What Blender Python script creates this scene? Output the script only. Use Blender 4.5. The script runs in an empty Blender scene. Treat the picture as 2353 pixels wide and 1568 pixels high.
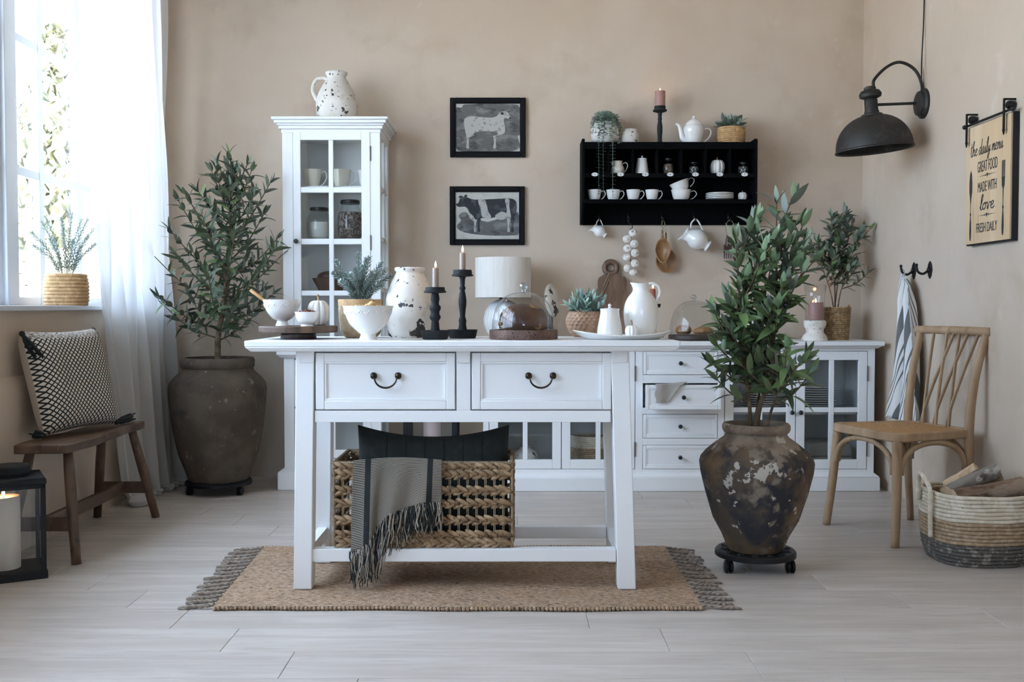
import bpy, math, random
from math import sin, cos, pi, radians, sqrt, hypot, atan2
from mathutils import Vector, Matrix, Euler
random.seed(7)
SC = bpy.context.scene
COL = SC.collection

# ------------------------------------------------------------------ camera, sky, sun, exposure
F, CX, CY, PITCH, CH = 2350.0, 1176.5, 784.0, 0.0336, 0.98
cam = bpy.data.cameras.new('camera'); camo = bpy.data.objects.new('camera', cam); COL.objects.link(camo)
cam.sensor_width = 36.0; cam.lens = 36.0 * F / 2353.0
camo.location = (0, 0, CH); camo.rotation_euler = (pi/2 - PITCH, 0, 0)
cam.clip_start = 0.02; cam.clip_end = 200
SC.camera = camo

wd = bpy.data.worlds.new('sky'); SC.world = wd; wd.use_nodes = True
bg = wd.node_tree.nodes['Background']
bg.inputs['Color'].default_value = (0.60, 0.765, 1.0, 1); bg.inputs['Strength'].default_value = 10.4

sl = bpy.data.lights.new('sun', 'SUN'); sl.energy = 56.0; sl.angle = radians(2); sl.color = (1.0, 0.93, 0.82)
so = bpy.data.objects.new('sun', sl); COL.objects.link(so); so.location = (8, 8, 8)
so.rotation_euler = Vector((-0.48, -0.20, -0.86)).to_track_quat('-Z', 'Y').to_euler()

def portal(loc, look, sx, sz):
    l = bpy.data.lights.new('window_daylight', 'AREA'); l.shape = 'RECTANGLE'; l.size = sx; l.size_y = sz
    l.cycles.is_portal = True
    o = bpy.data.objects.new('window_daylight', l); COL.objects.link(o); o.location = loc
    o.rotation_euler = Vector(look).to_track_quat('-Z', 'Y').to_euler()
portal((-2.32, 5.04, 1.96), (1, 0, 0), 1.05, 1.95)
portal((-2.32, 2.7, 1.96), (1, 0, 0), 3.6, 1.95)
portal((0.0, -7.12, 1.7), (0, 1, 0), 1.7, 2.1)

vs = SC.view_settings
vs.view_transform = 'Standard'; vs.look = 'None'; vs.gamma = 1.0; vs.use_curve_mapping = False
vs.exposure = 0.43
SC.cycles.use_denoising = True
SC.cycles.max_bounces = 8; SC.cycles.diffuse_bounces = 5; SC.cycles.glossy_bounces = 4
SC.cycles.transmission_bounces = 6; SC.cycles.transparent_max_bounces = 24
SC.cycles.caustics_reflective = False; SC.cycles.caustics_refractive = False
SC.cycles.sample_clamp_indirect = 6.0

# ------------------------------------------------------------------ helpers
def W(px, py, d):
    """point of the room seen at pixel px,py at depth d from the camera wall"""
    u = (px - CX) / F; v = (CY - py) / F
    t = d / (cos(PITCH) + v * sin(PITCH))
    return (u * t, d, CH + t * (v * cos(PITCH) - sin(PITCH)))
def WX(px, d, z=None):
    ax = d * cos(PITCH) - ((z if z is not None else CH) - CH) * sin(PITCH)
    return (px - CX) / F * ax
def WZ(py, d):
    return W(CX, py, d)[2]
def LP(d, yb, pts):
    """lathe profile measured in picture units at depth d -> metres (radius, height)"""
    s = d / F
    return [(r * s, (yb - y) * s) for r, y in pts]

class MB:
    def __init__(s):
        s.v = []; s.f = []; s.uv = {}; s.M = None
    def add(s, vs, fs, uvs=None):
        b = len(s.v)
        for i, p in enumerate(vs):
            p = Vector(p)
            if s.M is not None: p = s.M @ p
            s.v.append(p)
            if uvs: s.uv[b + i] = uvs[i]
        s.f += [tuple(b + i for i in f) for f in fs]
        return s
    def box(s, x0, x1, y0, y1, z0, z1):
        if x0 > x1: x0, x1 = x1, x0
        if y0 > y1: y0, y1 = y1, y0
        if z0 > z1: z0, z1 = z1, z0
        return s.add([(x0,y0,z0),(x1,y0,z0),(x1,y1,z0),(x0,y1,z0),(x0,y0,z1),(x1,y0,z1),(x1,y1,z1),(x0,y1,z1)],
              [(0,3,2,1),(4,5,6,7),(0,1,5,4),(1,2,6,5),(2,3,7,6),(3,0,4,7)])
    def hexa(s, lo, hi, z0, z1):
        """lo, hi: (x0,x1,y0,y1) at z0 and z1"""
        a, b, c, d = lo; e, f, g, h = hi
        return s.add([(a,c,z0),(b,c,z0),(b,d,z0),(a,d,z0),(e,g,z1),(f,g,z1),(f,h,z1),(e,h,z1)],
              [(0,3,2,1),(4,5,6,7),(0,1,5,4),(1,2,6,5),(2,3,7,6),(3,0,4,7)])
    def lathe(s, prof, n=32, o=(0,0,0), ax=(1,1), ribs=0, rib=0.0, wob=0.0, sq=None):
        vs = []; fs = []
        for k, (r, z) in enumerate(prof):
            for i in range(n):
                a = 2*pi*i/n; rr = r
                if ribs: rr *= 1 - rib * (1 - abs(sin(ribs*a/2))**0.6)
                if wob: rr *= 1 + wob*sin(3*a + 9*z) + wob*0.6*sin(5*a - 14*z)
                cx_, sy_ = cos(a), sin(a)
                if sq:
                    q = (abs(cx_)**sq + abs(sy_)**sq) ** (-1/sq); cx_ *= q; sy_ *= q
                vs.append((o[0] + rr*cx_*ax[0], o[1] + rr*sy_*ax[1], o[2] + z))
        for k in range(len(prof)-1):
            for i in range(n):
                j = (i+1) % n
                fs.append((k*n+i, k*n+j, (k+1)*n+j, (k+1)*n+i))
        if prof[0][0] > 1e-6: fs.append(tuple(range(n-1, -1, -1)))
        if prof[-1][0] > 1e-6: fs.append(tuple((len(prof)-1)*n + i for i in range(n)))
        return s.add(vs, fs)
    def tube(s, pts, r, n=8, cap=True, flat=1.0):
        pts = [Vector(p) for p in pts]
        if not isinstance(r, (list, tuple)): r = [r]*len(pts)
        vs = []; fs = []; up = None
        for k, p in enumerate(pts):
            t = (pts[min(k+1, len(pts)-1)] - pts[max(k-1, 0)])
            t = t.normalized() if t.length > 1e-9 else Vector((0,0,1))
            if up is None:
                up = Vector((0,0,1)) if abs(t.z) < 0.9 else Vector((1,0,0))
            a = t.cross(up)
            a = a.normalized() if a.length > 1e-6 else t.orthogonal().normalized()
            b = a.cross(t).normalized(); up = b
            for i in range(n):
                g = 2*pi*i/n
                vs.append(p + a*(cos(g)*r[k]) + b*(sin(g)*r[k]*flat))
        m = len(pts)
        for k in range(m-1):
            for i in range(n):
                j = (i+1) % n
                fs.append((k*n+i, (k+1)*n+i, (k+1)*n+j, k*n+j))
        if cap:
            fs.append(tuple(range(n))); fs.append(tuple((m-1)*n + i for i in range(n-1, -1, -1)))
        return s.add(vs, fs)
    def ring(s, c, R, r, n=24, m=8, ax='z', arc=(0, 2*pi), flat=1.0):
        P = []
        full = abs(arc[1]-arc[0]-2*pi) < 1e-6
        k = n if full else n+1
        for i in range(n+1):
            a = arc[0] + (arc[1]-arc[0])*i/n
            x, y = R*cos(a), R*sin(a)*flat
            P.append(Vector(c) + {'z': Vector((x,y,0)), 'y': Vector((x,0,y)), 'x': Vector((0,x,y))}[ax])
        return s.tube(P, r, m, cap=not full)
    def ball(s, c, r, n=14, m=9):
        if not isinstance(r, (list, tuple)): r = (r, r, r)
        vs = [(c[0], c[1], c[2]-r[2])]; fs = []
        for k in range(1, m):
            a = -pi/2 + pi*k/m
            for i in range(n):
                g = 2*pi*i/n
                vs.append((c[0]+r[0]*cos(a)*cos(g), c[1]+r[1]*cos(a)*sin(g), c[2]+r[2]*sin(a)))
        vs.append((c[0], c[1], c[2]+r[2])); L = len(vs)-1
        for i in range(n):
            j = (i+1) % n
            fs.append((0, 1+j, 1+i)); fs.append((L, 1+(m-2)*n+i, 1+(m-2)*n+j))
            for k in range(m-2):
                fs.append((1+k*n+i, 1+k*n+j, 1+(k+1)*n+j, 1+(k+1)*n+i))
        return s.add(vs, fs)
    def grid(s, fn, nu, nv, wrap=False):
        vs = []; uv = []; fs = []
        for j in range(nv+1):
            for i in range(nu+1):
                u, v = i/nu, j/nv
                vs.append(fn(u, v)); uv.append((u, v))
        for j in range(nv):
            for i in range(nu):
                a = j*(nu+1)+i
                fs.append((a, a+1, a+nu+2, a+nu+1))
        return s.add(vs, fs, uv)
    def prism(s, out, y0, y1, plane='xz'):
        """outline extruded: plane xz -> along y ; xy -> along z ; yz -> along x"""
        n = len(out)
        f = {'xz': lambda p, t: (p[0], t, p[1]), 'xy': lambda p, t: (p[0], p[1], t), 'yz': lambda p, t: (t, p[0], p[1])}[plane]
        vs = [f(p, y0) for p in out] + [f(p, y1) for p in out]
        fs = [tuple(range(n)), tuple(range(2*n-1, n-1, -1))]
        for i in range(n):
            j = (i+1) % n
            fs.append((i, n+i, n+j, j))
        return s.add(vs, fs)
    def mesh(s, name, smooth=35):
        me = bpy.data.meshes.new(name)
        me.from_pydata([tuple(p) for p in s.v], [], s.f)
        if s.uv:
            L = me.uv_layers.new(name='UVMap')
            for l in me.loops:
                L.data[l.index].uv = s.uv.get(l.vertex_index, (0, 0))
        me.update()
        import bmesh
        bm = bmesh.new(); bm.from_mesh(me)
        bmesh.ops.recalc_face_normals(bm, faces=bm.faces); bm.to_mesh(me); bm.free()
        if smooth:
            me.polygons.foreach_set('use_smooth', [True]*len(me.polygons))
            if smooth < 180: me.set_sharp_from_angle(angle=radians(smooth))
        return me

def catmull(P, n=6, closed=False):
    P = [Vector(p) for p in P]; out = []
    m = len(P)
    for i in range(m if closed else m-1):
        if closed: a, b, c, d = P[(i-1) % m], P[i], P[(i+1) % m], P[(i+2) % m]
        else: a, b, c, d = P[max(i-1, 0)], P[i], P[i+1], P[min(i+2, m-1)]
        for k in range(n):
            t = k/n
            out.append(0.5*((2*b) + (c-a)*t + (2*a-5*b+4*c-d)*t*t + (3*b-a-3*c+d)*t*t*t))
    if not closed: out.append(P[-1])
    return out
def lerp(a, b, t): return a + (b-a)*t
def terp(tab, x):
    """piecewise linear table"""
    if x <= tab[0][0]: return tab[0][1]
    for (a, b), (c, d) in zip(tab, tab[1:]):
        if x <= c: return b + (d-b)*(x-a)/(c-a)
    return tab[-1][1]

WT = {}
def tag(o, label=None, cat=None, group=None, kind=None):
    if label: o['label'] = label
    if cat: o['category'] = cat
    if group: o['group'] = group
    if kind: o['kind'] = kind
    return o
def T(name, label, cat, loc=(0,0,0), rz=0.0, group=None, rot=None):
    o = bpy.data.objects.new(name, None); COL.objects.link(o)
    o.empty_display_size = 0.05
    o.location = loc; o.rotation_euler = rot if rot else (0, 0, rz)
    tag(o, label, cat, group); WT[o] = Vector(loc)
    return o
def part(name, mb, mat, parent, w=False, bevel=0, smooth=35, label=None, kind=None):
    me = mb if isinstance(mb, bpy.types.Mesh) else mb.mesh(name, smooth)
    o = bpy.data.objects.new(name, me); COL.objects.link(o)
    if mat and not me.materials: me.materials.append(mat)
    o.parent = parent
    if w:
        o.location = -WT.get(parent, Vector((0,0,0))); WT[o] = Vector((0,0,0))
    if bevel:
        b = o.modifiers.new('edge', 'BEVEL'); b.width = bevel; b.segments = 2; b.limit_method = 'ANGLE'; b.angle_limit = radians(40)
    if label: o['label'] = label
    if kind: o['kind'] = kind
    return o
def solo(name, label, cat, mb, mat, loc=(0,0,0), rz=0.0, group=None, bevel=0, smooth=35, kind=None, rot=None):
    o = part(name, mb, mat, None, bevel=bevel, smooth=smooth, kind=kind)
    o.location = loc; o.rotation_euler = rot if rot else (0, 0, rz)
    return tag(o, label, cat, group)
def inst(name, me, parent, mx):
    o = bpy.data.objects.new(name, me); COL.objects.link(o); o.parent = parent; o.matrix_local = mx
    return o

# ------------------------------------------------------------------ materials
def srgb(r, g, b):
    f = lambda c: ((c/255)/12.92 if c/255 <= 0.04045 else (((c/255)+0.055)/1.055)**2.4)
    return (f(r), f(g), f(b))
class NT:
    def __init__(s, name):
        s.m = bpy.data.materials.new(name); s.m.use_nodes = True
        s.t = s.m.node_tree; s.n = s.t.nodes; s.b = s.n['Principled BSDF']; s.out = s.n['Material Output']
    def node(s, ty, **kw):
        x = s.n.new(ty)
        for k, v in kw.items(): setattr(x, k, v)
        return x
    def link(s, a, b): s.t.links.new(a, b)
    def coords(s, kind='Object', scale=(1,1,1), rot=(0,0,0)):
        tc = s.node('ShaderNodeTexCoord'); mp = s.node('ShaderNodeMapping')
        mp.inputs['Scale'].default_value = scale; mp.inputs['Rotation'].default_value = rot
        s.link(tc.outputs[kind], mp.inputs['Vector']); return mp.outputs['Vector']
    def noise(s, vec, scale, detail=4, rough=0.55, dist=0.0):
        x = s.node('ShaderNodeTexNoise'); x.inputs['Scale'].default_value = scale; x.inputs['Detail'].default_value = detail
        x.inputs['Roughness'].default_value = rough; x.inputs['Distortion'].default_value = dist
        s.link(vec, x.inputs['Vector']); return x.outputs['Fac']
    def step(s, fac, lo, hi):
        x = s.node('ShaderNodeMapRange'); x.interpolation_type = 'SMOOTHSTEP' if hi > lo else 'LINEAR'
        x.inputs['From Min'].default_value = lo; x.inputs['From Max'].default_value = hi
        s.link(fac, x.inputs['Value']); return x.outputs['Result']
    def mix(s, fac, a, b):
        x = s.node('ShaderNodeMix'); x.data_type = 'RGBA'
        for sock, v in ((x.inputs[0], fac), (x.inputs[6], a), (x.inputs[7], b)):
            if hasattr(v, 'default_value') or hasattr(v, 'links'): s.link(v, sock)
            elif isinstance(v, (tuple, list)): sock.default_value = (*v[:3], 1)
            else: sock.default_value = v
        return x.outputs[2]
    def math(s, op, a, b=None, c=None):
        x = s.node('ShaderNodeMath'); x.operation = op
        for i, v in enumerate((a, b, c)):
            if v is None: continue
            if hasattr(v, 'links'): s.link(v, x.inputs[i])
            else: x.inputs[i].default_value = v
        return x.outputs[0]
    def bump(s, h, strength, dist=0.01):
        x = s.node('ShaderNodeBump'); x.inputs['Strength'].default_value = strength; x.inputs['Distance'].default_value = dist
        s.link(h, x.inputs['Height']); s.link(x.outputs['Normal'], s.b.inputs['Normal'])
    def set(s, **kw):
        for k, v in kw.items():
            i = s.b.inputs[k]
            if hasattr(v, 'links'): s.link(v, i)
            elif isinstance(v, (tuple, list)): i.default_value = (*v[:3], 1)
            else: i.default_value = v

def mat(name, col, rough=0.5, metal=0.0, layers=(), bump=None, coat=0.0, spec=None, kind='Object', stretch=(1,1,1), sss=0.0, rnd=0.0, sheen=0.0):
    """layers: (colour, scale, lo, hi, detail) noise patches laid over the base colour"""
    n = NT(name); vec = n.coords(kind, stretch)
    c = None
    if layers or rnd:
        x = n.node('ShaderNodeRGB'); x.outputs[0].default_value = (*col, 1); c = x.outputs[0]
        for i, L in enumerate(layers):
            lc, sc, lo, hi = L[:4]; det = L[4] if len(L) > 4 else 4
            v2 = vec
            if i:
                mp = n.node('ShaderNodeMapping'); mp.inputs['Location'].default_value = (3.1*i, 1.7*i, 5.3*i); n.link(vec, mp.inputs['Vector']); v2 = mp.outputs['Vector']
            c = n.mix(n.step(n.noise(v2, sc, det), lo, hi), c, lc)
        if rnd:
            oi = n.node('ShaderNodeObjectInfo'); h = n.node('ShaderNodeHueSaturation')
            n.link(n.math('MULTIPLY_ADD', oi.outputs['Random'], 2*rnd, 1-rnd), h.inputs['Value']); n.link(c, h.inputs['Color']); c = h.outputs['Color']
        n.set(**{'Base Color': c})
    else: n.set(**{'Base Color': col})
    n.set(Roughness=rough, Metallic=metal)
    if spec is not None: n.b.inputs['Specular IOR Level'].default_value = spec
    if coat: n.b.inputs['Coat Weight'].default_value = coat; n.b.inputs['Coat Roughness'].default_value = 0.08
    if sheen: n.b.inputs['Sheen Weight'].default_value = sheen
    if sss:
        n.b.inputs['Subsurface Weight'].default_value = sss; n.b.inputs['Subsurface Radius'].default_value = (0.02, 0.01, 0.006); n.b.inputs['Subsurface Scale'].default_value = 0.6
    if bump: n.bump(n.noise(vec, bump[0], bump[2] if len(bump) > 2 else 3), bump[1], bump[3] if len(bump) > 3 else 0.01)
    return n.m

m_plaster = mat('plaster', (0.545, 0.445, 0.350), 0.9, layers=[((0.60,0.505,0.41), 1.3, 0.40, 0.68, 5), ((0.48,0.38,0.29), 2.6, 0.52, 0.75, 6), ((0.62,0.53,0.445), 7.0, 0.60, 0.80, 6)], bump=(9.0, 0.10, 8, 0.02), spec=0.25)
m_white = mat('white_paint', (0.86, 0.862, 0.865), 0.42, bump=(60, 0.02, 2, 0.004))
m_white_in = mat('white_paint_interior', (0.88, 0.89, 0.88), 0.6)
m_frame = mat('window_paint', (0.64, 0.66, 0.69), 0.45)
m_iron = mat('black_iron', (0.016, 0.017, 0.019), 0.62, layers=[((0.024,0.024,0.026), 35, 0.5, 0.75)], bump=(90, 0.08, 3, 0.003), spec=0.22)
m_lampiron = mat('aged_iron', (0.022, 0.021, 0.02), 0.55, metal=0.3, layers=[((0.055,0.05,0.045), 14, 0.52, 0.72, 6), ((0.10,0.085,0.065), 40, 0.66, 0.74, 5)], bump=(40, 0.1, 4, 0.003))
m_bronze = mat('aged_bronze', (0.045, 0.032, 0.022), 0.38, metal=0.85, layers=[((0.11,0.075,0.045), 120, 0.5, 0.7)])
m_knob = mat('black_knob', (0.012, 0.012, 0.013), 0.35)
m_hinge = mat('hinge_metal', (0.16, 0.13, 0.11), 0.45, metal=0.7)
m_blackwood = mat('black_shelf_paint', (0.003, 0.003, 0.0033), 0.8, layers=[((0.007,0.0065,0.0065), 18, 0.62, 0.8)], spec=0.06)
m_frameblk = mat('black_picture_frame', (0.004, 0.004, 0.0045), 0.6, spec=0.15)
m_ceramic = mat('glazed_ceramic', (0.82, 0.80, 0.765), 0.16, coat=0.5)
m_cream = mat('cream_ceramic', (0.75, 0.70, 0.60), 0.25, coat=0.3)
m_pump = mat('pumpkin_white', (0.78, 0.75, 0.71), 0.5)
m_stem = mat('pumpkin_stem', (0.33, 0.19, 0.07), 0.55, layers=[((0.45,0.29,0.12), 60, 0.45, 0.6)])
m_dist = mat('distressed_glaze', (0.71, 0.665, 0.60), 0.7, layers=[((0.78,0.745,0.69), 9, 0.42, 0.6), ((0.60,0.53,0.45), 16, 0.55, 0.72, 6), ((0.05,0.045,0.042), 15, 0.605, 0.615, 5), ((0.10,0.085,0.075), 48, 0.66, 0.67, 4)], bump=(25, 0.25, 5, 0.006))
m_dist_fine = mat('distressed_glaze_fine', (0.74, 0.70, 0.64), 0.7, layers=[((0.62,0.56,0.48), 22, 0.5, 0.7, 6), ((0.05,0.045,0.042), 42, 0.64, 0.65, 4)], bump=(50, 0.25, 4, 0.004))
m_urnL = mat('brown_urn_clay', (0.080, 0.060, 0.044), 0.88, layers=[((0.115,0.090,0.068), 5, 0.42, 0.65, 6), ((0.06,0.048,0.038), 7, 0.5, 0.7, 7), ((0.21,0.175,0.14), 16, 0.62, 0.74, 7), ((0.38,0.35,0.31), 55, 0.70, 0.735, 4)], bump=(22, 0.5, 7, 0.012), spec=0.2)
m_urnR = mat('weathered_urn_clay', (0.092, 0.072, 0.056), 0.85, layers=[((0.165,0.115,0.072), 4.5, 0.46, 0.62, 6), ((0.045,0.043,0.048), 5.5, 0.45, 0.60, 7), ((0.22,0.185,0.145), 11, 0.58, 0.68, 7), ((0.42,0.39,0.345), 9, 0.625, 0.645, 8), ((0.50,0.47,0.42), 45, 0.70, 0.725, 4)], bump=(20, 0.5, 7, 0.012), spec=0.25)
m_neck = mat('bare_clay_neck', (0.27, 0.215, 0.165), 0.9, layers=[((0.17,0.125,0.09), 12, 0.5, 0.68, 6), ((0.36,0.31,0.26), 18, 0.58, 0.75, 5)], bump=(30, 0.4, 6, 0.008))
m_oak = mat('weathered_oak', (0.36, 0.235, 0.135), 0.62, layers=[((0.45,0.32,0.20), 14, 0.4, 0.65, 5), ((0.25,0.155,0.085), 26, 0.55, 0.75, 5)], stretch=(1,1,0.25), bump=(60, 0.12, 4, 0.003))
m_darkwood = mat('dark_bench_wood', (0.085, 0.047, 0.025), 0.55, layers=[((0.14,0.085,0.05), 14, 0.45, 0.68, 6), ((0.035,0.02,0.012), 22, 0.52, 0.72, 6)], stretch=(1.5,0.4,0.6), bump=(40, 0.25, 5, 0.004))
m_walnut = mat('walnut', (0.085, 0.045, 0.026), 0.5, layers=[((0.14,0.08,0.048), 20, 0.45, 0.65, 5), ((0.05,0.027,0.016), 34, 0.52, 0.7, 5)], stretch=(1,1,0.15), bump=(60, 0.1, 4, 0.002))
m_board = mat('cutting_board_wood', (0.135, 0.075, 0.045), 0.55, layers=[((0.20,0.12,0.075), 26, 0.45, 0.65, 5), ((0.07,0.038,0.022), 44, 0.52, 0.7, 5)], stretch=(1,1,0.12), bump=(60, 0.1, 4, 0.002))
m_carved = mat('carved_wood', (0.36, 0.215, 0.135), 0.6, layers=[((0.44,0.28,0.185), 20, 0.45, 0.65, 5)], stretch=(1,1,0.4))
m_scoop = mat('scoop_wood', (0.185, 0.092, 0.036), 0.42, layers=[((0.29,0.155,0.065), 26, 0.42, 0.62, 5), ((0.16,0.08,0.03), 40, 0.55, 0.72, 4)], stretch=(1,1,0.2))
m_redwood = mat('dark_red_wood', (0.045, 0.018, 0.012), 0.35)
m_spoon = mat('spoon_wood', (0.48, 0.26, 0.10), 0.5)
m_signwood = mat('sign_wood', (0.56, 0.40, 0.24), 0.7, layers=[((0.64,0.48,0.31), 9, 0.42, 0.62, 5), ((0.45,0.29,0.165), 20, 0.56, 0.74, 6)], stretch=(1,1,0.12))
m_signink = mat('sign_ink', (0.028, 0.027, 0.026), 0.8)
m_hyac = mat('water_hyacinth', (0.25, 0.155, 0.08), 0.65, layers=[((0.40,0.275,0.16), 26, 0.47, 0.62, 4), ((0.13,0.075,0.038), 40, 0.53, 0.68, 4)], bump=(120, 0.35, 3, 0.003))
m_rope = mat('grass_rope', (0.33, 0.25, 0.16), 0.8, layers=[((0.20,0.145,0.09), 60, 0.5, 0.65)])
m_jutepot = mat('jute_rope', (0.44, 0.27, 0.125), 0.85, layers=[((0.55,0.36,0.185), 45, 0.45, 0.65, 4), ((0.28,0.16,0.07), 60, 0.56, 0.72, 4)], bump=(160, 0.5, 3, 0.003))
m_burlap = mat('burlap_pot', (0.38, 0.275, 0.16), 0.85, layers=[((0.48,0.37,0.23), 40, 0.45, 0.65, 4), ((0.22,0.15,0.085), 50, 0.55, 0.7, 5)], bump=(70, 0.8, 4, 0.006))
m_wickerb = mat('brown_wicker', (0.30, 0.185, 0.085), 0.7, layers=[((0.46,0.31,0.16), 70, 0.46, 0.6, 3), ((0.13,0.075,0.035), 80, 0.56, 0.68, 3)], bump=(150, 0.5, 3, 0.003))
m_coilw = mat('cream_coil', (0.60, 0.52, 0.40), 0.8, layers=[((0.70,0.63,0.52), 40, 0.45, 0.6), ((0.40,0.31,0.21), 70, 0.62, 0.72)], bump=(150, 0.4, 3, 0.003))
m_coilt = mat('tan_coil', (0.33, 0.23, 0.14), 0.8, layers=[((0.44,0.33,0.22), 50, 0.45, 0.62), ((0.22,0.14,0.08), 80, 0.6, 0.72)], bump=(150, 0.4, 3, 0.003))
m_coilg = mat('grey_coil', (0.105, 0.09, 0.078), 0.8, layers=[((0.28,0.25,0.215), 50, 0.52, 0.62), ((0.045,0.04,0.036), 80, 0.58, 0.72)], bump=(150, 0.4, 3, 0.003))
m_bark = mat('bark', (0.13, 0.085, 0.05), 0.9, layers=[((0.21,0.155,0.095), 22, 0.45, 0.65, 6), ((0.06,0.04,0.025), 40, 0.5, 0.7, 5)], bump=(60, 0.8, 5, 0.006))
m_logbark = mat('log_bark', (0.20, 0.125, 0.08), 0.92, layers=[((0.30,0.22,0.16), 18, 0.45, 0.6, 6), ((0.09,0.055,0.035), 26, 0.52, 0.66, 6)], stretch=(0.4,1,1), bump=(40, 1.0, 6, 0.012))
m_loggrey = mat('grey_birch_bark', (0.27, 0.245, 0.215), 0.92, layers=[((0.50,0.48,0.44), 24, 0.55, 0.62, 5), ((0.12,0.095,0.075), 30, 0.52, 0.64, 6)], stretch=(0.5,1,1), bump=(40, 0.9, 6, 0.01))
m_logend = mat('split_wood', (0.62, 0.46, 0.30), 0.85, layers=[((0.50,0.33,0.20), 30, 0.5, 0.65, 5)])
m_linen = mat('linen_cloth', (0.37, 0.335, 0.30), 0.95, bump=(300, 0.3, 2, 0.002), sheen=0.2)
m_towel_f = mat('folded_towel', (0.30, 0.28, 0.25), 0.95, bump=(200, 0.4, 2, 0.003))
m_shade = mat('lamp_shade_linen', (0.76, 0.72, 0.66), 0.9, layers=[((0.72,0.67,0.60), 60, 0.45, 0.6)], stretch=(1,1,0.1), bump=(250, 0.15, 2, 0.002))
m_lampbase = mat('ribbed_glass_base', (0.74, 0.74, 0.72), 0.12, coat=0.6)
m_waxt = mat('taupe_wax', (0.30, 0.235, 0.19), 0.45, sss=0.25)
m_waxp = mat('rose_wax', (0.36, 0.20, 0.175), 0.45, sss=0.3)
m_waxi = mat('ivory_wax', (0.74, 0.65, 0.56), 0.45, sss=0.35)
m_waxpk = mat('pale_pink_wax', (0.70, 0.53, 0.50), 0.45, sss=0.35)
m_waxr = mat('red_wax', (0.33, 0.09, 0.05), 0.45, sss=0.3)
m_wick = mat('wick', (0.01, 0.008, 0.007), 0.9)
m_bread = mat('dark_crust', (0.045, 0.014, 0.006), 0.42, layers=[((0.085,0.028,0.011), 16, 0.45, 0.62, 5), ((0.42,0.22,0.07), 20, 0.60, 0.66, 6)], bump=(40, 0.6, 5, 0.006), coat=0.2)
m_roll = mat('light_crust', (0.30, 0.145, 0.055), 0.55, layers=[((0.50,0.33,0.18), 26, 0.52, 0.64, 5), ((0.16,0.065,0.022), 30, 0.55, 0.68, 5)], bump=(60, 0.5, 4, 0.004))
m_peanut = mat('peanut_shell', (0.56, 0.36, 0.16), 0.7, layers=[((0.66,0.47,0.25), 80, 0.45, 0.6)], bump=(200, 0.6, 3, 0.003), rnd=0.12)
m_berry = mat('brown_berry', (0.12, 0.03, 0.018), 0.35, rnd=0.3)
m_garlic = mat('garlic', (0.76, 0.70, 0.63), 0.6, layers=[((0.62,0.53,0.46), 60, 0.52, 0.68, 5)], bump=(90, 0.3, 4, 0.003))
m_perf = mat('rusty_metal', (0.115, 0.062, 0.046), 0.6, metal=0.25, layers=[((0.16,0.095,0.075), 30, 0.45, 0.62, 5), ((0.02,0.014,0.012), 190, 0.60, 0.63, 2)], bump=(190, 0.6, 2, 0.002))
m_darkplate = mat('dark_brown_plate', (0.05, 0.034, 0.028), 0.55)
m_lid = mat('black_lid', (0.012, 0.012, 0.012), 0.4)
m_spice = mat('brown_spice', (0.12, 0.075, 0.05), 0.8, layers=[((0.25,0.18,0.13), 80, 0.5, 0.6)])
m_nuts = mat('mixed_nuts', (0.13, 0.09, 0.075), 0.8, layers=[((0.34,0.27,0.225), 60, 0.5, 0.56, 2), ((0.035,0.025,0.022), 80, 0.52, 0.58, 2)], bump=(80, 0.8, 2, 0.005))
m_beans = mat('grey_salt_pepper', (0.05, 0.048, 0.046), 0.8, layers=[((0.5,0.48,0.45), 110, 0.54, 0.57, 2)])
m_flour = mat('white_sugar', (0.66, 0.63, 0.58), 0.9)
m_paper = mat('aged_print_paper', (0.50, 0.49, 0.445), 0.9, layers=[((0.44,0.43,0.39), 20, 0.45, 0.65)])
m_inkmid = mat('print_grey', (0.115, 0.115, 0.112), 0.9, layers=[((0.20,0.20,0.195), 22, 0.45, 0.62, 6), ((0.065,0.065,0.065), 30, 0.52, 0.68, 6)], stretch=(0.5,1,1))
m_inkdark = mat('print_dark', (0.028, 0.03, 0.034), 0.9, layers=[((0.085,0.09,0.10), 26, 0.48, 0.66, 5)])
m_inklite = mat('print_pale', (0.40, 0.39, 0.365), 0.9, layers=[((0.24,0.235,0.22), 46, 0.52, 0.62, 5)])
m_inkwool = mat('print_wool', (0.43, 0.42, 0.395), 0.9, layers=[((0.20,0.195,0.185), 60, 0.54, 0.66, 5), ((0.13,0.13,0.125), 10, 0.62, 0.78, 4)])
m_soil = mat('dark_soil', (0.02, 0.016, 0.013), 0.95)
m_tassel = mat('rug_tassel', (0.25, 0.195, 0.155), 0.9, layers=[((0.33,0.27,0.22), 60, 0.45, 0.62)], bump=(160, 0.5, 3, 0.003))
m_velvet = mat('dark_green_velvet', (0.015, 0.018, 0.016), 0.9, layers=[((0.022,0.025,0.023), 30, 0.45, 0.65)], sheen=0.06)
m_seam = mat('velvet_seam', (0.008, 0.009, 0.009), 0.9)
m_fringe_d = mat('dark_fringe', (0.018, 0.020, 0.020), 0.9)
m_fringe_l = mat('cream_fringe', (0.38, 0.33, 0.27), 0.9)
m_pillowback = mat('cream_canvas', (0.52, 0.45, 0.37), 0.95, bump=(250, 0.2, 2, 0.002))
m_tasselg = mat('dark_green_tassel', (0.015, 0.019, 0.017), 0.9)
m_outleaf = mat('sunlit_outdoor_leaves', (0.30, 0.295, 0.17), 0.8, layers=[((0.44,0.42,0.27), 2.2, 0.42, 0.6), ((0.20,0.21,0.16), 3.5, 0.52, 0.68)])
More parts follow.
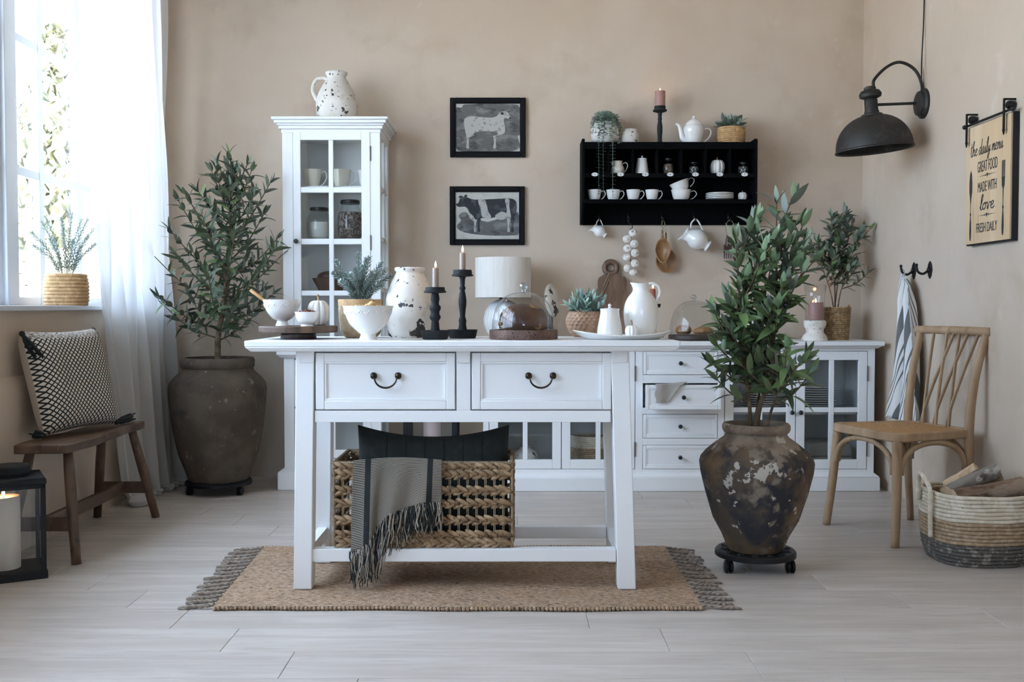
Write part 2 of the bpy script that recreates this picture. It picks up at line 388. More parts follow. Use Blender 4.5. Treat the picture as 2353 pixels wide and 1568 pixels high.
m_bounce_ground = mat('bounce_ground', (0.58, 0.54, 0.47), 0.95, layers=[((0.5,0.46,0.39), 3, 0.45, 0.6)])  # unseen ground, made pale to bounce warm sunlight into the room
m_fencew = mat('fence_wood', (0.62, 0.47, 0.32), 0.85, rnd=0.08)
m_rat = mat('woven_rattan_seat', (0.40, 0.225, 0.09), 0.7, layers=[((0.52,0.32,0.15), 180, 0.47, 0.56, 2), ((0.25,0.13,0.05), 200, 0.54, 0.62, 2)], bump=(200, 0.6, 2, 0.003))
m_gold = mat('brass_pearl', (0.55, 0.42, 0.25), 0.3, metal=0.6)
m_nail = mat('hardware_black', (0.01, 0.01, 0.01), 0.45, metal=0.4)
m_plastic = mat('black_plastic', (0.008, 0.008, 0.009), 0.4, spec=0.3)
def urnmat():
    n = NT('weathered_urn_clay'); v = n.coords('Object')
    def ly(c, col, sc, lo, hi, det, off):
        mp = n.node('ShaderNodeMapping'); mp.inputs['Location'].default_value = (off, off*1.7, off*0.6); n.link(v, mp.inputs['Vector'])
        return n.mix(n.step(n.noise(mp.outputs['Vector'], sc, det), lo, hi), c, col)
    c = ly((0.085, 0.064, 0.047), (0.165, 0.108, 0.062), 4.5, 0.46, 0.62, 6, 1.3)
    c = ly(c, (0.034, 0.034, 0.040), 5.0, 0.46, 0.60, 7, 2.9)
    c = ly(c, (0.20, 0.165, 0.13), 12, 0.56, 0.66, 7, 4.1)
    sp = n.node('ShaderNodeSeparateXYZ'); n.link(v, sp.inputs[0])
    # bare paler clay round the neck, breaking up over the shoulder
    z = n.math('ADD', sp.outputs['Z'], n.math('MULTIPLY', n.math('SUBTRACT', n.noise(v, 16, 6), 0.5), 0.16))
    bare = ly((0.25, 0.20, 0.152), (0.16, 0.118, 0.085), 12, 0.48, 0.66, 6, 7.7)
    c = n.mix(n.step(z, 0.375, 0.40), c, bare)
    # limewash flakes, thickest on the shoulder
    fl = n.math('ADD', n.noise(v, 13, 8, 0.62), n.math('MULTIPLY', n.math('SUBTRACT', 1.0, n.math('MINIMUM', n.math('MULTIPLY', n.math('ABSOLUTE', n.math('SUBTRACT', sp.outputs['Z'], 0.345)), 14.0), 1.0)), 0.07))
    c = n.mix(n.step(fl, 0.625, 0.64), c, (0.43, 0.395, 0.345))
    n.set(**{'Base Color': c}, Roughness=0.82); n.b.inputs['Specular IOR Level'].default_value = 0.25
    n.bump(n.noise(v, 22, 7), 0.5, 0.012); return n.m
m_urnR = urnmat()

def leafmat(name, top, under, rough=0.45, rnd=0.35):
    n = NT(name)
    g = n.node('ShaderNodeNewGeometry'); oi = n.node('ShaderNodeObjectInfo')
    c = n.mix(g.outputs['Backfacing'], top, under)
    tip = n.mix(n.step(oi.outputs['Random'], 0.80, 1.0), c, tuple(min(1, 1.5*x + a) for x, a in zip(top, (0.03, 0.045, 0.0))))
    h = n.node('ShaderNodeHueSaturation'); n.link(n.math('MULTIPLY_ADD', oi.outputs['Random'], 2*rnd, 1-rnd), h.inputs['Value'])
    n.link(tip, h.inputs['Color']); n.set(**{'Base Color': h.outputs['Color']}, Roughness=rough)
    n.b.inputs['Specular IOR Level'].default_value = 0.45
    return n.m
m_olive = leafmat('olive_leaf', (0.056, 0.090, 0.042), (0.155, 0.188, 0.135), 0.42)
m_rosem = leafmat('rosemary_needle', (0.25, 0.305, 0.265), (0.38, 0.43, 0.40), 0.7, 0.15)
m_succ = leafmat('sage_leaf', (0.20, 0.29, 0.23), (0.33, 0.42, 0.38), 0.6, 0.25)
m_succd = leafmat('sage_leaf_dark', (0.12, 0.17, 0.12), (0.26, 0.32, 0.28), 0.6, 0.25)
m_vine = leafmat('trailing_leaf', (0.12, 0.175, 0.135), (0.20, 0.26, 0.22), 0.55, 0.2)
m_olivef = mat('black_olive', (0.006, 0.006, 0.008), 0.25)

def glassmat(name, tint=(1,1,1), gloss=1.0, rough=0.01, ior=1.45):
    n = NT(name); n.n.remove(n.b)
    tr = n.node('ShaderNodeBsdfTransparent'); tr.inputs[0].default_value = (*tint, 1)
    gl = n.node('ShaderNodeBsdfGlossy'); gl.inputs['Roughness'].default_value = rough
    fr = n.node('ShaderNodeLayerWeight'); fr.inputs['Blend'].default_value = 0.5
    mx = n.node('ShaderNodeMixShader')
    n.link(n.math('MULTIPLY', n.math('MULTIPLY_ADD', n.math('POWER', fr.outputs['Facing'], 4.0), 0.75, 0.035), gloss), mx.inputs[0]); n.link(tr.outputs[0], mx.inputs[1]); n.link(gl.outputs[0], mx.inputs[2])
    n.link(mx.outputs[0], n.out.inputs['Surface']); return n.m
m_pane = glassmat('window_glass', (0.97, 0.985, 0.99), 0.8)
m_cabglass = glassmat('cabinet_glass', (0.975, 0.985, 0.985), 0.8)
m_dome = glassmat('dome_glass', (0.96, 0.97, 0.97), 1.3, 0.02, 1.5)
m_knobglass = glassmat('solid_glass_knob', (0.82, 0.86, 0.88), 3.5, 0.03, 1.6)

def flamemat():
    n = NT('flame'); n.n.remove(n.b)
    e = n.node('ShaderNodeEmission'); e.inputs['Color'].default_value = (1.0, 0.72, 0.42, 1); e.inputs['Strength'].default_value = 7.0
    n.link(e.outputs[0], n.out.inputs['Surface']); return n.m
m_flame = flamemat()

def curtainmat():
    n = NT('sheer_curtain'); n.n.remove(n.b)
    d = n.node('ShaderNodeBsdfDiffuse'); d.inputs[0].default_value = (0.86, 0.84, 0.81, 1)
    t = n.node('ShaderNodeBsdfTranslucent'); t.inputs[0].default_value = (0.56, 0.57, 0.585, 1)
    tr = n.node('ShaderNodeBsdfTransparent'); tr.inputs[0].default_value = (1, 1, 1, 1)
    a = n.node('ShaderNodeMixShader'); a.inputs[0].default_value = 0.5; n.link(d.outputs[0], a.inputs[1]); n.link(t.outputs[0], a.inputs[2])
    b = n.node('ShaderNodeMixShader'); b.inputs[0].default_value = 0.13; n.link(a.outputs[0], b.inputs[1]); n.link(tr.outputs[0], b.inputs[2])
    n.link(b.outputs[0], n.out.inputs['Surface']); return n.m
m_curtain = curtainmat()

def floormat():
    n = NT('pale_plank'); oi = n.node('ShaderNodeObjectInfo'); tc = n.node('ShaderNodeTexCoord')
    ad = n.node('ShaderNodeVectorMath'); ad.operation = 'MULTIPLY_ADD'
    cb = n.node('ShaderNodeCombineXYZ'); n.link(oi.outputs['Random'], cb.inputs[0]); n.link(oi.outputs['Random'], cb.inputs[1]); n.link(oi.outputs['Random'], cb.inputs[2])
    ad.inputs[1].default_value = (40, 23, 11); n.link(cb.outputs[0], ad.inputs[0]); n.link(tc.outputs['Object'], ad.inputs[2])
    mp = n.node('ShaderNodeMapping'); mp.inputs['Scale'].default_value = (0.9, 9.0, 1); n.link(ad.outputs[0], mp.inputs['Vector'])
    g1 = n.noise(mp.outputs['Vector'], 2.2, 6, 0.6, 0.6); g2 = n.noise(mp.outputs['Vector'], 7.0, 5, 0.6, 0.2)
    c = n.mix(n.step(g1, 0.35, 0.70), (0.49, 0.43, 0.385), (0.59, 0.535, 0.49))
    c = n.mix(n.math('MULTIPLY', n.step(g2, 0.52, 0.72), 0.55), c, (0.39, 0.345, 0.305))
    h = n.node('ShaderNodeHueSaturation'); n.link(n.math('MULTIPLY_ADD', oi.outputs['Random'], 0.10, 0.95), h.inputs['Value']); n.link(c, h.inputs['Color'])
    n.set(**{'Base Color': h.outputs['Color']}, Roughness=0.42); n.bump(g2, 0.06, 0.004); return n.m
m_floor = floormat()
m_gap = mat('plank_gap', (0.20, 0.17, 0.145), 0.9)

def rugmat():
    n = NT('jute_weave'); v = n.coords('Object', (1, 1.6, 1))
    a = n.noise(v, 55, 3); b = n.noise(v, 6, 4); k = n.noise(v, 120, 2)
    c = n.mix(n.step(a, 0.40, 0.62), (0.30, 0.195, 0.122), (0.44, 0.305, 0.205))
    c = n.mix(n.math('MULTIPLY', n.step(b, 0.5, 0.72), 0.5), c, (0.36, 0.22, 0.115))
    c = n.mix(n.step(k, 0.655, 0.68), c, (0.62, 0.52, 0.40))
    c = n.mix(n.step(a, 0.345, 0.33), c, (0.10, 0.07, 0.045))
    n.set(**{'Base Color': c}, Roughness=0.95); n.bump(a, 0.9, 0.012); return n.m
m_rug = rugmat()

def stripemat(name, ramp, freq, axis, base_rough=0.95, bump=None, bands=None, bandcol=None, slant=0.0):
    """constant-colour stripes across a UV axis"""
    n = NT(name); tc = n.node('ShaderNodeTexCoord'); sp = n.node('ShaderNodeSeparateXYZ'); n.link(tc.outputs['UV'], sp.inputs[0])
    a, b = (sp.outputs['X'], sp.outputs['Y']) if axis == 'u' else (sp.outputs['Y'], sp.outputs['X'])
    x = n.math('ADD', a, n.math('MULTIPLY', b, slant)) if slant else a
    fr = n.math('FRACT', n.math('MULTIPLY', x, freq))
    cr = n.node('ShaderNodeValToRGB'); cr.color_ramp.interpolation = 'CONSTANT'
    els = cr.color_ramp.elements
    els[0].position = ramp[0][0]; els[0].color = (*ramp[0][1], 1); els[1].position = ramp[1][0]; els[1].color = (*ramp[1][1], 1)
    for p, c in ramp[2:]:
        e = els.new(p); e.color = (*c, 1)
    n.link(fr, cr.inputs[0]); c = cr.outputs['Color']
    if bands:
        for lo, hi in bands:
            m = n.math('MULTIPLY', n.math('GREATER_THAN', b, lo), n.math('LESS_THAN', b, hi))
            c = n.mix(m, c, bandcol)
    n.set(**{'Base Color': c}, Roughness=base_rough)
    if bump: n.bump(n.noise(n.coords('UV', bump[2]), bump[0], 2), bump[1], 0.003)
    return n.m
DK = (0.017, 0.018, 0.017); CRM = (0.44, 0.395, 0.33)
m_throw = stripemat('knit_throw', [(0, DK), (0.5, CRM), (0.9, (0.10, 0.08, 0.06))], 62, 'v', bump=(120, 0.6, (1, 1, 1)), bands=[(0.135, 0.20), (0.84, 0.90)], bandcol=(0.016, 0.019, 0.018))
G2 = (0.15, 0.15, 0.145); WH = (0.74, 0.73, 0.71)
m_towel = stripemat('striped_towel', [(0, WH), (0.17, G2), (0.42, WH), (0.58, G2), (0.63, WH), (0.70, G2), (0.75, WH), (0.84, G2), (0.88, WH)], 2.6, 'u', bump=(200, 0.2, (1, 1, 1)), slant=0.55)

def pillowmat():
    n = NT('lattice_pillow'); tc = n.node('ShaderNodeTexCoord'); sp = n.node('ShaderNodeSeparateXYZ'); n.link(tc.outputs['UV'], sp.inputs[0])
    u = n.math('MULTIPLY', sp.outputs['X'], 19.0); v = n.math('MULTIPLY', sp.outputs['Y'], 19.0)
    a = n.math('PINGPONG', n.math('ADD', u, v), 0.5); b = n.math('PINGPONG', n.math('SUBTRACT', u, v), 0.5)
    lat = n.math('LESS_THAN', n.math('MINIMUM', a, b), 0.155)
    c = n.mix(lat, (0.62, 0.545, 0.45), (0.014, 0.014, 0.014))
    vec = n.coords('UV', (10, 60, 1)); marl = n.step(n.noise(vec, 3.0, 3), 0.48, 0.52)
    c = n.mix(n.math('GREATER_THAN', sp.outputs['Y'], 0.90), c, n.mix(marl, (0.10, 0.09, 0.08), (0.55, 0.49, 0.42)))
    n.set(**{'Base Color': c}, Roughness=0.95); n.bump(n.math('ADD', a, b), 0.5, 0.006); return n.m
m_pillow = pillowmat()

# ------------------------------------------------------------------ the room
YB, YF, XL, XR, ZC = 5.87, -7.0, -2.0, 2.0, 3.25       # back wall, wall behind the camera, side walls, ceiling
def struct(name, mb, m, label, cat, smooth=35, bevel=0):
    o = part(name, mb, m, None, smooth=smooth, bevel=bevel); tag(o, label, cat, kind='structure'); WT[o] = Vector((0,0,0)); return o

fl = struct('floor', MB().box(XL, XR, YF, YB, -0.08, -0.006), m_gap, 'pale whitewashed plank floor running under the furniture', 'floor')
PW, PL = 0.2095, 1.28
def plank_mesh(L, Wd):
    c = 0.0013; z0, z1 = -0.0055, 0.0
    m = MB(); m.hexa((0, L, 0, Wd), (0, L, 0, Wd), z0, z1 - c); m.hexa((0, L, 0, Wd), (c, L-c, c, Wd-c), z1 - c, z1)
    me = m.mesh('plank', 0); me.materials.append(m_floor); return me
pm_cache = {}
row = math.floor((YF - 2.664)/PW)
while 2.664 + row*PW < YB - 0.001:
    y0 = max(2.664 + row*PW, YF); y1 = min(2.664 + (row+1)*PW, YB)
    x = -0.617 - 0.213*row
    x -= math.ceil((x - XL)/PL)*PL
    if x > XL: x -= PL
    while x < XR - 0.01:
        a, b = max(x, XL), min(x + PL, XR)
        if b - a > 0.02:
            k = (round(b-a-0.0008, 3), round(y1-y0-0.0008, 3))
            if k not in pm_cache: pm_cache[k] = plank_mesh(*k)
            o = inst('plank', pm_cache[k], fl, Matrix.Translation((a+0.0004, y0+0.0004, 0)))
        x += PL
    row += 1

struct('ceiling', MB().box(XL-0.4, XR+0.2, YF-0.2, YB+0.2, ZC, ZC+0.12), mat('ceiling_paint', (0.52, 0.48, 0.43), 0.9), 'plain plastered ceiling above the room', 'ceiling')
struct('wall_back', MB().box(XL-0.36, XR+0.2, YB, YB+0.2, -0.08, ZC), m_plaster, 'beige limewashed back wall behind the cabinets', 'wall')
struct('wall_right', MB().box(XR, XR+0.2, YF-0.2, YB, -0.08, ZC), m_plaster, 'beige limewashed side wall carrying the lamp and sign', 'wall')
# left wall with two tall window openings
SZ, LZ = 0.985, 2.92
wl = MB()
wl.box(XL-0.36, XL, YF-0.2, YB, -0.08, SZ-0.02)
wl.box(XL-0.36, XL, YF-0.2, YB, LZ, ZC)
wl.box(XL-0.36, XL, YF-0.2, 0.94, SZ-0.02, LZ)
wl.box(XL-0.36, XL, 5.56, YB, SZ-0.02, LZ)
wo = struct('wall_left', wl, m_plaster, 'plastered window wall behind the bench and curtain', 'wall')
led = MB(); pf = [(XL, -0.0), (XL+0.035, 0.0), (XL+0.035, 0.62), (XL+0.028, 0.66), (XL+0.012, 0.69), (XL, 0.70)]
led.prism(pf, YF, 5.3, 'xz'); part('plaster_ledge', led, m_plaster, wo)
# wall behind the camera with a wide window
wf = MB()
wf.box(XL, XR, YF-0.2, YF, -0.08, 0.7); wf.box(XL, XR, YF-0.2, YF, 2.7, ZC)
wf.box(XL, -0.8, YF-0.2, YF, 0.7, 2.7); wf.box(0.8, XR, YF-0.2, YF, 0.7, 2.7)
struct('wall_front', wf, m_plaster, 'plastered wall behind the viewer with a wide window', 'wall')

def window_side(name, label, ys, zs, xw):
    """a window in the left wall: bars at depths ys (list of (y0,y1)), rails at zs"""
    t = bpy.data.objects.new(name, None); COL.objects.link(t); t.location = (xw, ys[0][0], SZ); WT[t] = Vector(t.location)
    tag(t, label, 'window', kind='structure')
    for a, b in ys:
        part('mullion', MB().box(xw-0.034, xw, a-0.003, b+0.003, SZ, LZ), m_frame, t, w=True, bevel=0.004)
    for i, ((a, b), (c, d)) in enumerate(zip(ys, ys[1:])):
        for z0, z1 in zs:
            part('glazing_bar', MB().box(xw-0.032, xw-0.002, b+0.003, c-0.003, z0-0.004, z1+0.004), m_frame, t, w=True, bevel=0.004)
        for (z0, z1), (z2, z3) in zip(zs, zs[1:]):
            part('pane', MB().box(xw-0.030, xw-0.027, b-0.004, c+0.004, z1-0.004, z2+0.004), m_pane, t, w=True)
    return t
XW = -2.2
zr = [(SZ, SZ+0.035), (1.572, 1.602), (2.165, 2.195), (2.76, 2.79), (LZ-0.03, LZ)]
window_side('window_1', 'white paned window partly veiled by the sheer curtain', [(4.535, 4.56), (4.79, 4.83), (5.20, 5.245), (5.52, 5.56)], zr, XW)
window_side('window_2', 'white paned window running on towards the viewer', [(0.94, 1.0), (1.62, 1.66), (2.16, 2.20), (2.70, 2.74), (3.30, 3.34), (3.90, 3.94), (4.40, 4.43)], zr, XW)
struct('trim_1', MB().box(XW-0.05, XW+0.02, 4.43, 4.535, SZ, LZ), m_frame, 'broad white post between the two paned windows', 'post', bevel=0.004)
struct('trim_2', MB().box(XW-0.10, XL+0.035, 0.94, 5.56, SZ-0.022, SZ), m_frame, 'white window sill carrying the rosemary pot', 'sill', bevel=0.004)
t = bpy.data.objects.new('window_3', None); COL.objects.link(t); t.location = (0, YF-0.1, 0.8); WT[t] = Vector(t.location)
tag(t, 'wide white paned window behind the viewer', 'window', kind='structure')
for i in range(4):
    x = -0.78 + i*(1.56/3); part('mullion', MB().box(x-0.025, x+0.025, YF-0.13, YF-0.07, 0.7, 2.7), m_frame, t, w=True)
for z in (0.72, 1.36, 2.04, 2.68): part('glazing_bar', MB().box(-0.8, 0.8, YF-0.125, YF-0.075, z-0.02, z+0.02), m_frame, t, w=True)

# ------------------------------------------------------------------ garden seen through the window
gd = struct('ground_outside', MB().box(-30, XL-0.36, -10, 40, -0.4, -0.3), m_bounce_ground, 'unseen pale ground outside bouncing light through the window', 'ground')
fe = T('garden_fence', 'pale wooden slat fence outside the window', 'fence', (-5.6, 12.6, -0.3))
for k in range(13):
    part('slat', MB().box(-2.0, 1.0, 0, 0.03, 0.1+k*0.145, 0.1+k*0.145+0.13), m_fencew, fe)
for x in (-1.9, -0.95, 0.0, 0.95): part('post', MB().box(x-0.05, x+0.05, 0.03, 0.12, 0, 2.0), m_fencew, fe)
def garden_tree(label, loc, h, r, seed, n):
    rd = random.Random(seed); t = T('garden_tree', label, 'tree', loc, group='sunlit garden trees')
    part('trunk', MB().tube([(0,0,0),(0.05,0,h*0.4),(0,0,h*0.8)], [0.12,0.09,0.04], 8), m_bark, t)
    m = MB()
    for k in range(n):
        z = h*(0.10 + 0.90*rd.random()); R = r*(1.05 - 0.75*(z/h)**2.2)*sqrt(rd.random()); a = rd.random()*2*pi
        c = Vector((R*cos(a), R*sin(a), z)); q = Euler((rd.random()*6, rd.random()*6, rd.random()*6)).to_matrix()
        s = 0.16 + 0.20*rd.random()
        m.add([c + q @ Vector(p)*s for p in ((-0.5,0,0),(0,-0.32,0.1),(0.6,0,0),(0,0.32,0.1))], [(0,1,2,3)])
    part('foliage', m, m_outleaf, t, kind='stuff', smooth=0)
garden_tree('tall yellow-green tree behind the near garden shrub', (-7.05, 16.4, -0.3), 5.7, 1.05, 1, 5200)
garden_tree('lower green tree at the far garden edge', (-10.7, 22.5, -0.3), 5.8, 1.9, 2, 5200)
garden_tree('slender pale tree beside the garden fence', (-4.6, 17.6, -0.3), 4.8, 1.0, 3, 2600)
garden_tree('bushy shrub close to the garden fence', (-9.2, 17.5, -0.3), 4.2, 0.9, 4, 2400)

# ------------------------------------------------------------------ sheer curtain
ct = T('sheer_curtain', 'floor length white sheer curtain hanging beside the window', 'curtain', (-1.88, 5.3, 0))
def curt(u, v):
    z = 3.02*v + 0.004
    y0 = terp([(0, 4.96), (0.3, 4.86), (1.0, 4.72), (3.0, 4.42)], z); y1 = terp([(0, 5.66), (1.0, 5.66), (3.0, 5.60)], z)
    y = lerp(y0, y1, u)
    amp = lerp(0.036, 0.026, v)
    x = -1.89 + amp*sin(2*pi*7*u + 0.8*sin(3*z)) + 0.5*amp*sin(2*pi*11.3*u + 1.7 + z) + 0.05*u*(1-v)**3
    y += 0.012*sin(2*pi*7*u + 1.4)
    if z < 0.07: x += 0.04*(0.07-z)/0.07*(0.5+0.5*sin(9*u))
    return Vector((x+1.88, y-5.3, z))
part('panel', MB().grid(curt, 150, 40), m_curtain, ct, smooth=180)
part('hem', MB().tube([curt(i/60, 0.004) + Vector((0.004,0,0.012)) for i in range(61)], [0.014+0.006*sin(i*0.9) for i in range(61)], 6), m_curtain, ct)
part('rod', MB().tube([(0.0,-1.1,3.04),(0.0,0.5,3.04)], 0.014, 10), m_iron, ct)
kn = MB(); rd = random.Random(3)
kn.lathe([(0.0,0.0),(0.05,0.004),(0.066,0.03),(0.05,0.058),(0.0,0.075)], 16, wob=0.10, ax=(0.9,1.25))
part('hem_bundle', kn, m_curtain, ct).location = (0.045, -0.28, 0.0)

# ------------------------------------------------------------------ furniture helpers
def glass_door(par, x0, x1, z0, z1, y, th, cols, rows, st, bar, knob=None, hinges=(), bot=None, sides=None):
    """framed door with panes in world coordinates; front face at depth y"""
    bot = bot or st
    fr = MB()
    fr.box(x0, x0+st, y, y+th, z0, z1); fr.box(x1-st, x1, y, y+th, z0, z1)
    fr.box(x0+st, x1-st, y, y+th, z0, z0+bot); fr.box(x0+st, x1-st, y, y+th, z1-st, z1)
    do = part('door', fr, m_white, par, w=True, bevel=0.002)
    ix0, ix1, iz0, iz1 = x0+st, x1-st, z0+bot, z1-st
    cw = (ix1-ix0-bar*(cols-1))/cols; rh = (iz1-iz0-bar*(rows-1))/rows
    for i in range(1, cols): part('glazing_bar', MB().box(ix0+i*cw+(i-1)*bar, ix0+i*cw+i*bar, y+0.002, y+th-0.003, iz0, iz1), m_white, do, w=True, bevel=0.002)
    for j in range(1, rows): part('glazing_bar', MB().box(ix0, ix1, y+0.003, y+th-0.003, iz0+j*rh+(j-1)*bar, iz0+j*rh+j*bar), m_white, do, w=True, bevel=0.002)
    for i in range(cols):
        for j in range(rows):
            a, b = ix0+i*(cw+bar), iz0+j*(rh+bar)
            part('pane', MB().box(a-0.003, a+cw+0.003, y+th*0.5, y+th*0.5+0.003, b-0.003, b+rh+0.003), m_cabglass, do, w=True)
    if knob: knob_at(do, knob[0], y, knob[1])
    for hx, ha, hb in hinges:
        part('hinge', MB().tube([(hx, y-0.003, ha), (hx, y-0.003, hb)], 0.004, 8), m_hinge, do, w=True)
    return do
def knob_at(par, x, y, z, r=0.0125):
    m = MB(); m.M = Matrix.Translation((x, y, z)) @ Matrix.Rotation(pi/2, 4, 'X')
    m.lathe([(0.005,0.0),(0.005,0.008),(r*0.75,0.011),(r,0.016),(r*0.95,0.022),(r*0.6,0.026),(0,0.027)], 16)
    return part('knob', m, m_knob, par, w=True)
def drawer_front(par, x0, x1, z0, z1, y, th=0.02, inset=0.026, dep=0.006):
    m = MB(); b = inset
    m.box(x0, x0+b, y, y+th, z0, z1); m.box(x1-b, x1, y, y+th, z0, z1); m.box(x0+b, x1-b, y, y+th, z0, z0+b); m.box(x0+b, x1-b, y, y+th, z1-b, z1)
    o = part('drawer', m, m_white, par, w=True, bevel=0.0025)
    part('panel', MB().box(x0+b, x1-b, y+dep, y+th, z0+b, z1-b), m_white, o, w=True)
    q = MB(); c = 0.007    # moulding inside the frame
    i0, i1, k0, k1 = x0+b, x1-b, z0+b, z1-b
    for (a, d_, e, f) in ((i0, i1, k0, k0+c), (i0, i1, k1-c, k1)): q.box(a, d_, y+0.0025, y+dep+0.001, e, f)
    for (a, d_, e, f) in ((i0, i0+c, k0+c, k1-c), (i1-c, i1, k0+c, k1-c)): q.box(a, d_, y+0.0025, y+dep+0.001, e, f)
    part('moulding', q, m_white, o, w=True, bevel=0.0015)
    return o

# ------------------------------------------------------------------ console table
TZ = 0.866; TY0, TY1 = 3.41, 3.94
tx0, tx1 = WX(560, 3.41), WX(1564, 3.41)
FY = 3.47                                   # front face of the frame
tb = T('console_table', 'white painted console table with two drawers standing on the rug', 'table', ((tx0+tx1)/2, 3.67, 0.014))
RZ = 0.014
tt = MB(); z1, z2 = TZ-0.036, TZ
pf = [(0.0, TZ), (0.0, TZ-0.022), (0.006, TZ-0.034), (0.012, TZ-0.036), (0.012, TZ-0.036)]
tt.box(tx0, tx1, TY0, TY1, TZ-0.021, TZ); tt.hexa((tx0+0.018, tx1-0.018, TY0+0.012, TY1-0.012), (tx0, tx1, TY0, TY1), TZ-0.037, TZ-0.021)
part('tabletop', tt, m_white, tb, w=True, bevel=0.004)
lxa, lxb = WX(679, FY), WX(1446, FY)        # outer edges of the legs at the top
lw, sp = 0.062, 0.020
AZ = WZ(971, FY)                             # underside of the apron
def leg(x0, x1, y0, y1, sx, sy):
    zt = TZ-0.037; m = MB(); m.hexa((x0+sx, x1+sx, y0+sy, y1+sy), (x0, x1, y0, y1), RZ, zt)
    return part('leg', m, m_white, tb, w=True, bevel=0.003)
RY = 3.87
for (xa, xb, sx) in ((lxa, lxa+lw, -sp*0.6), (lxb-lw, lxb, sp*1.3)):
    leg(xa, xb, FY, FY+lw, sx, -0.008); leg(xa, xb, RY-lw, RY, sx, 0.012)
ap = MB(); zt = TZ-0.037
d1a, d1b, d2a, d2b = WX(722, FY), WX(1047, FY), WX(1082, FY), WX(1407, FY)
dz0, dz1 = WZ(943, FY), WZ(810, FY)
ap.box(lxa+lw, lxb-lw, FY+0.004, FY+0.03, AZ, dz0-0.002); ap.box(lxa+lw, lxb-lw, FY+0.004, FY+0.03, dz1+0.002, zt)
ap.box(d1b+0.002, d2a-0.002, FY+0.004, FY+0.03, dz0-0.002, dz1+0.002)
ap.box(lxa+lw, lxb-lw, FY+0.05, FY+0.06, dz0, dz1)
part('apron_frame', ap, m_white, tb, w=True, bevel=0.0015)
part('side_apron', MB().box(lxa+0.012, lxa+0.034, FY+lw, RY-lw, AZ, zt), m_white, tb, w=True)
part('side_apron', MB().box(lxb-0.034, lxb-0.012, FY+lw, RY-lw, AZ, zt), m_white, tb, w=True)
part('rear_apron', MB().box(lxa+lw, lxb-lw, RY-0.03, RY-0.008, AZ, zt), m_white, tb, w=True)
for px0, px1 in ((684, 722), (1048, 1081), (1405, 1443)):
    b0, b1 = WX(px0, FY), WX(px1, FY); bz = WZ(834, FY)
    part('corner_block', MB().hexa((b0+0.002, b1-0.002, FY-0.004, FY+0.01), (b0, b1, FY-0.012, FY+0.01), bz, zt), m_white, tb, w=True, bevel=0.002)
for i, (xa, xb) in enumerate(((d1a+0.0025, d1b-0.0025), (d2a+0.0025, d2b-0.0025))):
    dr = drawer_front(tb, xa, xb, dz0+0.002, dz1-0.002, FY+0.001, 0.022, 0.030, 0.009)
    hx = WX(886 if i == 0 else 1243, FY); hz = WZ(864, FY); hw = 0.0415
    hd = MB()
    for s in (-1, 1):
        hd.M = Matrix.Translation((hx+s*hw, FY+0.008, hz)) @ Matrix.Rotation(pi/2, 4, 'X')
        hd.lathe([(0.0105,0),(0.0105,0.004),(0.0125,0.006),(0.0115,0.011),(0.006,0.016),(0,0.017)], 14, ribs=10, rib=0.10)
    hd.M = None
    P = []
    for k in range(17):
        a = pi + pi*k/16; P.append((hx + 0.0375*cos(a), FY-0.010-0.004*sin((k/16)*pi), hz-0.006 + 0.034*sin(a)))
    hd.tube(P, [0.0025+0.001*sin(pi*k/16) for k in range(17)], 8)
    part('handle', hd, m_bronze, dr, w=True)
sz0, sz1 = WZ(1292, FY), WZ(1263, FY)
part('stretcher', MB().box(lxa+lw-sp*0.55, lxb-lw+sp, FY+0.002, FY+0.045, sz0, sz1), m_white, tb, w=True, bevel=0.002)
part('stretcher', MB().box(lxa+lw-sp*0.55, lxb-lw+sp, RY-0.045, RY-0.002, sz0, sz1), m_white, tb, w=True, bevel=0.002)
part('side_stretcher', MB().box(lxa+0.005, lxa+0.04, FY+lw-0.01, RY-lw+0.01, sz0, sz1), m_white, tb, w=True)
part('side_stretcher', MB().box(lxb-0.035, lxb, FY+lw-0.01, RY-lw+0.01, sz0, sz1), m_white, tb, w=True)

# ------------------------------------------------------------------ jute rug with knotted fringes
rg = T('jute_rug', 'natural jute rug with knotted fringes under the white table', 'rug', (-0.18, 3.68, 0))
rx0, rx1, ry0, ry1 = -0.965, 0.615, 3.265, 4.10
def rugf(u, v):
    x = lerp(rx0, rx1, u); y = lerp(ry0, ry1, v)
    y += (0.006*sin(7*u) + 0.004*sin(23*u))*(1 if v < 0.5 else -1)*abs(v-0.5)*2; x -= 0.035*(v)*(1-u)
    return (x+0.18, y-3.68, 0.013 + 0.0009*sin(u*190)*sin(v*120))
m = MB().grid(rugf, 160, 90)
m.add([tuple(Vector(rugf(u, v))*1 - Vector((0,0,0.0125))) for u, v in ((0,0),(1,0),(1,1),(0,1))], [(0,3,2,1)])
part('weave', m, m_rug, rg, smooth=180)
for v, n in ((0.0, 118), (1.0, 118)):
    e = MB(); rd = random.Random(5)
    for k in range(n):
        p = rugf((k+0.5)/n, v); r = 0.0058 + 0.0022*rd.random()
        e.ball((p[0], p[1]+(0.002 if v else -0.002), 0.0078), (0.0075, r, 0.0072), 7, 5)
    part('bound_edge', e, m_rug, rg, kind='stuff', smooth=180)
rd = random.Random(11)
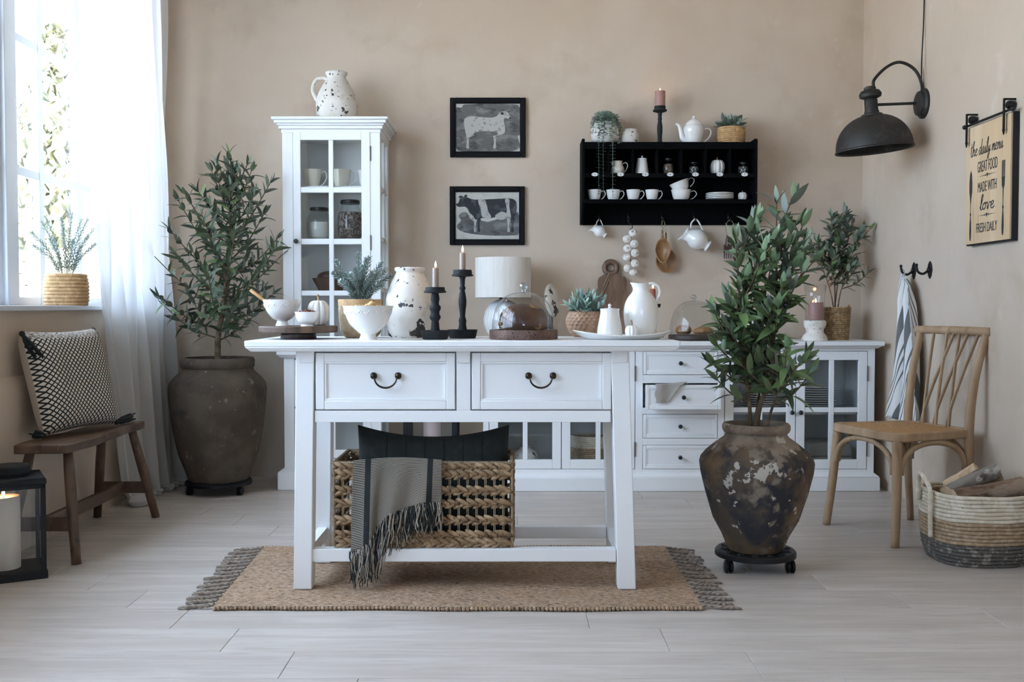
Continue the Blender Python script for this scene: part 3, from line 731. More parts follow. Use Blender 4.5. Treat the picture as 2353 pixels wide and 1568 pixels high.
for side in (0, 1):
    n = 16
    for k in range(n):
        v = (k+0.4)/n; p = Vector(rugf(side, v)); s = -1 if side == 0 else 1
        L = 0.105 + 0.03*rd.random(); dy = -0.012 + 0.024*rd.random() - 0.01
        P = [p, p+Vector((s*0.03, dy*0.3, -0.004)), p+Vector((s*L*0.55, dy*0.7+0.004*rd.uniform(-1,1), -0.006)), p+Vector((s*L*0.72, dy, -0.006))]
        m = MB(); C = catmull(P, 4)
        for q in (0, 1):
            m.tube([c + Vector((0, 0.0035*sin(i*1.3+q*pi), 0.001+0.003*cos(i*1.3+q*pi))) for i, c in enumerate(C)], 0.0046, 6)
        e = C[-1]; m.ball(e, (0.009, 0.0085, 0.007), 8, 6)
        for q in range(6):
            a = rd.uniform(-0.45, 0.45)
            m.tube([e, e+Vector((s*0.014*cos(a), 0.012*sin(a), 0.001)), e+Vector((s*0.030*cos(a), 0.026*sin(a), -0.004+0.004*rd.random()))], [0.0034, 0.003, 0.0018], 5)
        part('tassel', m, m_tassel, rg, smooth=180)

# ------------------------------------------------------------------ tall glass cabinet
VX0, VX1 = WX(651, 5.48), WX(875, 5.48); VYF, VYB = 5.48, YB-0.012
vt = T('display_cabinet', 'tall white glass-fronted display cabinet against the back wall', 'cabinet', ((VX0+VX1)/2, (VYF+VYB)/2, 0))
VT = 1.985
bd = MB()
st = WX(675, VYF)-VX0
for a, b in ((VX0, VX0+st), (VX1-st, VX1)): bd.box(a, b, VYF, VYF+0.045, 0.10, 1.93)
bd.box(VX0+st, VX1-st, VYF, VYF+0.045, 1.905, 1.93); bd.box(VX0+st, VX1-st, VYF, VYF+0.045, 0.70, 0.75); bd.box(VX0+st, VX1-st, VYF, VYF+0.045, 0.10, 0.16)
for a in (VX0, VX1-0.02): bd.box(a, a+0.02, VYB-0.06, VYB, 0.10, 1.93)
bd.box(VX0, VX0+0.02, VYF+0.045, VYB-0.06, 0.10, 1.93)
bd.box(VX1-0.02, VX1, VYF+0.045, VYB-0.06, 0.10, 0.16); bd.box(VX1-0.02, VX1, VYF+0.045, VYB-0.06, 1.88, 1.93); bd.box(VX1-0.02, VX1, VYF+0.045, VYB-0.06, 0.68, 0.77)
part('frame', bd, m_white, vt, w=True, bevel=0.002)
for z in (1.07, 1.345, 1.615):
    part('side_rail', MB().box(VX1-0.018, VX1-0.002, VYF+0.045, VYB-0.06, z-0.012, z+0.012), m_white, vt, w=True)
part('side_rail', MB().box(VX1-0.018, VX1-0.002, (VYF+VYB)/2-0.015, (VYF+VYB)/2+0.01, 0.77, 1.88), m_white, vt, w=True)
part('side_glass', MB().box(VX1-0.012, VX1-0.009, VYF+0.04, VYB-0.055, 0.16, 1.89), m_cabglass, vt, w=True)
part('back_panel', MB().box(VX0+0.02, VX1-0.02, VYB-0.014, VYB, 0.10, 1.93), m_white_in, vt, w=True)
for z in (0.12, 0.42, 0.725): part('shelf', MB().box(VX0+0.02, VX1-0.02, VYF+0.05, VYB-0.014, z-0.012, z), m_white_in, vt, w=True)
VSH = [WZ(670, 5.62), WZ(551, 5.62), WZ(432, 5.62)]
for z in VSH: part('shelf', MB().box(VX0+0.022, VX1-0.022, VYF+0.05, VYB-0.014, z-0.010, z), m_white_in, vt, w=True)
cr = MB()
for (o, a, b) in ((0.004, 1.905, 1.925), (0.016, 1.925, 1.942), (0.024, 1.942, 1.953), (0.036, 1.953, 1.970), (0.048, 1.970, 1.985)):
    cr.box(VX0-o, VX1+o, VYF-o, VYB, a, b)
part('cornice', cr, m_white, vt, w=True, bevel=0.004)
wa = MB(); wa.box(VX0-0.030, VX1+0.030, VYF-0.045, VYB, 0.722, 0.748); wa.hexa((VX0-0.012, VX1+0.012, VYF-0.02, VYB), (VX0-0.028, VX1+0.028, VYF-0.042, VYB), 0.706, 0.722)
part('waist_moulding', wa, m_white, vt, w=True, bevel=0.003)
pl = MB(); pl.box(VX0-0.026, VX1+0.026, VYF-0.055, VYB, 0.0, 0.095); pl.hexa((VX0-0.026, VX1+0.026, VYF-0.055, VYB), (VX0-0.002, VX1+0.002, VYF-0.01, VYB), 0.095, 0.112)
part('plinth', pl, m_white, vt, w=True, bevel=0.004)
dx0, dx1 = WX(676, VYF), WX(852, VYF)
# upper door: bars set to the measured rows
dz = [WZ(y, VYF) for y in (775, 680, 668, 562, 549, 443, 430, 322)]
du = MB(); gx = [WX(x, VYF) for x in (693, 757, 768, 832)]
du.box(dx0, gx[0], VYF-0.004, VYF+0.018, 0.752, WZ(303, VYF)); du.box(gx[3], dx1, VYF-0.004, VYF+0.018, 0.752, WZ(303, VYF))
du.box(gx[0], gx[3], VYF-0.004, VYF+0.018, dz[7], WZ(303, VYF)); du.box(gx[0], gx[3], VYF-0.004, VYF+0.018, 0.752, 0.785)
do = part('door', du, m_white, vt, w=True, bevel=0.002)
part('glazing_bar', MB().box(gx[1], gx[2], VYF-0.002, VYF+0.016, 0.785, dz[7]), m_white, do, w=True, bevel=0.003)
for a, b in ((dz[1], dz[2]), (dz[3], dz[4]), (dz[5], dz[6])): part('glazing_bar', MB().box(gx[0], gx[3], VYF-0.001, VYF+0.016, a, b), m_white, do, w=True, bevel=0.003)
for a, b in ((gx[0], gx[1]), (gx[2], gx[3])):
    for c_, d_ in ((0.785, dz[1]), (dz[2], dz[3]), (dz[4], dz[5]), (dz[6], dz[7])):
        part('pane', MB().box(a-0.002, b+0.002, VYF+0.006, VYF+0.009, c_-0.002, d_+0.002), m_cabglass, do, w=True)
knob_at(do, WX(683, VYF), VYF-0.004, WZ(555, VYF), 0.0125)
for a, b in ((370, 336), (575, 541)): part('hinge', MB().tube([(dx1+0.001, VYF-0.004, WZ(a, VYF)), (dx1+0.001, VYF-0.004, WZ(b, VYF))], 0.0035, 8), m_hinge, do, w=True)
glass_door(vt, dx0, dx1, 0.165, 0.695, VYF-0.004, 0.02, 2, 2, 0.045, 0.026, knob=(WX(683, VYF), 0.44))

# ------------------------------------------------------------------ long sideboard
SYF, SYB, STZ = 5.42, YB-0.012, 0.797
SX0, SX1 = WX(1110, SYF), WX(2012, SYF)
sb = T('sideboard', 'long white sideboard with glass doors and four small drawers', 'sideboard', ((SX0+SX1)/2, (SYF+SYB)/2, 0))
tp = MB(); tp.box(SX0-0.03, SX1+0.05-0.015, SYF-0.05, SYB, STZ-0.024, STZ); tp.hexa((SX0-0.008, SX1+0.01, SYF-0.016, SYB), (SX0-0.024, SX1+0.03, SYF-0.040, SYB), STZ-0.038, STZ-0.024)
part('worktop', tp, m_white, sb, w=True, bevel=0.004)
pl = MB(); pl.box(SX0-0.012, SX1+0.024, SYF-0.035, SYB, 0, 0.076); pl.hexa((SX0-0.012, SX1+0.024, SYF-0.035, SYB), (SX0, SX1+0.002, SYF-0.004, SYB), 0.076, 0.096)
part('plinth', pl, m_white, sb, w=True, bevel=0.005)
x = lambda p: WX(p, SYF)
DZ0, DZ1 = WZ(1079, SYF), WZ(807, SYF)
bx = MB(); zt = STZ-0.038
for a, b in ((SX0, x(1123)), (x(1461), x(1478)), (x(1651), x(1666)), (x(1996), SX1)): bx.box(a, b, SYF, SYF+0.04, 0.09, zt)
bx.box(x(1123), x(1461), SYF, SYF+0.04, DZ1, zt); bx.box(x(1666), x(1996), SYF, SYF+0.04, DZ1, zt); bx.box(x(1123), x(1461), SYF, SYF+0.04, 0.09, DZ0); bx.box(x(1666), x(1996), SYF, SYF+0.04, 0.09, DZ0)
dr = [(808, 862), (881, 938), (952, 1008), (1023, 1079)]
ed = [WZ(a, SYF) for p in dr for a in p]
for a, b in ((ed[0], zt), (ed[2], ed[1]), (ed[4], ed[3]), (ed[6], ed[5]), (0.09, ed[7])): bx.box(x(1478), x(1651), SYF, SYF+0.04, min(a, b), max(a, b))
for a in (SX0, SX1-0.018): bx.box(a, a+0.018, SYF+0.04, SYB, 0.09, zt)
for a in (x(1468), x(1655)): bx.box(a, a+0.016, SYF+0.04, SYB-0.014, 0.09, zt)
part('carcass', bx, m_white, sb, w=True, bevel=0.0015)
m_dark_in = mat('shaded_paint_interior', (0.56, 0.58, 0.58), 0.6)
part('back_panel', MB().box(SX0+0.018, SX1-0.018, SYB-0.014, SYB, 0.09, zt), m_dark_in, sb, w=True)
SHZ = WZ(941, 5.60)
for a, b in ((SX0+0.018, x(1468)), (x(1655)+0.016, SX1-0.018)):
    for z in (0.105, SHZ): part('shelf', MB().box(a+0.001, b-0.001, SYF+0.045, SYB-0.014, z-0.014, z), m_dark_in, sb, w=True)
stl = 0.046; bar = 0.026
for i, (a, b) in enumerate(((1124, 1290), (1291, 1460), (1667, 1830), (1831, 1995))):
    left = i % 2 == 0
    kx = x(b)-0.022 if left else x(a)+0.022
    hx = x(a) if left else x(b)
    glass_door(sb, x(a)+0.001, x(b)-0.001, DZ0+0.002, DZ1-0.002, SYF-0.002, 0.022, 2, 2, stl, bar, knob=(kx, SHZ+0.002),
               hinges=[(hx, WZ(876, SYF), WZ(841, SYF)), (hx, WZ(1049, SYF), WZ(1016, SYF))], bot=0.05)
for k, (a, b) in enumerate(dr):
    y = SYF-0.003 - (0.10 if k == 1 else 0)
    o = drawer_front(sb, x(1479), x(1650), WZ(b, SYF)+0.002, WZ(a, SYF)-0.002, y, 0.02, 0.017, 0.005)
    knob_at(o, x(1564), y+0.003, (WZ(a, SYF)+WZ(b, SYF))/2, 0.0115)
    if k == 1:
        za, zb = WZ(b, SYF)+0.008, WZ(a, SYF)-0.016; m = MB()
        m.box(x(1485), x(1485)+0.012, y+0.02, SYF+0.25, za, zb); m.box(x(1644)-0.012, x(1644), y+0.02, SYF+0.25, za, zb); m.box(x(1485)+0.012, x(1644)-0.012, y+0.02, SYF+0.25, za, za+0.006)
        part('drawer_box', m, m_white_in, o, w=True)
# linen napkin hanging out of the pulled drawer
yy = SYF-0.103
def nap(u, v):
    xa = lerp(x(1500), x(1556), u); w = lerp(1.0, 0.55, v)
    zt = WZ(884, yy)
    if v < 0.18:
        t = v/0.18; return (lerp(xa+0.03*(1-u), xa, t)+0.05*(1-t)*u, lerp(yy+0.05, yy-0.006, t), lerp(zt-0.012, zt+0.004, sin(t*pi/2)) + 0.012*u*u*(1-0.3*t))
    t = (v-0.18)/0.82
    L = terp([(0, 0.099), (0.55, 0.099), (1.0, 0.012)], u)
    return (xa + 0.035*u*u*(1-t)*1.2 + 0.004*sin(9*t+5*u), yy-0.007-0.004*sin(u*9)-0.004*t, zt+0.004+0.010*u*u - L*t)
solo('linen_napkin', 'crumpled beige linen napkin hanging from the open drawer', 'napkin', MB().grid(nap, 26, 26), m_linen, smooth=180).modifiers.new('thick', 'SOLIDIFY').thickness = 0.002

# ------------------------------------------------------------------ leaves and trees
def leaf_mesh(name, L, Wd, bend, fold, m, n=5):
    vs = []; fs = []
    for i in range(n+1):
        t = i/n; w = Wd*0.5*(sin(pi*min(1, t**0.85*0.97+0.02)))**0.72 if 0 < i < n else Wd*0.04
        z = -bend*L*t*t; x = L*t
        vs += [(x, -w, z+fold*w), (x, 0, z), (x, w, z+fold*w)]
    for i in range(n):
        a = i*3
        fs += [(a, a+3, a+4, a+1), (a+1, a+4, a+5, a+2)]
    me = bpy.data.meshes.new(name); me.from_pydata(vs, [], fs); me.polygons.foreach_set('use_smooth', [True]*len(me.polygons))
    me.materials.append(m); me.update(); return me
def frame(p, d, up, s=1.0):
    """matrix with x along d and z near up"""
    d = d.normalized(); y = up.cross(d)
    y = y.normalized() if y.length > 1e-5 else d.orthogonal().normalized()
    z = d.cross(y)
    M = Matrix((d, y, z)).transposed().to_4x4()
    return Matrix.Translation(p) @ M @ Matrix.Diagonal((s, s, s, 1))
def along(C, t):
    k = t*(len(C)-1); i = min(int(k), len(C)-2); f = k-i
    return C[i].lerp(C[i+1], f), (C[i+1]-C[i]).normalized()
def olive_tree(name, label, loc, stems, branches, L, Wd, cap, seed, spacing, olives=8, cat='tree', leafmat_=None, xmax=None, tiprad=0.0022, block=None):
    """stems: list of point lists (local); branches: (stem, t, azimuth, elevation, length)"""
    rd = random.Random(seed); t = T(name, label, cat, loc)
    lm = [leaf_mesh('leaf', L, Wd, b, f, leafmat_ or m_olive) for b, f in ((0.10, 0.25), (0.28, 0.35), (-0.08, 0.2), (0.45, 0.3))]
    SC_ = [catmull(s, 6) for s, r in stems]
    for C, (s, r) in zip(SC_, stems):
        part('trunk', MB().tube(C, [lerp(r[0], r[1], i/(len(C)-1)) for i in range(len(C))], 8), m_bark, t, smooth=180)
    slots = []
    for (si, bt, az, el, ln) in branches:
        p, _ = along(SC_[si], bt)
        d = Vector((cos(az)*cos(el), sin(az)*cos(el), sin(el)))
        e = p + d*ln + Vector((0, 0, 0.16*ln)); mid = p + d*ln*0.5 + Vector((rd.uniform(-1, 1), rd.uniform(-1, 1), -0.3))*0.05*ln
        C = catmull([p, mid, e], 7)
        part('branch', MB().tube(C, [lerp(0.0045, tiprad, i/(len(C)-1)) for i in range(len(C))], 6), m_bark, t, smooth=180)
        slots.append((C, ln, 0.22))
    for C, (s, r) in zip(SC_, stems): slots.append((C[len(C)//2:], sum((a-b).length for a, b in zip(C[len(C)//2:], C[len(C)//2+1:])), 0.15))
    out = []
    for C, ln, t0 in slots:
        n = max(3, int(ln*(1-t0)/spacing)); roll = rd.random()*6.28
        for k in range(n+1):
            tt = t0 + (1-t0)*k/n; p, d = along(C, min(tt, 0.999))
            a0 = d.orthogonal().normalized(); b0 = d.cross(a0); roll += pi/2 + rd.uniform(-0.3, 0.3)
            for q in (0, pi):
                sd = a0*cos(roll+q) + b0*sin(roll+q)
                ang = (0.85 if k < n else 0.45) + rd.uniform(-0.2, 0.25)
                ld = d*cos(ang) + sd*sin(ang) + Vector((0, 0, rd.uniform(-0.1, 0.12)))
                up = d + Vector((rd.uniform(-.3, .3), rd.uniform(-.3, .3), rd.uniform(0, .6)))
                s = rd.uniform(0.72, 1.12)*(0.8 if k == n else 1)
                if block is not None and block(Vector(loc) + p + ld.normalized()*L*s): continue
                if xmax is not None and loc[0] + (p+ld.normalized()*L*s).x > xmax: continue
                out.append((frame(p, ld, up, s), rd.randrange(4), k == n))
            if k == n: out.append((frame(p, d, d.orthogonal(), 0.75), 0, True))
    rd.shuffle(out)
    for M, v, _ in out[:cap]: inst('leaf', lm[v], t, M)
    rest = out[cap:]
    if rest:
        m = MB()
        for M, v, _ in rest:
            m.M = M; m.add([tuple(q.co) for q in lm[v].vertices], [tuple(p.vertices) for p in lm[v].polygons])
        me = bpy.data.meshes.new('foliage'); me.from_pydata([tuple(p) for p in m.v], [], m.f); me.polygons.foreach_set('use_smooth', [True]*len(me.polygons))
        part('foliage', me, leafmat_ or m_olive, t, kind='stuff')
    om = MB().ball((0, 0, 0), (0.0085, 0.0085, 0.0125), 10, 7).mesh('olive', 180); om.materials.append(m_olivef)
    for k in range(olives):
        C, ln, _ = slots[rd.randrange(len(slots))]; p, d = along(C, rd.uniform(0.4, 0.85))
        inst('olive', om, t, Matrix.Translation(p + Vector((rd.uniform(-1, 1), rd.uniform(-1, 1), -0.5)).normalized()*0.010))
    print(label, len(out))
    return t
def dolly(label, loc, R, h, n_holes=14, nc=3):
    t = T('plant_dolly', label, 'plant stand', loc)
    z0, z1 = h-0.022, h
    m = MB(); m.lathe([(R*0.62, z1), (R*0.96, z1), (R, z1-0.006), (R, z0), (R*0.9, z0-0.002), (R*0.62, z0), (R*0.62, z1)], 40)
    m.lathe([(0.0, z1-0.008), (R*0.63, z1-0.008), (R*0.63, z0), (0, z0)], 32)
    part('platform', m, m_plastic, t)
    for k in range(n_holes):
        a = 2*pi*k/n_holes; part('boss', MB().ring((R*0.80*cos(a), R*0.80*sin(a), z1), 0.011, 0.003, 12, 6), m_plastic, t)
    for k in range(nc):
        a = 2*pi*k/nc - radians(30); c = Vector((R*0.88*cos(a), R*0.88*sin(a), 0))
        w = MB(); r = (z0-0.004)/2
        for s in (-1, 1):
            w.M = Matrix.Translation(c + Vector((s*0.0085, 0, r))) @ Matrix.Rotation(pi/2, 4, 'Y')
            w.lathe([(0, -0.007), (r*0.8, -0.007), (r, -0.004), (r, 0.004), (r*0.8, 0.007), (0, 0.007)], 16)
        o = part('caster', w, m_plastic, t)
        part('fork', MB().box(c.x-0.008, c.x+0.008, c.y-0.004, c.y+0.004, r, z0), m_plastic, o)
    return t

# big brown urn with olive tree by the curtain
dL = 5.36; xL = WX(499, dL); sL = dL/F
dolly('dark plant dolly under the brown urn beside the curtain', (xL, dL, 0), 0.172, 0.070)
ur = T('clay_urn', 'large rough brown clay urn beside the curtain', 'urn', (xL, dL, 0.0705))
zz = lambda y: max(0, WZ(y, dL) - 0.070)
pr = [(0, 0), (0.150, 0), (0.158, 0.012), (0.175, 0.06), (0.205, zz(1040)), (0.232, zz(980)), (0.248, zz(920)), (0.251, zz(893)), (0.246, zz(880)), (0.225, zz(868)), (0.185, zz(852)), (0.182, zz(846)), (0.188, zz(843)), (0.190, zz(828)), (0.183, zz(822)), (0.165, zz(822)), (0.158, zz(840)), (0.175, zz(880)), (0.13, zz(890)), (0, zz(890))]
part('body', MB().lathe(pr, 56, wob=0.006), m_urnL, ur, smooth=40)
part('soil', MB().lathe([(0, zz(872)), (0.178, zz(872)), (0.178, zz(878)), (0, zz(878))], 24), m_soil, ur)
rt = random.Random(21)
base = (xL, dL, 0.070 + zz(872))
def loc_of(px, py, d, base): p = W(px, py, d); return Vector(p) - Vector(base)
trunkL = [(0.01, 0, 0), loc_of(500, 810, dL, base), loc_of(503, 760, dL-.02, base), loc_of(517, 690, dL, base), loc_of(520, 620, dL+.02, base), loc_of(530, 540, dL, base), loc_of(530, 470, dL, base), loc_of(535, 395, dL, base)]
brL = []
hL = trunkL[-1].z
for k in range(42):
    f = k/41; bt = 0.22 + 0.74*f; az = k*2.39996 + 0.6
    R = terp([(0, 0.27), (0.18, 0.36), (0.45, 0.33), (0.7, 0.24), (1, 0.10)], f)*rt.uniform(0.8, 1.12)
    el = terp([(0, 0.35), (0.5, 0.62), (1, 1.0)], f) + rt.uniform(-0.15, 0.2)
    if sin(az) > 0.3: R *= 0.8
    brL.append((0, bt, az, el, R*1.12))
olive_tree('olive_tree', 'full olive tree growing from the brown urn beside the curtain', base, [(trunkL, (0.019, 0.005))], brL, 0.088, 0.026, 300, 4, 0.026, 18, block=lambda q: (q.x > VX0-0.035 and q.y > VYF-0.06) or q.x < -1.815 or q.y > YB-0.02)

# weathered urn with olive tree in front of the sideboard
dR = 3.80; xR_ = WX(1740, dR)
dolly('black wheeled plant dolly under the flaking weathered urn', (xR_, dR, 0), 0.149, 0.074)
ur2 = T('weathered_urn', 'weathered dark urn with flaking pale patches in front of the sideboard', 'urn', (xR_, dR, 0.0745))
zz = lambda y: max(0, WZ(y, dR) - 0.074)
pr = [(0, 0), (0.098, 0), (0.104, 0.006), (0.126, 0.06), (0.158, zz(1190)), (0.188, zz(1130)), (0.206, zz(1085)), (0.2105, zz(1062)), (0.205, zz(1050)), (0.185, zz(1036)), (0.150, zz(1018))]
part('body', MB().lathe(pr + [(0.145, zz(1016)), (0, zz(1016))], 64, wob=0.005), m_urnR, ur2, smooth=40)
pn = [(0.150, zz(1018.5)), (0.134, zz(1011)), (0.120, zz(1005)), (0.113, zz(999)), (0.113, zz(995)), (0.120, zz(992)), (0.1245, zz(986)), (0.1245, zz(978)), (0.119, zz(973)), (0.108, zz(973)), (0.101, zz(980)), (0.100, zz(1000)), (0.13, zz(1016))]
part('neck', MB().lathe(pn, 64, wob=0.004), m_urnR, ur2, smooth=50)
part('soil', MB().lathe([(0, zz(990)), (0.1005, zz(990)), (0.1005, zz(996)), (0, zz(996))], 24), m_soil, ur2)
base = (xR_, dR, 0.074 + zz(990))
lo = lambda px, py, dd=0.0: loc_of(px, py, dR+dd, base)
stemsR = [([(0.0, 0, -0.0), lo(1742, 950), lo(1752, 915), lo(1772, 880), lo(1776, 820), lo(1780, 740), lo(1784, 640), lo(1784, 470)], (0.012, 0.003)),
          ([(-0.02, 0.01, 0), lo(1722, 930, .01), lo(1712, 850, .03), lo(1700, 760, .02), lo(1698, 660), lo(1690, 560)], (0.008, 0.003)),
          ([(0.035, -0.01, 0), lo(1772, 945, -.03), lo(1790, 900, -.04), lo(1810, 860, -.05)], (0.006, 0.003)),
          ([(0.0, 0.03, 0), lo(1745, 900, .06), lo(1750, 800, .08), lo(1740, 650, .06), lo(1740, 540, .03)], (0.007, 0.003))]
brR = []
rt = random.Random(33)
for k in range(56):
    f = k/55; az = k*2.39996 + 1.0
    si = (0, 1, 0, 3, 0, 1)[k % 6]; bt = 0.25 + 0.70*((k*0.381966) % 1.0)
    R = 0.175*rt.uniform(0.75, 1.12)*(0.8 if cos(az) < -0.3 else 1); el = rt.uniform(0.6, 1.1)
    brR.append((si, bt, az, el, R))
for k in range(7): brR.append((2, 0.45 + 0.5*k/6, k*1.9 + 5.6, 0.55, 0.15))
for k in range(5): brR.append((1, 0.22 + 0.1*k, 2.6 + k*0.5, 0.4, 0.13))
olive_tree('olive_tree', 'leafy olive tree growing from the flaking weathered urn', base, stemsR, brR, 0.096, 0.030, 300, 9, 0.034, 9)

# small olive in a wicker basket on the sideboard
dC = 5.66; xC = WX(1919, dC); sC = dC/F
pb = T('potted_olive', 'small olive plant in a brown wicker basket in the corner', 'potted plant', (xC, dC, STZ))
r0 = 33*sC; hb = 75*sC
m = MB(); rows = 17
for j in range(rows):
    z = hb*(j+0.5)/rows; rr = lerp(r0*0.86, r0, j/rows); n = 36
    P = [(((rr + 0.0022*(1 if (i+j) % 2 else -1))*cos(2*pi*i/n)), ((rr + 0.0022*(1 if (i+j) % 2 else -1))*sin(2*pi*i/n)), z) for i in range(n+1)]
    m.tube(P, hb/rows*0.56, 6, cap=False)
m.lathe([(0, 0.003), (r0*0.84, 0.003), (r0*0.95, hb*0.98), (r0*0.9, hb*0.98), (r0*0.8, hb*0.9), (0, hb*0.9)], 24)
part('basket', m, m_wickerb, pb, smooth=180)
part('handle', MB().ring((r0*0.97, 0, hb-0.004), 0.014, 0.004, 12, 6, 'x', (0, pi)), m_wickerb, pb)
part('handle', MB().ring((-r0*0.97, 0, hb-0.004), 0.014, 0.004, 12, 6, 'x', (0, pi)), m_wickerb, pb)
pbase = (xC, dC, STZ + hb*0.9)
lc = lambda px, py, dd=0.0: loc_of(px, py, dC+dd, pbase)
stC = [([(0, 0, 0), lc(1918, 660), lc(1912, 600), lc(1910, 500)], (0.005, 0.002)), ([(0.01, -0.01, 0), lc(1932, 670, -.03), lc(1952, 610, -.04), lc(1965, 550, -.05)], (0.004, 0.002)),
       ([(-0.01, -0.01, 0), lc(1908, 670, -.03), lc(1888, 610, -.06), lc(1878, 560, -.05)], (0.004, 0.002)), ([(0.0, 0.01, 0), lc(1925, 650, .03), lc(1935, 580, .03), lc(1945, 520, .02)], (0.004, 0.002))]
rt = random.Random(5)
brC = [(k % 4, 0.35 + 0.6*((k*0.618) % 1), k*2.4, rt.uniform(0.4, 0.9), rt.uniform(0.09, 0.15)) for k in range(30)]
ot = olive_tree('olive_plant', None, pbase, stC, brC, 0.074, 0.024, 300, 6, 0.026, 4, None, xmax=1.985)
# its pieces belong to the potted plant
for ch in list(ot.children):
    ch.parent = pb; ch.location = ch.location + Vector((0, 0, hb*0.9))
bpy.data.objects.remove(ot)

def sprig_plant(par, z0, sprigs, seed, nlen=0.026, m=None, spread=1.0, nw=0.0034):
    """rosemary-like sprigs: each sprig one part of stem and needles"""
    rd = random.Random(seed)
    for (tx, ty, tz) in sprigs:
        a = Vector((tx*0.18+rd.uniform(-.008, .008), ty*0.18, z0)); e = Vector((tx, ty, z0+tz))
        C = catmull([a, a.lerp(e, 0.5)+Vector((-tx*0.12, -ty*0.12, 0.01)), e], 12)
        b = MB(); b.tube(C, 0.0016, 5); roll = rd.random()*6
        for i in range(4, len(C)):
            for h in (0,):
                p, d = along(C, min((i-h)/(len(C)-1), 0.999)); o1 = d.orthogonal().normalized(); o2 = d.cross(o1); roll += 0.7
                for q in range(5):
                    g = roll + q*2*pi/5; sd = o1*cos(g)+o2*sin(g); L = nlen*rd.uniform(0.7, 1.1)*(1.0 if i < len(C)-3 else 0.7)
                    td = (d*0.62 + sd*0.8).normalized(); w = td.cross(d).normalized()*nw
                    b.add([p-w*0.5, p+td*L*0.5+w, p+td*L, p+td*L*0.5-w], [(0, 1, 2, 3)])
        o = part('sprig', b, m or m_rosem, par, smooth=0)
rd = random.Random(8)
def coil_pot(par, prof, rows, m, rr=None, name='rope_pot', n=30, twist=1.0):
    """pot of stacked rope coils; prof: list (r,z)"""
    H = prof[-1][1]; b = MB()
    for j in range(rows):
        z = H*(j+0.5)/rows; r = terp([(q[1], q[0]) for q in prof], z)
        b.ring((0, 0, z), r-H/rows*0.4, H/rows*0.58, n, 7)
    b.lathe([(0, 0.002), (prof[0][0]*0.97, 0.002)] + [(p[0]*0.965, max(p[1], 0.002)) for p in prof] + [(prof[-1][0]*0.86, H), (prof[-1][0]*0.84, H*0.86), (0, H*0.86)], n)
    return part(name, b, m, par, smooth=180)

# rosemary on the window sill
dW = 4.72; s = dW/F; xw = -2.055
rp = T('potted_rosemary', 'rosemary in a round tan rope pot on the window sill', 'potted plant', (xw, dW, SZ))
coil_pot(rp, [(45*s, 0), (48.5*s, 14*s), (48.5*s, 50*s), (45*s, 68*s), (44*s, 72*s)], 9, m_jutepot)
SPR = [(-0.155, 0.0, 0.20), (-0.12, 0.03, 0.25), (-0.075, -0.05, 0.27), (-0.03, 0.03, 0.27), (0.0, -0.04, 0.25), (0.025, 0.02, 0.29), (0.065, 0.03, 0.26), (0.11, -0.02, 0.26), (0.155, 0.0, 0.245), (0.09, 0.05, 0.19), (-0.09, 0.06, 0.18), (-0.05, -0.07, 0.17), (0.06, -0.07, 0.16), (0.13, 0.03, 0.15), (-0.14, -0.02, 0.14)]
sprig_plant(rp, 66*s, [(a*0.98, b*0.75 - abs(a)*0.0, c) for a, b, c in SPR], 3, 0.025)

# ------------------------------------------------------------------ rustic bench
bn = T('wooden_bench', 'rustic dark wooden bench under the window', 'bench', (-1.78, 4.26, 0))
bx0, bx1, by0, by1, bz = -1.885, -1.682, 3.85, 4.67, 0.457
def seat(u, v, top):
    yy = lerp(by0, by1, v); w = 1 + 0.05*sin(v*9)+0.03*sin(v*23)
    xx = (bx0+bx1)/2 + (u-0.5)*(bx1-bx0)*w
    return (xx+1.78, yy-4.26, bz - (0 if top else 0.034) + 0.0035*sin(v*7+u*2) - 0.004*abs(u-0.5))
m = MB(); n = 24
ro = [seat(0, i/n, 1) for i in range(n+1)] + [seat(1, i/n, 1) for i in range(n, -1, -1)]
rb = [seat(0, i/n, 0) for i in range(n+1)] + [seat(1, i/n, 0) for i in range(n, -1, -1)]
k = len(ro); m.add(ro+rb, [tuple(range(k)), tuple(range(2*k-1, k-1, -1))] + [(i, k+i, k+(i+1) % k, (i+1) % k) for i in range(k)])
part('seat', m, m_darkwood, bn, bevel=0.004)
L4 = {}
for key, tx, ty, fx, fy in (('a', -1.715, 3.93, -1.657, 3.86), ('b', -1.72, 4.60, -1.657, 4.73), ('c', -1.855, 3.93, -1.93, 3.86), ('d', -1.85, 4.60, -1.93, 4.73)):
    P0, P1 = Vector((tx+1.78, ty-4.26, bz-0.02)), Vector((fx+1.78, fy-4.26, 0.0)); L4[key] = (P0, P1)
    C = [P0.lerp(P1, i/6) for i in range(7)]
    part('leg', MB().tube(C, [0.017, 0.020, 0.021, 0.021, 0.020, 0.019, 0.018], 9), m_darkwood, bn, smooth=180)
for a, b in (('a', 'c'), ('b', 'd')):
    p, q = L4[a][0].lerp(L4[a][1], 0.66), L4[b][0].lerp(L4[b][1], 0.66)
    part('cross_rail', MB().box(q.x-0.01, p.x+0.01, p.y-0.011, p.y+0.011, p.z-0.026, p.z+0.026), m_darkwood, bn, bevel=0.003)
p = (L4['a'][0].lerp(L4['a'][1], 0.66) + L4['c'][0].lerp(L4['c'][1], 0.66))/2; q = (L4['b'][0].lerp(L4['b'][1], 0.66) + L4['d'][0].lerp(L4['d'][1], 0.66))/2
part('long_rail', MB().box(p.x-0.012, p.x+0.012, p.y, q.y, p.z-0.026, p.z+0.026), m_darkwood, bn, bevel=0.003)

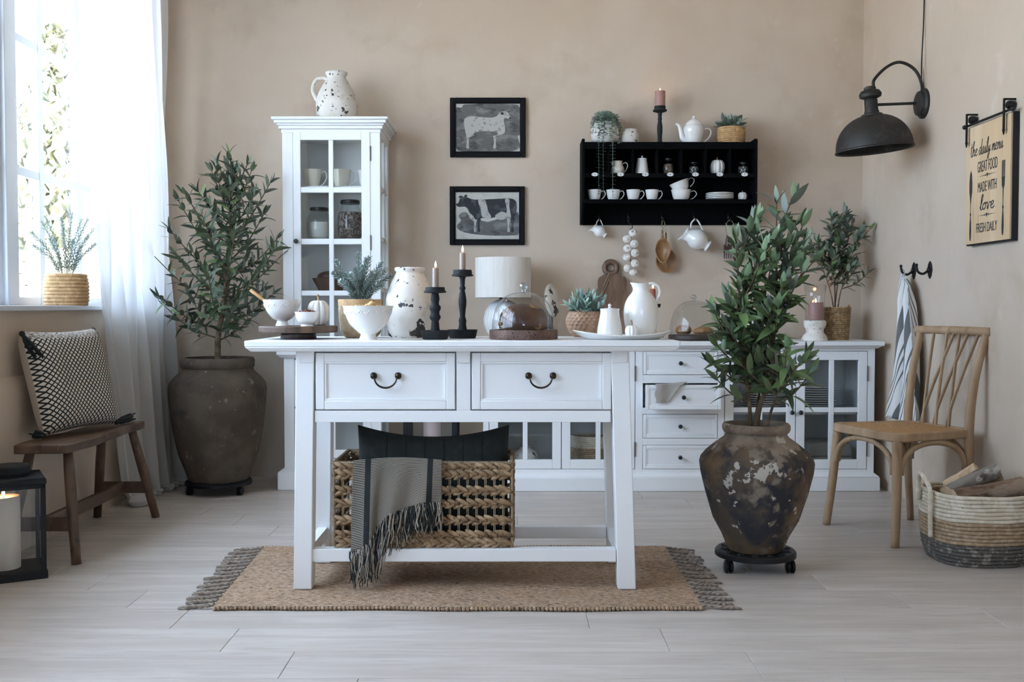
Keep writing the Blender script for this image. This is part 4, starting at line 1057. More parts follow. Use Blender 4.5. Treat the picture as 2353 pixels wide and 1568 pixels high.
# ------------------------------------------------------------------ pillows
def pillow_fn(w, h, th, side, ear=0.035, sag=0.0):
    def fn(u, v):
        a, b = 2*u-1, 2*v-1
        x = a*w/2; z = b*h/2
        x *= 1 - ear*(1-b*b)*1.2*abs(a)**2; z *= 1 - ear*(1-a*a)*1.6*abs(b)**2
        if b > 0: z -= sag*(1-a*a)*b
        t = th/2*((1-a**4)*(1-b**4))**0.42
        t *= 1 + 0.03*sin(7*a+2*b)
        return (x, -side*t, z)
    return fn
pc = Vector((-1.845, 4.26, 0.676))
pil = T('throw_pillow', 'cream pillow with black lattice weave on the bench', 'pillow', pc)
pil.rotation_euler = (Matrix.Rotation(radians(90-13), 3, 'Z') @ Matrix.Rotation(radians(-14), 3, 'X')).to_euler()
part('cover', MB().grid(pillow_fn(0.465, 0.43, 0.15, 1), 36, 36), m_pillow, pil, smooth=180)
part('back_cover', MB().grid(pillow_fn(0.465, 0.43, 0.15, -1), 30, 30), m_pillowback, pil, smooth=180)
for sx, sz, dx, dy, dz in ((-1, 1, 0.02, -0.045, -0.11), (-1, -1, -0.10, -0.03, 0.010), (1, -1, 0.11, -0.02, 0.012), (1, 1, 0.035, 0.02, -0.05)):
    c = Vector((sx*0.230, 0, sz*0.212)); m = MB(); dd = Vector((dx, dy, dz))
    m.ball(c+dd*0.1, 0.012, 8, 6)
    for q in range(14):
        j = Vector((rd.uniform(-1, 1), rd.uniform(-1, 1), rd.uniform(-1, 1)))*0.016
        m.tube([c+dd*0.1, c+dd*0.45+j*0.8, c+dd+j], [0.005, 0.0045, 0.003], 5)
    part('tassel', m, m_tasselg, pil, smooth=180)

# ------------------------------------------------------------------ candles and lanterns
def flame_parts(par, z, s=1.0, light=0.0):
    part('wick', MB().tube([(0, 0, z), (0.0006, 0, z+0.007*s)], 0.0011*s, 5), m_wick, par)
    part('flame', MB().lathe([(0, 0), (0.0032*s, 0.004*s), (0.0048*s, 0.010*s), (0.0036*s, 0.019*s), (0.0012*s, 0.027*s), (0, 0.031*s)], 10, (0, 0, z+0.004*s)), m_flame, par, smooth=180)
    if light:
        l = bpy.data.lights.new('candle_glow', 'POINT'); l.energy = light; l.color = (1.0, 0.55, 0.25); l.shadow_soft_size = 0.012
        o = bpy.data.objects.new('candle_glow', l); COL.objects.link(o); o.parent = par; o.location = (0, 0, z+0.018*s)
def pillar(label, loc, r, h, m, s=1.2, light=0.15, name='pillar_candle', group=None):
    t = T(name, label, 'candle', loc, group=group)
    part('wax', MB().lathe([(0, 0), (r*0.98, 0), (r, 0.003), (r, h-0.004), (r*0.96, h), (r*0.8, h-0.001), (r*0.3, h-0.006), (0, h-0.007)], 32), m, t, smooth=40)
    flame_parts(t, h-0.008, s, light); return t
def lantern(label, loc, rz, w, h, post, hood=True):
    t = T('lantern', label, 'lantern', loc, rz)
    a = w/2
    m = MB()
    for sx in (-1, 1):
        for sy in (-1, 1): m.box(sx*a, sx*(a-post), sy*a, sy*(a-post), 0, h)
    part('post_frame', m, m_iron, t, bevel=0.0015)
    b = MB(); b.box(-a-0.004, a+0.004, -a-0.004, a+0.004, 0.0, 0.03); part('base', b, m_iron, t, bevel=0.003)
    tp_ = MB()
    for q in (0, 1):
        z0, z1 = h-0.028+q*0.016, h-0.012+q*0.016; e = a + 0.003*q
        tp_.box(-e, e, -e, -e+post, z0, z1); tp_.box(-e, e, e-post, e, z0, z1); tp_.box(-e, -e+post, -e+post, e-post, z0, z1); tp_.box(e-post, e, -e+post, e-post, z0, z1)
    tp_.box(-a, a, -a, a, h+0.002, h+0.010)
    part('top', tp_, m_iron, t, bevel=0.0015)
    if hood: part('hood', MB().lathe([(a*0.5, h+0.01), (a*0.48, h+0.02), (a*0.62, h+0.022), (a*0.62, h+0.045), (a*0.58, h+0.050), (0, h+0.052)], 28), m_iron, t)
    for k in range(4):
        g = MB(); g.M = Matrix.Rotation(k*pi/2, 4, 'Z'); g.box(-a+post, a-post, -a+post*0.5, -a+post*0.5+0.002, 0.03, h-0.026)
        part('pane', g, m_pane, t)
    return t
lanc = Vector((-1.825, 3.70, 0))
lantern('black metal lantern standing on the floor before the bench', lanc, radians(30), 0.215, 0.355, 0.017)
pillar('large ivory pillar candle burning in the black floor lantern', (lanc.x-0.02, lanc.y-0.012, 0.031), 0.055, 0.262, m_waxi, 1.25, 0.35)
dl2 = 5.62
lx = WX(992, dl2)
lantern('black lantern standing between the display cabinet and sideboard', (lx, dl2, 0), 0.0, WX(1054, dl2-.14)-WX(930, dl2-.14), 0.50, 0.027)
pillar('pale pink pillar candle in the lantern behind the table', (lx, dl2, 0.031), 0.048, 0.355, m_waxpk, 1.2, 0.12)

# ------------------------------------------------------------------ braided basket under the table
BX0, BX1, BY0, BY1 = WX(767, 3.51), WX(1177, 3.51), 3.492, 3.80
BZ0 = sz1 + 0.001; BZ1 = WZ(1064, 3.50)
wb = T('braided_basket', 'open braided water hyacinth basket under the white table', 'basket', ((BX0+BX1)/2, (BY0+BY1)/2, BZ0))
hx, hy = (BX1-BX0)/2, (BY1-BY0)/2; HB = BZ1-BZ0
corner = [(-hx, -hy), (hx, -hy), (hx, hy), (-hx, hy)]
def perim(off=0.0):
    out = []
    for i in range(4):
        (a, b), (c, d) = corner[i], corner[(i+1) % 4]
        out.append((Vector((a, b, 0)), Vector((c, d, 0))))
    return out
lev = [(z-BZ0) for z in (WZ(1074, 3.5), WZ(1090, 3.5), WZ(1127, 3.5), WZ(1157, 3.5), WZ(1195, 3.5), WZ(1229, 3.5), WZ(1247, 3.5))]
rd = random.Random(2)
for z in lev:
    m = MB()
    for (a, b) in perim():
        L = (b-a).length; n = int(L/0.031); d = (b-a).normalized()
        for k in range(n):
            for s in (-1, 1):
                c = a + d*min(max((k+0.5+(0.25 if s > 0 else -0.05))*L/n, 0.022), L-0.022) + Vector((0, 0, z + s*0.0062))
                an = s*0.42 + rd.uniform(-.08, .08)
                dirv = d*cos(an) - Vector((0, 0, 1))*sin(an)*1.0
                nrm = d.cross(Vector((0, 0, 1)))
                m.M = Matrix.Translation(c + nrm*(0.004*s*rd.uniform(0.3, 1))) @ Matrix((dirv, nrm, dirv.cross(nrm))).transposed().to_4x4()
                m.ball((0, 0, 0), (0.029*rd.uniform(0.9, 1.1), 0.0075, 0.0085*rd.uniform(0.85, 1.1)), 7, 5)
                m.M = None
    part('braid', m, m_hyac, wb, smooth=180)
for (a, b) in perim():
    L = (b-a).length; n = int(L/0.0305)
    for k in range(n+1):
        c = a.lerp(b, k/n)
        m = MB()
        for s in (-1, 1): m.tube([c + (b-a).normalized()*0.0024*s + Vector((0, 0, 0.004)), c + (b-a).normalized()*0.0024*s + Vector((0, 0, HB-0.004))], 0.0015, 5)
        part('stake', m, m_rope, wb)
m = MB()
for (a, b) in perim():
    n = int((b-a).length/0.006)
    m.tube([a+Vector((0, 0, HB)), b+Vector((0, 0, HB))], 0.005, 6)
    for k in range(n):
        c = a.lerp(b, (k+0.5)/n)+Vector((0, 0, HB)); dd = (b-a).normalized()
        m.tube([c-dd*0.002+Vector((0, 0, -0.0065)), c+dd*0.002+Vector((0, 0, 0.0068))], 0.0024, 5)
        nn = dd.cross(Vector((0, 0, 1))); m.tube([c-dd*0.003+nn*0.0064, c+dd*0.003-nn*0.006+Vector((0, 0, 0.0045))], 0.0024, 5)
part('wrapped_rim', m, m_rope, wb, smooth=180)
part('floor_panel', MB().box(-hx+0.004, hx-0.004, -hy+0.004, hy-0.004, 0.003, 0.01), m_hyac, wb)

# dark cushion standing in the basket
cw = WX(1170, 3.64)-WX(820, 3.64); cz = WZ(977, 3.64)
ch_ = cz-(BZ0+0.012)
cu = T('lumbar_cushion', 'dark green velvet lumbar cushion standing in the braided basket', 'cushion', (WX(995, 3.64), 3.64, BZ0+0.012+ch_/2))
cu.rotation_euler = (radians(-3), 0, 0)
part('front_cover', MB().grid(pillow_fn(cw, ch_, 0.12, 1, 0.02, 0.036), 40, 24), m_velvet, cu, smooth=180)
part('back_cover', MB().grid(pillow_fn(cw, ch_, 0.12, -1, 0.02, 0.036), 40, 24), m_velvet, cu, smooth=180)
fn = pillow_fn(cw, ch_, 0.122, 1, 0.02, 0.036)
for k in range(6):
    u = 0.20 + k*0.125; part('seam', MB().tube([Vector(fn(u, 0.45+0.53*i/14)) + Vector((0, -0.0003, 0)) for i in range(15)], 0.0011, 5), m_seam, cu)

# throw draped over the front rim
ty = BY0-0.020
th = T('knit_throw', 'grey striped throw with long dark fringe draped over the basket', 'blanket', (WX(905, ty), ty, BZ1))
o = Vector((WX(905, ty), ty, BZ1))
def hemy(u): return terp([(0, 1268), (0.12, 1262), (0.2, 1248), (0.30, 1225), (0.36, 1210), (0.48, 1182), (0.62, 1168), (0.8, 1156), (1, 1154)], u)
def thr(u, v):
    if v < 0.16:                                   # over the rim and down inside
        t = v/0.16
        px = lerp(812, 1016, u); x_ = WX(px, ty)
        z = BZ1 + 0.009 + 0.006*sin(u*pi) - 0.05*(1-t)**2
        y = lerp(BY0+0.042, ty+0.006, t); 
        return Vector((x_, y, z)) - o
    t = (v-0.16)/0.84
    px = lerp(lerp(812, 1016, u), terp([(0, 806), (0.2, 848), (0.36, 868), (0.6, 925), (1, 1014)], u), t**0.9)
    py = lerp(lerp(1056, 1050, sin(u*pi)), hemy(u), t)
    y = ty - 0.004 + 0.007*sin(u*19 + t*2.0)*t - 0.010*math.exp(-((u-0.24)/0.07)**2)*t + 0.006*math.exp(-((u-0.33)/0.05)**2)*t
    if py > 1225: y -= 0.004
    return Vector(W(px, py, y)) - o
part('cloth', MB().grid(thr, 90, 70), m_throw, th, smooth=180).modifiers.new('thick', 'SOLIDIFY').thickness = 0.003
rd = random.Random(12)
fd, fl_ = MB(), MB()
for k in range(170):
    u = (k+0.5)/170; p = thr(u, 1.0)
    L = terp([(0, 0.115), (0.18, 0.13), (0.3, 0.155), (0.42, 0.20), (0.5, 0.14), (0.7, 0.105), (1, 0.095)], u)*rd.uniform(0.8, 1.1)
    if L > p.z + o.z - 0.02: L = p.z + o.z - 0.02
    y0 = rd.uniform(-0.010, 0.003); wv = rd.uniform(0, 6)
    C = [p + Vector((0.005*sin(wv+6*t) + rd.uniform(-0.002, 0.002) + t*rd.uniform(-0.004, 0.004) - 0.02*t*(0.35 < u < 0.55), y0*min(1, 3*t) - 0.006*t, -L*t)) for t in (0, 0.2, 0.4, 0.6, 0.8, 1)]
    (fl_ if rd.random() < 0.42 else fd).tube(C, [0.0016]*5+[0.0011], 4)
part('fringe', fd, m_fringe_d, th, kind='stuff', smooth=180)
part('fringe', fl_, m_fringe_l, th, kind='stuff', smooth=180)

# ------------------------------------------------------------------ cross-back chair
chair = T('dining_chair', 'weathered oak cross-back chair with a rattan seat', 'chair', (1.690, 4.415, 0), radians(18-90))
# local: +x = towards the near side (A->B), +y = backwards
SHT = 0.462
def rr_outline(inset, n=8):
    P = []
    fw, bw, dp, r = 0.228-inset, 0.198-inset, 0.215-inset, 0.055-inset*0.5
    cs = [((-fw, -dp)), (fw, -dp), (bw, dp), (-bw, dp)]
    C = [(-fw+r, -dp+r, pi), (fw-r, -dp+r, 1.5*pi), (bw-r, dp-r, 0), (-bw+r, dp-r, 0.5*pi)]
    for cx_, cy_, a0 in C:
        for k in range(n+1): a = a0 + (pi/2)*k/n; P.append((cx_+r*cos(a), cy_+r*sin(a)))
    return P
o1, o2 = rr_outline(0), rr_outline(0.032)
n = len(o1); vs = [(x_, y_, SHT-0.036) for x_, y_ in o1] + [(x_, y_, SHT) for x_, y_ in o1] + [(x_, y_, SHT) for x_, y_ in o2] + [(x_, y_, SHT-0.036) for x_, y_ in o2]
fs = []
for i in range(n):
    j = (i+1) % n
    for q in range(4): fs.append((q*n+i, ((q+1) % 4)*n+i, ((q+1) % 4)*n+j, q*n+j))
part('seat_frame', MB().add(vs, fs), m_oak, chair, bevel=0.006)
m = MB(); kk = 6
rings = [[(x_*(1-0.14*q), y_*(1-0.14*q)) for x_, y_ in rr_outline(0.0315)] for q in range(kk+1)]
vs = [(x_, y_, SHT-0.003 + 0.010*sin(pi/2*q/kk)) for q in range(kk+1) for x_, y_ in rings[q]]
fs = [(q*n+i, q*n+(i+1) % n, (q+1)*n+(i+1) % n, (q+1)*n+i) for q in range(kk) for i in range(n)] + [tuple(kk*n+i for i in range(n))]
part('rattan_seat', m.add(vs, fs), m_rat, chair, smooth=180)
fA, fB = Vector((-0.232, -0.215, 0)), Vector((0.232, -0.215, 0)); fC, fD = Vector((-0.20, 0.215, 0)), Vector((0.20, 0.215, 0))
tA, tB = Vector((-0.198, -0.185, SHT-0.03)), Vector((0.198, -0.185, SHT-0.03))
for a, b in ((fA, tA), (fB, tB)):
    P = catmull([b, b.lerp(a, 0.5)+Vector((0, 0.004, 0)), a], 5); part('leg', MB().tube(P, [lerp(0.021, 0.017, i/(len(P)-1)) for i in range(len(P))], 12), m_oak, chair, smooth=180)
up = {}
for s, f_ in ((-1, fC), (1, fD)):
    P = catmull([f_, Vector((s*0.192, 0.190, 0.25)), Vector((s*0.190, 0.185, SHT)), Vector((s*0.194, 0.205, 0.66)), Vector((s*0.200, 0.258, 0.868))], 6)
    up[s] = P; part('rear_post', MB().tube(P, [terp([(0, 0.016), (0.5, 0.021), (1, 0.017)], i/(len(P)-1)) for i in range(len(P))], 12, flat=0.85), m_oak, chair, smooth=180)
P = catmull([(-0.225, 0.256, 0.874), (0, 0.272, 0.876), (0.228, 0.256, 0.874)], 8)
part('top_rail', MB().tube(P, 0.0185, 14), m_oak, chair, smooth=180)
for tb_, bb in ((0.20, 0.24), (0.41, 0.47), (0.60, 0.70), (0.52, 0.20), (0.73, 0.42), (0.88, 0.65)):
    xt, xb = lerp(-0.2, 0.2, tb_), lerp(-0.175, 0.175, bb)
    P = catmull([(xt, 0.264, 0.868), (lerp(xt, xb, 0.45), 0.226, 0.70), (lerp(xt, xb, 0.85), 0.196, 0.54), (xb, 0.185, SHT-0.01)], 6)
    part('back_slat', MB().tube(P, 0.0085, 8, flat=0.6), m_oak, chair, smooth=180)
def brace(a, b, z):
    n_ = 18; P = []
    for i in range(n_+1):
        g = pi*i/n_; c = a.lerp(b, 0.5-0.5*cos(g)); P.append(Vector((c.x, c.y, z + (SHT-0.045-z)*sin(g)**0.75)))
    part('bentwood_brace', MB().tube(P, 0.0125, 10, flat=0.9), m_oak, chair, smooth=180)
k = 0.36
A_, B_ = tA.lerp(fA, k), tB.lerp(fB, k); C_, D_ = Vector((-0.19, 0.187, 0.3)), Vector((0.19, 0.187, 0.3))
i1, i2 = Vector((0.022, 0, 0)), Vector((0, 0.022, 0))
brace(A_+i1, B_-i1, 0.29); brace(B_+i2, D_-i2, 0.29); brace(A_+i2, C_-i2, 0.29); brace(C_+i1, D_-i1, 0.29)

# ------------------------------------------------------------------ rope basket with firewood
lb = T('rope_basket', 'large cream tan and grey coiled rope basket holding firewood', 'basket', (1.797, 3.955, 0))
HBk = 0.272; R0 = 0.190; rows = 19
cols3 = [(m_coilg, 0, 6, 'grey rope band'), (m_coilt, 6, 12, 'tan rope band'), (m_coilw, 12, 19, 'cream rope band')]
def brad(z): return terp([(0, 0.158), (0.05, 0.176), (0.14, 0.186), (HBk, 0.184)], z)
def se(a, p=3.0): q = (abs(cos(a))**p + abs(sin(a))**p)**(-1/p); return cos(a)*q, sin(a)*q
for mm, a0, a1, lab in cols3:
    m = MB()
    for j in range(a0, a1):
        z = HBk*(j+0.5)/rows; r = brad(z)-0.006
        m.tube([(se(2*pi*i/40)[0]*r, se(2*pi*i/40)[1]*r, z+0.001*sin(i+j)) for i in range(41)], HBk/rows*0.56, 7, cap=False)
    part('rope_band', m, mm, lb, smooth=180, label=lab)
m = MB(); m.lathe([(0, 0.004)] + [(brad(z)-0.010, z+0.004) for z in (0, 0.05, 0.14, 0.25)] + [(brad(0.25)-0.022, 0.25), (brad(0.1)-0.022, 0.03), (0, 0.03)], 40, sq=3.0)
part('lining', m, m_coilt, lb)
for s in (-1, 1):
    if s > 0: continue
    q = MB(); C = catmull([(s*0.196, -0.07, 0.10), (s*0.199, -0.07, 0.20), (s*0.200, -0.065, 0.285), (s*0.215, -0.02, 0.335), (s*0.20, 0.04, 0.30), (s*0.196, 0.055, 0.22)], 6)
    q.tube(C, 0.0095, 8); part('handle', q, m_coilw, lb, smooth=180)
def log(label, p0, p1, r, m, seed, half=False):
    rd = random.Random(seed); p0, p1 = Vector(p0), Vector(p1); c = (p0+p1)/2; L = (p1-p0).length
    t = T('firewood_log', label, 'log', c, group='firewood logs'); d = (p1-p0).normalized()
    t.rotation_euler = d.to_track_quat('X', 'Z').to_euler()
    n_, k_ = 18, 14; vs = []; fs = []
    for i in range(k_+1):
        for j in range(n_):
            a = 2*pi*j/n_; w = 1 + 0.07*sin(3*a+seed) + 0.05*sin(5*a+i*0.5) + rd.uniform(-.045, .045)
            yy, z_ = r*w*cos(a), r*w*sin(a)
            if half and z_ < -0.2*r: z_ = -0.2*r
            vs.append((-L/2+L*i/k_, yy, z_))
    for i in range(k_):
        for j in range(n_): fs.append((i*n_+j, i*n_+(j+1) % n_, (i+1)*n_+(j+1) % n_, (i+1)*n_+j))
    part('bark', MB().add(vs, fs), m, t, smooth=60)
    part('cut_end', MB().add([Vector(v) for v in vs[:n_]], [tuple(range(n_))]), m_logend, t); part('cut_end', MB().add([Vector(v) for v in vs[-n_:]], [tuple(range(n_))]), m_logend, t)
bxx, byy = 1.797, 3.955
log('grey lichen-speckled log leaning out of the rope basket', (bxx-0.125, byy-0.045, 0.262), (bxx+0.105, byy+0.055, 0.335), 0.030, m_loggrey, 1)
log('thick brown log lying along the front of the rope basket', (bxx-0.12, byy-0.095, 0.245), (bxx+0.155, byy-0.07, 0.288), 0.040, m_logbark, 2)
log('brown log behind the others at the rope basket rim', (bxx-0.04, byy+0.12, 0.262), (bxx+0.150, byy+0.09, 0.285), 0.033, m_logbark, 3)
log('pale split log tilted at the back of the rope basket', (bxx-0.06, byy+0.115, 0.26), (bxx+0.03, byy+0.045, 0.345), 0.022, m_logend, 4, True)
log('dark log buried under the others in the rope basket', (bxx-0.13, byy+0.02, 0.215), (bxx+0.14, byy+0.0, 0.215), 0.036, m_logbark, 5)

# ------------------------------------------------------------------ wall lamp
dS = 5.0; px_, pz = XR, WZ(238, dS)
la = T('wall_lamp', 'aged black iron dome lamp on a curved arm', 'wall lamp', (XR, dS, pz))
xs = WX(2005, dS) - XR
m = MB(); m.M = Matrix.Rotation(-pi/2, 4, 'Y')
m.lathe([(0, 0), (0.073, 0), (0.073, 0.010), (0.062, 0.018), (0.058, 0.030), (0.045, 0.036), (0.03, 0.040), (0, 0.041)], 32)
part('wall_plate', m, m_lampiron, la)
zr_ = WZ(344, dS)-pz; zt_ = WZ(266, dS)-pz
m = MB(); m.M = Matrix.Translation((xs, 0, zr_)) @ Matrix.Rotation(radians(-5), 4, 'Y')
R = 0.180; Hh = zt_-zr_
pr = [(R+0.004, -0.004), (R+0.005, 0.002), (R, 0.006)] + [(R*cos(a)**0.9 if a < 1.5 else 0.04, 0.006+Hh*sin(a)) for a in [i*pi/2/12 for i in range(1, 12)]]
pr = [p for p in pr if p[0] > 0.052] + [(0.050, Hh-0.002), (0.050, Hh+0.006), (0.036, Hh+0.012), (0.031, Hh+0.03), (0.031, Hh+0.075), (0.028, Hh+0.08), (0.050, Hh+0.090), (0.053, Hh+0.105), (0.044, Hh+0.120), (0.028, Hh+0.126), (0.028, Hh+0.136), (0.020, Hh+0.142), (0, Hh+0.142)]
pr2 = [(r_-0.003, z_) for r_, z_ in reversed(pr[3:14])] 
part('shade', MB().lathe([(0.03, 0)], 3) if False else (lambda q: (q.lathe([(0, Hh*0.86)] + list(reversed([(max(r_-0.003, 0.01), z_-0.003) for r_, z_ in pr[2:13]])) + pr, 48), q)[1])(m), m_lampiron, la, smooth=40)
top = Vector((xs-0.008, 0, zr_+Hh+0.14))
P = catmull([top, top+Vector((0.004, 0, 0.035)), Vector((xs*0.78, 0, WZ(155, dS)-pz)), Vector((xs*0.50, 0, WZ(143, dS)-pz)), Vector((xs*0.20, 0, WZ(160, dS)-pz)), Vector((-0.012, 0, WZ(195, dS)-pz)), Vector((-0.014, 0, 0.02))], 8)
part('curved_arm', MB().tube(P, 0.0075, 10), m_lampiron, la, smooth=180)
part('straight_arm', MB().tube([(xs, 0, WZ(241, dS)-pz), (-0.03, 0, 0.002)], 0.007, 10), m_lampiron, la)
part('cord', MB().tube(catmull([(-0.03, -0.03, -0.07), (-0.028, -0.035, 0.05), (-0.022, -0.02, 0.2), (-0.006, 0, 0.5), (-0.006, 0, ZC-pz-0.002)], 6), 0.003, 6), m_iron, la)

# ------------------------------------------------------------------ hanging menu sign
yc = 4.253; zt0, zb0 = WZ(298, 4.45), WZ(563, 4.45); zc = (zt0+zb0)/2; hw_, hh_ = 0.197, (zt0-zb0)/2
sg = T('menu_sign', 'wooden menu sign hanging from black strap hooks', 'sign', (XR, yc, zb0))
def SG(a, b, out): return Vector((-out, -a, b + hh_))
def sbox(a0, a1, b0, b1, o0, o1): p, q = SG(a0, b0, o0), SG(a1, b1, o1); return MB().box(min(p.x, q.x), max(p.x, q.x), min(p.y, q.y), max(p.y, q.y), p.z, q.z)
part('backing', sbox(-hw_-0.004, hw_+0.004, -hh_-0.006, hh_+0.004, 0.004, 0.026), m_iron, sg)
part('board', sbox(-hw_, hw_, -hh_, hh_, 0.026, 0.033), m_signwood, sg)
m = MB().tube([SG(-hw_-0.012, hh_+0.012, 0.036), SG(hw_+0.012, hh_+0.012, 0.036)], 0.0055, 8)
m.ball(SG(-hw_-0.016, hh_+0.012, 0.036), 0.010); m.ball(SG(hw_+0.016, hh_+0.012, 0.036), 0.010); part('rail', m, m_nail, sg)
for a in (-hw_+0.026, hw_-0.035):
    m = MB(); m.prism([(-(a)-0.006, hh_*2+0.062), (-(a)+0.006, hh_*2+0.062), (-(a)+0.006, hh_*2-0.058), (-(a)+0.010, hh_*2-0.060), (-(a), hh_*2-0.082), (-(a)-0.010, hh_*2-0.060), (-(a)-0.006, hh_*2-0.058)], -0.048, -0.0435, 'yz')
    m.box(-0.0435, -0.0, -(a)-0.006, -(a)+0.006, hh_*2+0.055, hh_*2+0.062)
    part('strap_hook', m, m_nail, sg)
    w = MB(); w.M = Matrix.Translation((-0.02, -(a), hh_*2+0.036)) @ Matrix.Rotation(pi/2, 4, 'Y'); w.lathe([(0, -0.014), (0.014, -0.014), (0.017, -0.006), (0.017, 0.006), (0.014, 0.014), (0, 0.014)], 16); part('wheel', w, m_nail, sg)
GL = {'t': ([[(.16, .95), (.10, .2), (.17, .0), (.32, .12)], [(.0, .62), (.30, .66)]], .30), 'h': ([[(.02, 0), (.12, .6), (.2, 1.0), (.12, .98), (.05, 0)], [(.07, .22), (.2, .48), (.29, .42), (.26, .12), (.32, 0), (.45, .12)]], .42),
      'e': ([[(0, .2), (.2, .28), (.26, .42), (.15, .5), (.04, .3), (.08, .05), (.2, 0), (.36, .14)]], .33), 'd': ([[(.3, .42), (.18, .5), (.04, .3), (.06, .04), (.18, .02), (.3, .3), (.42, 1.05)], [(.42, 1.05), (.32, .2), (.36, 0), (.48, .12)]], .45),
      'a': ([[(.3, .42), (.18, .5), (.04, .3), (.06, .04), (.16, .02), (.3, .4), (.28, .1), (.34, 0), (.46, .12)]], .43), 'i': ([[(.0, .12), (.12, .48), (.08, .1), (.14, 0), (.26, .12)], [(.14, .68), (.155, .72)]], .23),
      'l': ([[(0, .12), (.16, .6), (.2, 1.0), (.12, 1.0), (.08, .3), (.12, 0), (.26, .12)]], .23), 'y': ([[(.0, .45), (.04, .15), (.12, .05), (.24, .45)], [(.26, .48), (.18, -.1), (.08, -.42), (-.02, -.35), (.1, -.08), (.36, .14)]], .34),
      'm': ([[(.02, 0), (.08, .46)], [(.04, .2), (.16, .47), (.2, .35), (.17, 0)], [(.19, .25), (.3, .47), (.35, .35), (.33, .08), (.38, 0), (.48, .12)]], .46), 'n': ([[(.02, 0), (.08, .46)], [(.04, .2), (.18, .47), (.24, .35), (.21, .08), (.27, 0), (.38, .12)]], .36),
      'u': ([[(.02, .46), (.0, .15), (.06, .0), (.16, .08), (.26, .45)], [(.26, .45), (.24, .08), (.3, 0), (.42, .12)]], .40), 'o': ([[(.2, .48), (.06, .36), (.04, .1), (.14, 0), (.26, .15), (.24, .42), (.18, .48), (.36, .4)]], .35),
      'v': ([[(0, .4), (.06, .46), (.12, 0), (.26, .44), (.38, .4)]], .36), ' ': ([], .22)}
def script(text, a_c, b0, sx, sz, r):
    w = sum(GL[c][1] for c in text); a = a_c - w*sx/2; m = MB()
    for c in text:
        for st_ in GL[c][0]:
            C = catmull([(p[0], p[1], 0) for p in st_], 5)
            m.tube([SG(a + (q.x+0.10*q.y)*sx, b0 + q.y*sz, 0.0333) for q in C], [r*(0.75+0.5*abs(sin(i*0.45))) for i in range(len(C))], 5)
        a += GL[c][1]*sx
    part('lettering', m, m_signink, sg, smooth=180)
script('the daily menu', -0.012, 0.122, 0.062, 0.060, 0.0017)
script('love', 0.0, -0.112, 0.100, 0.060, 0.0022)
def text_mesh(s, size, name):
    cu_ = bpy.data.curves.new(name, 'FONT'); cu_.body = s; cu_.size = size; cu_.align_x = 'CENTER'; cu_.extrude = 0.0006
    ob = bpy.data.objects.new(name, cu_); COL.objects.link(ob); bpy.context.view_layer.update()
    me = bpy.data.meshes.new_from_object(ob.evaluated_get(bpy.context.evaluated_depsgraph_get())); bpy.data.objects.remove(ob); return me
def sans(s, b, width, height, thin=0.62):
    me = text_mesh(s, 0.05, 'lettering'); xs_ = [v.co.x for v in me.vertices]; ys_ = [v.co.y for v in me.vertices]
    kx = width/(max(xs_)-min(xs_)); ky = height/(max(ys_)-min(ys_)); cx_ = (max(xs_)+min(xs_))/2
    for v in me.vertices: p = SG((v.co.x-cx_)*kx, b + v.co.y*ky, 0.0334 + v.co.z); v.co = p
    me.update(); part('lettering', me, m_signink, sg)
sans('GREAT FOOD', 0.048, 0.175, 0.046); sans('MADE WITH', -0.036, 0.165, 0.042); sans('FRESH DAILY', -0.205, 0.185, 0.040)
for b in (0.030, -0.135):
    m = MB()
    for s in (-1, 1): m.prism([(-s*0.012, hh_+b+0.004), (-s*0.020, hh_+b+0.0015), (-s*0.085, hh_+b), (-s*0.020, hh_+b-0.0015), (-s*0.012, hh_+b-0.004)], -0.0338, -0.0330, 'yz')
    m.prism([(0, hh_+b-0.009), (0.009, hh_+b+0.004), (0.004, hh_+b+0.008), (0, hh_+b+0.005), (-0.004, hh_+b+0.008), (-0.009, hh_+b+0.004)], -0.0338, -0.0330, 'yz')
    part('ornament', m, m_signink, sg)
sp_ = [(0, .0), (.3, .02), (.65, .16), (.8, .4), (.6, .75), (.25, 1.2), (.2, 1.65), (.45, 1.68), (.45, 1.72), (.2, 1.74)]
def utensil(a, top, fork):
    L = 0.30; z = hh_+top; y = -a
    if not fork: right = [(0, 0), (.6, .05), (1.0, .16), (1.0, .30), (.45, .40), (.14, .50), (.14, .60), (.42, .61), (.42, .635), (.2, .65), (.5, .74), (.62, .86), (.5, .96), (.2, 1.0)]
    else: right = [(.95, .0), (.95, .26), (.85, .33), (.3, .38), (.16, .52), (.16, .60), (.42, .61), (.42, .635), (.2, .65), (.55, .78), (.68, .88), (.5, .97), (.2, 1.0)]
    w = 0.0135
    if fork:
        m = MB(); body = [(.95, .22)] + right[2:]
        m.prism([(y+p*w, z-q*L) for p, q in body] + [(y-p*w, z-q*L) for p, q in reversed(body)], -0.0338, -0.0330, 'yz')
        for k in range(4): c = y + w*(-0.8+k*0.533); m.box(-0.0338, -0.0330, c-0.0022, c+0.0022, z-0.24*L, z)
    else:
        m = MB(); m.prism([(y+p*w, z-q*L) for p, q in right] + [(y-p*w, z-q*L) for p, q in reversed(right)], -0.0338, -0.0330, 'yz')
    part('ornament', m, m_signink, sg, smooth=0)
utensil(-0.150, 0.065, False); utensil(0.140, 0.070, True)

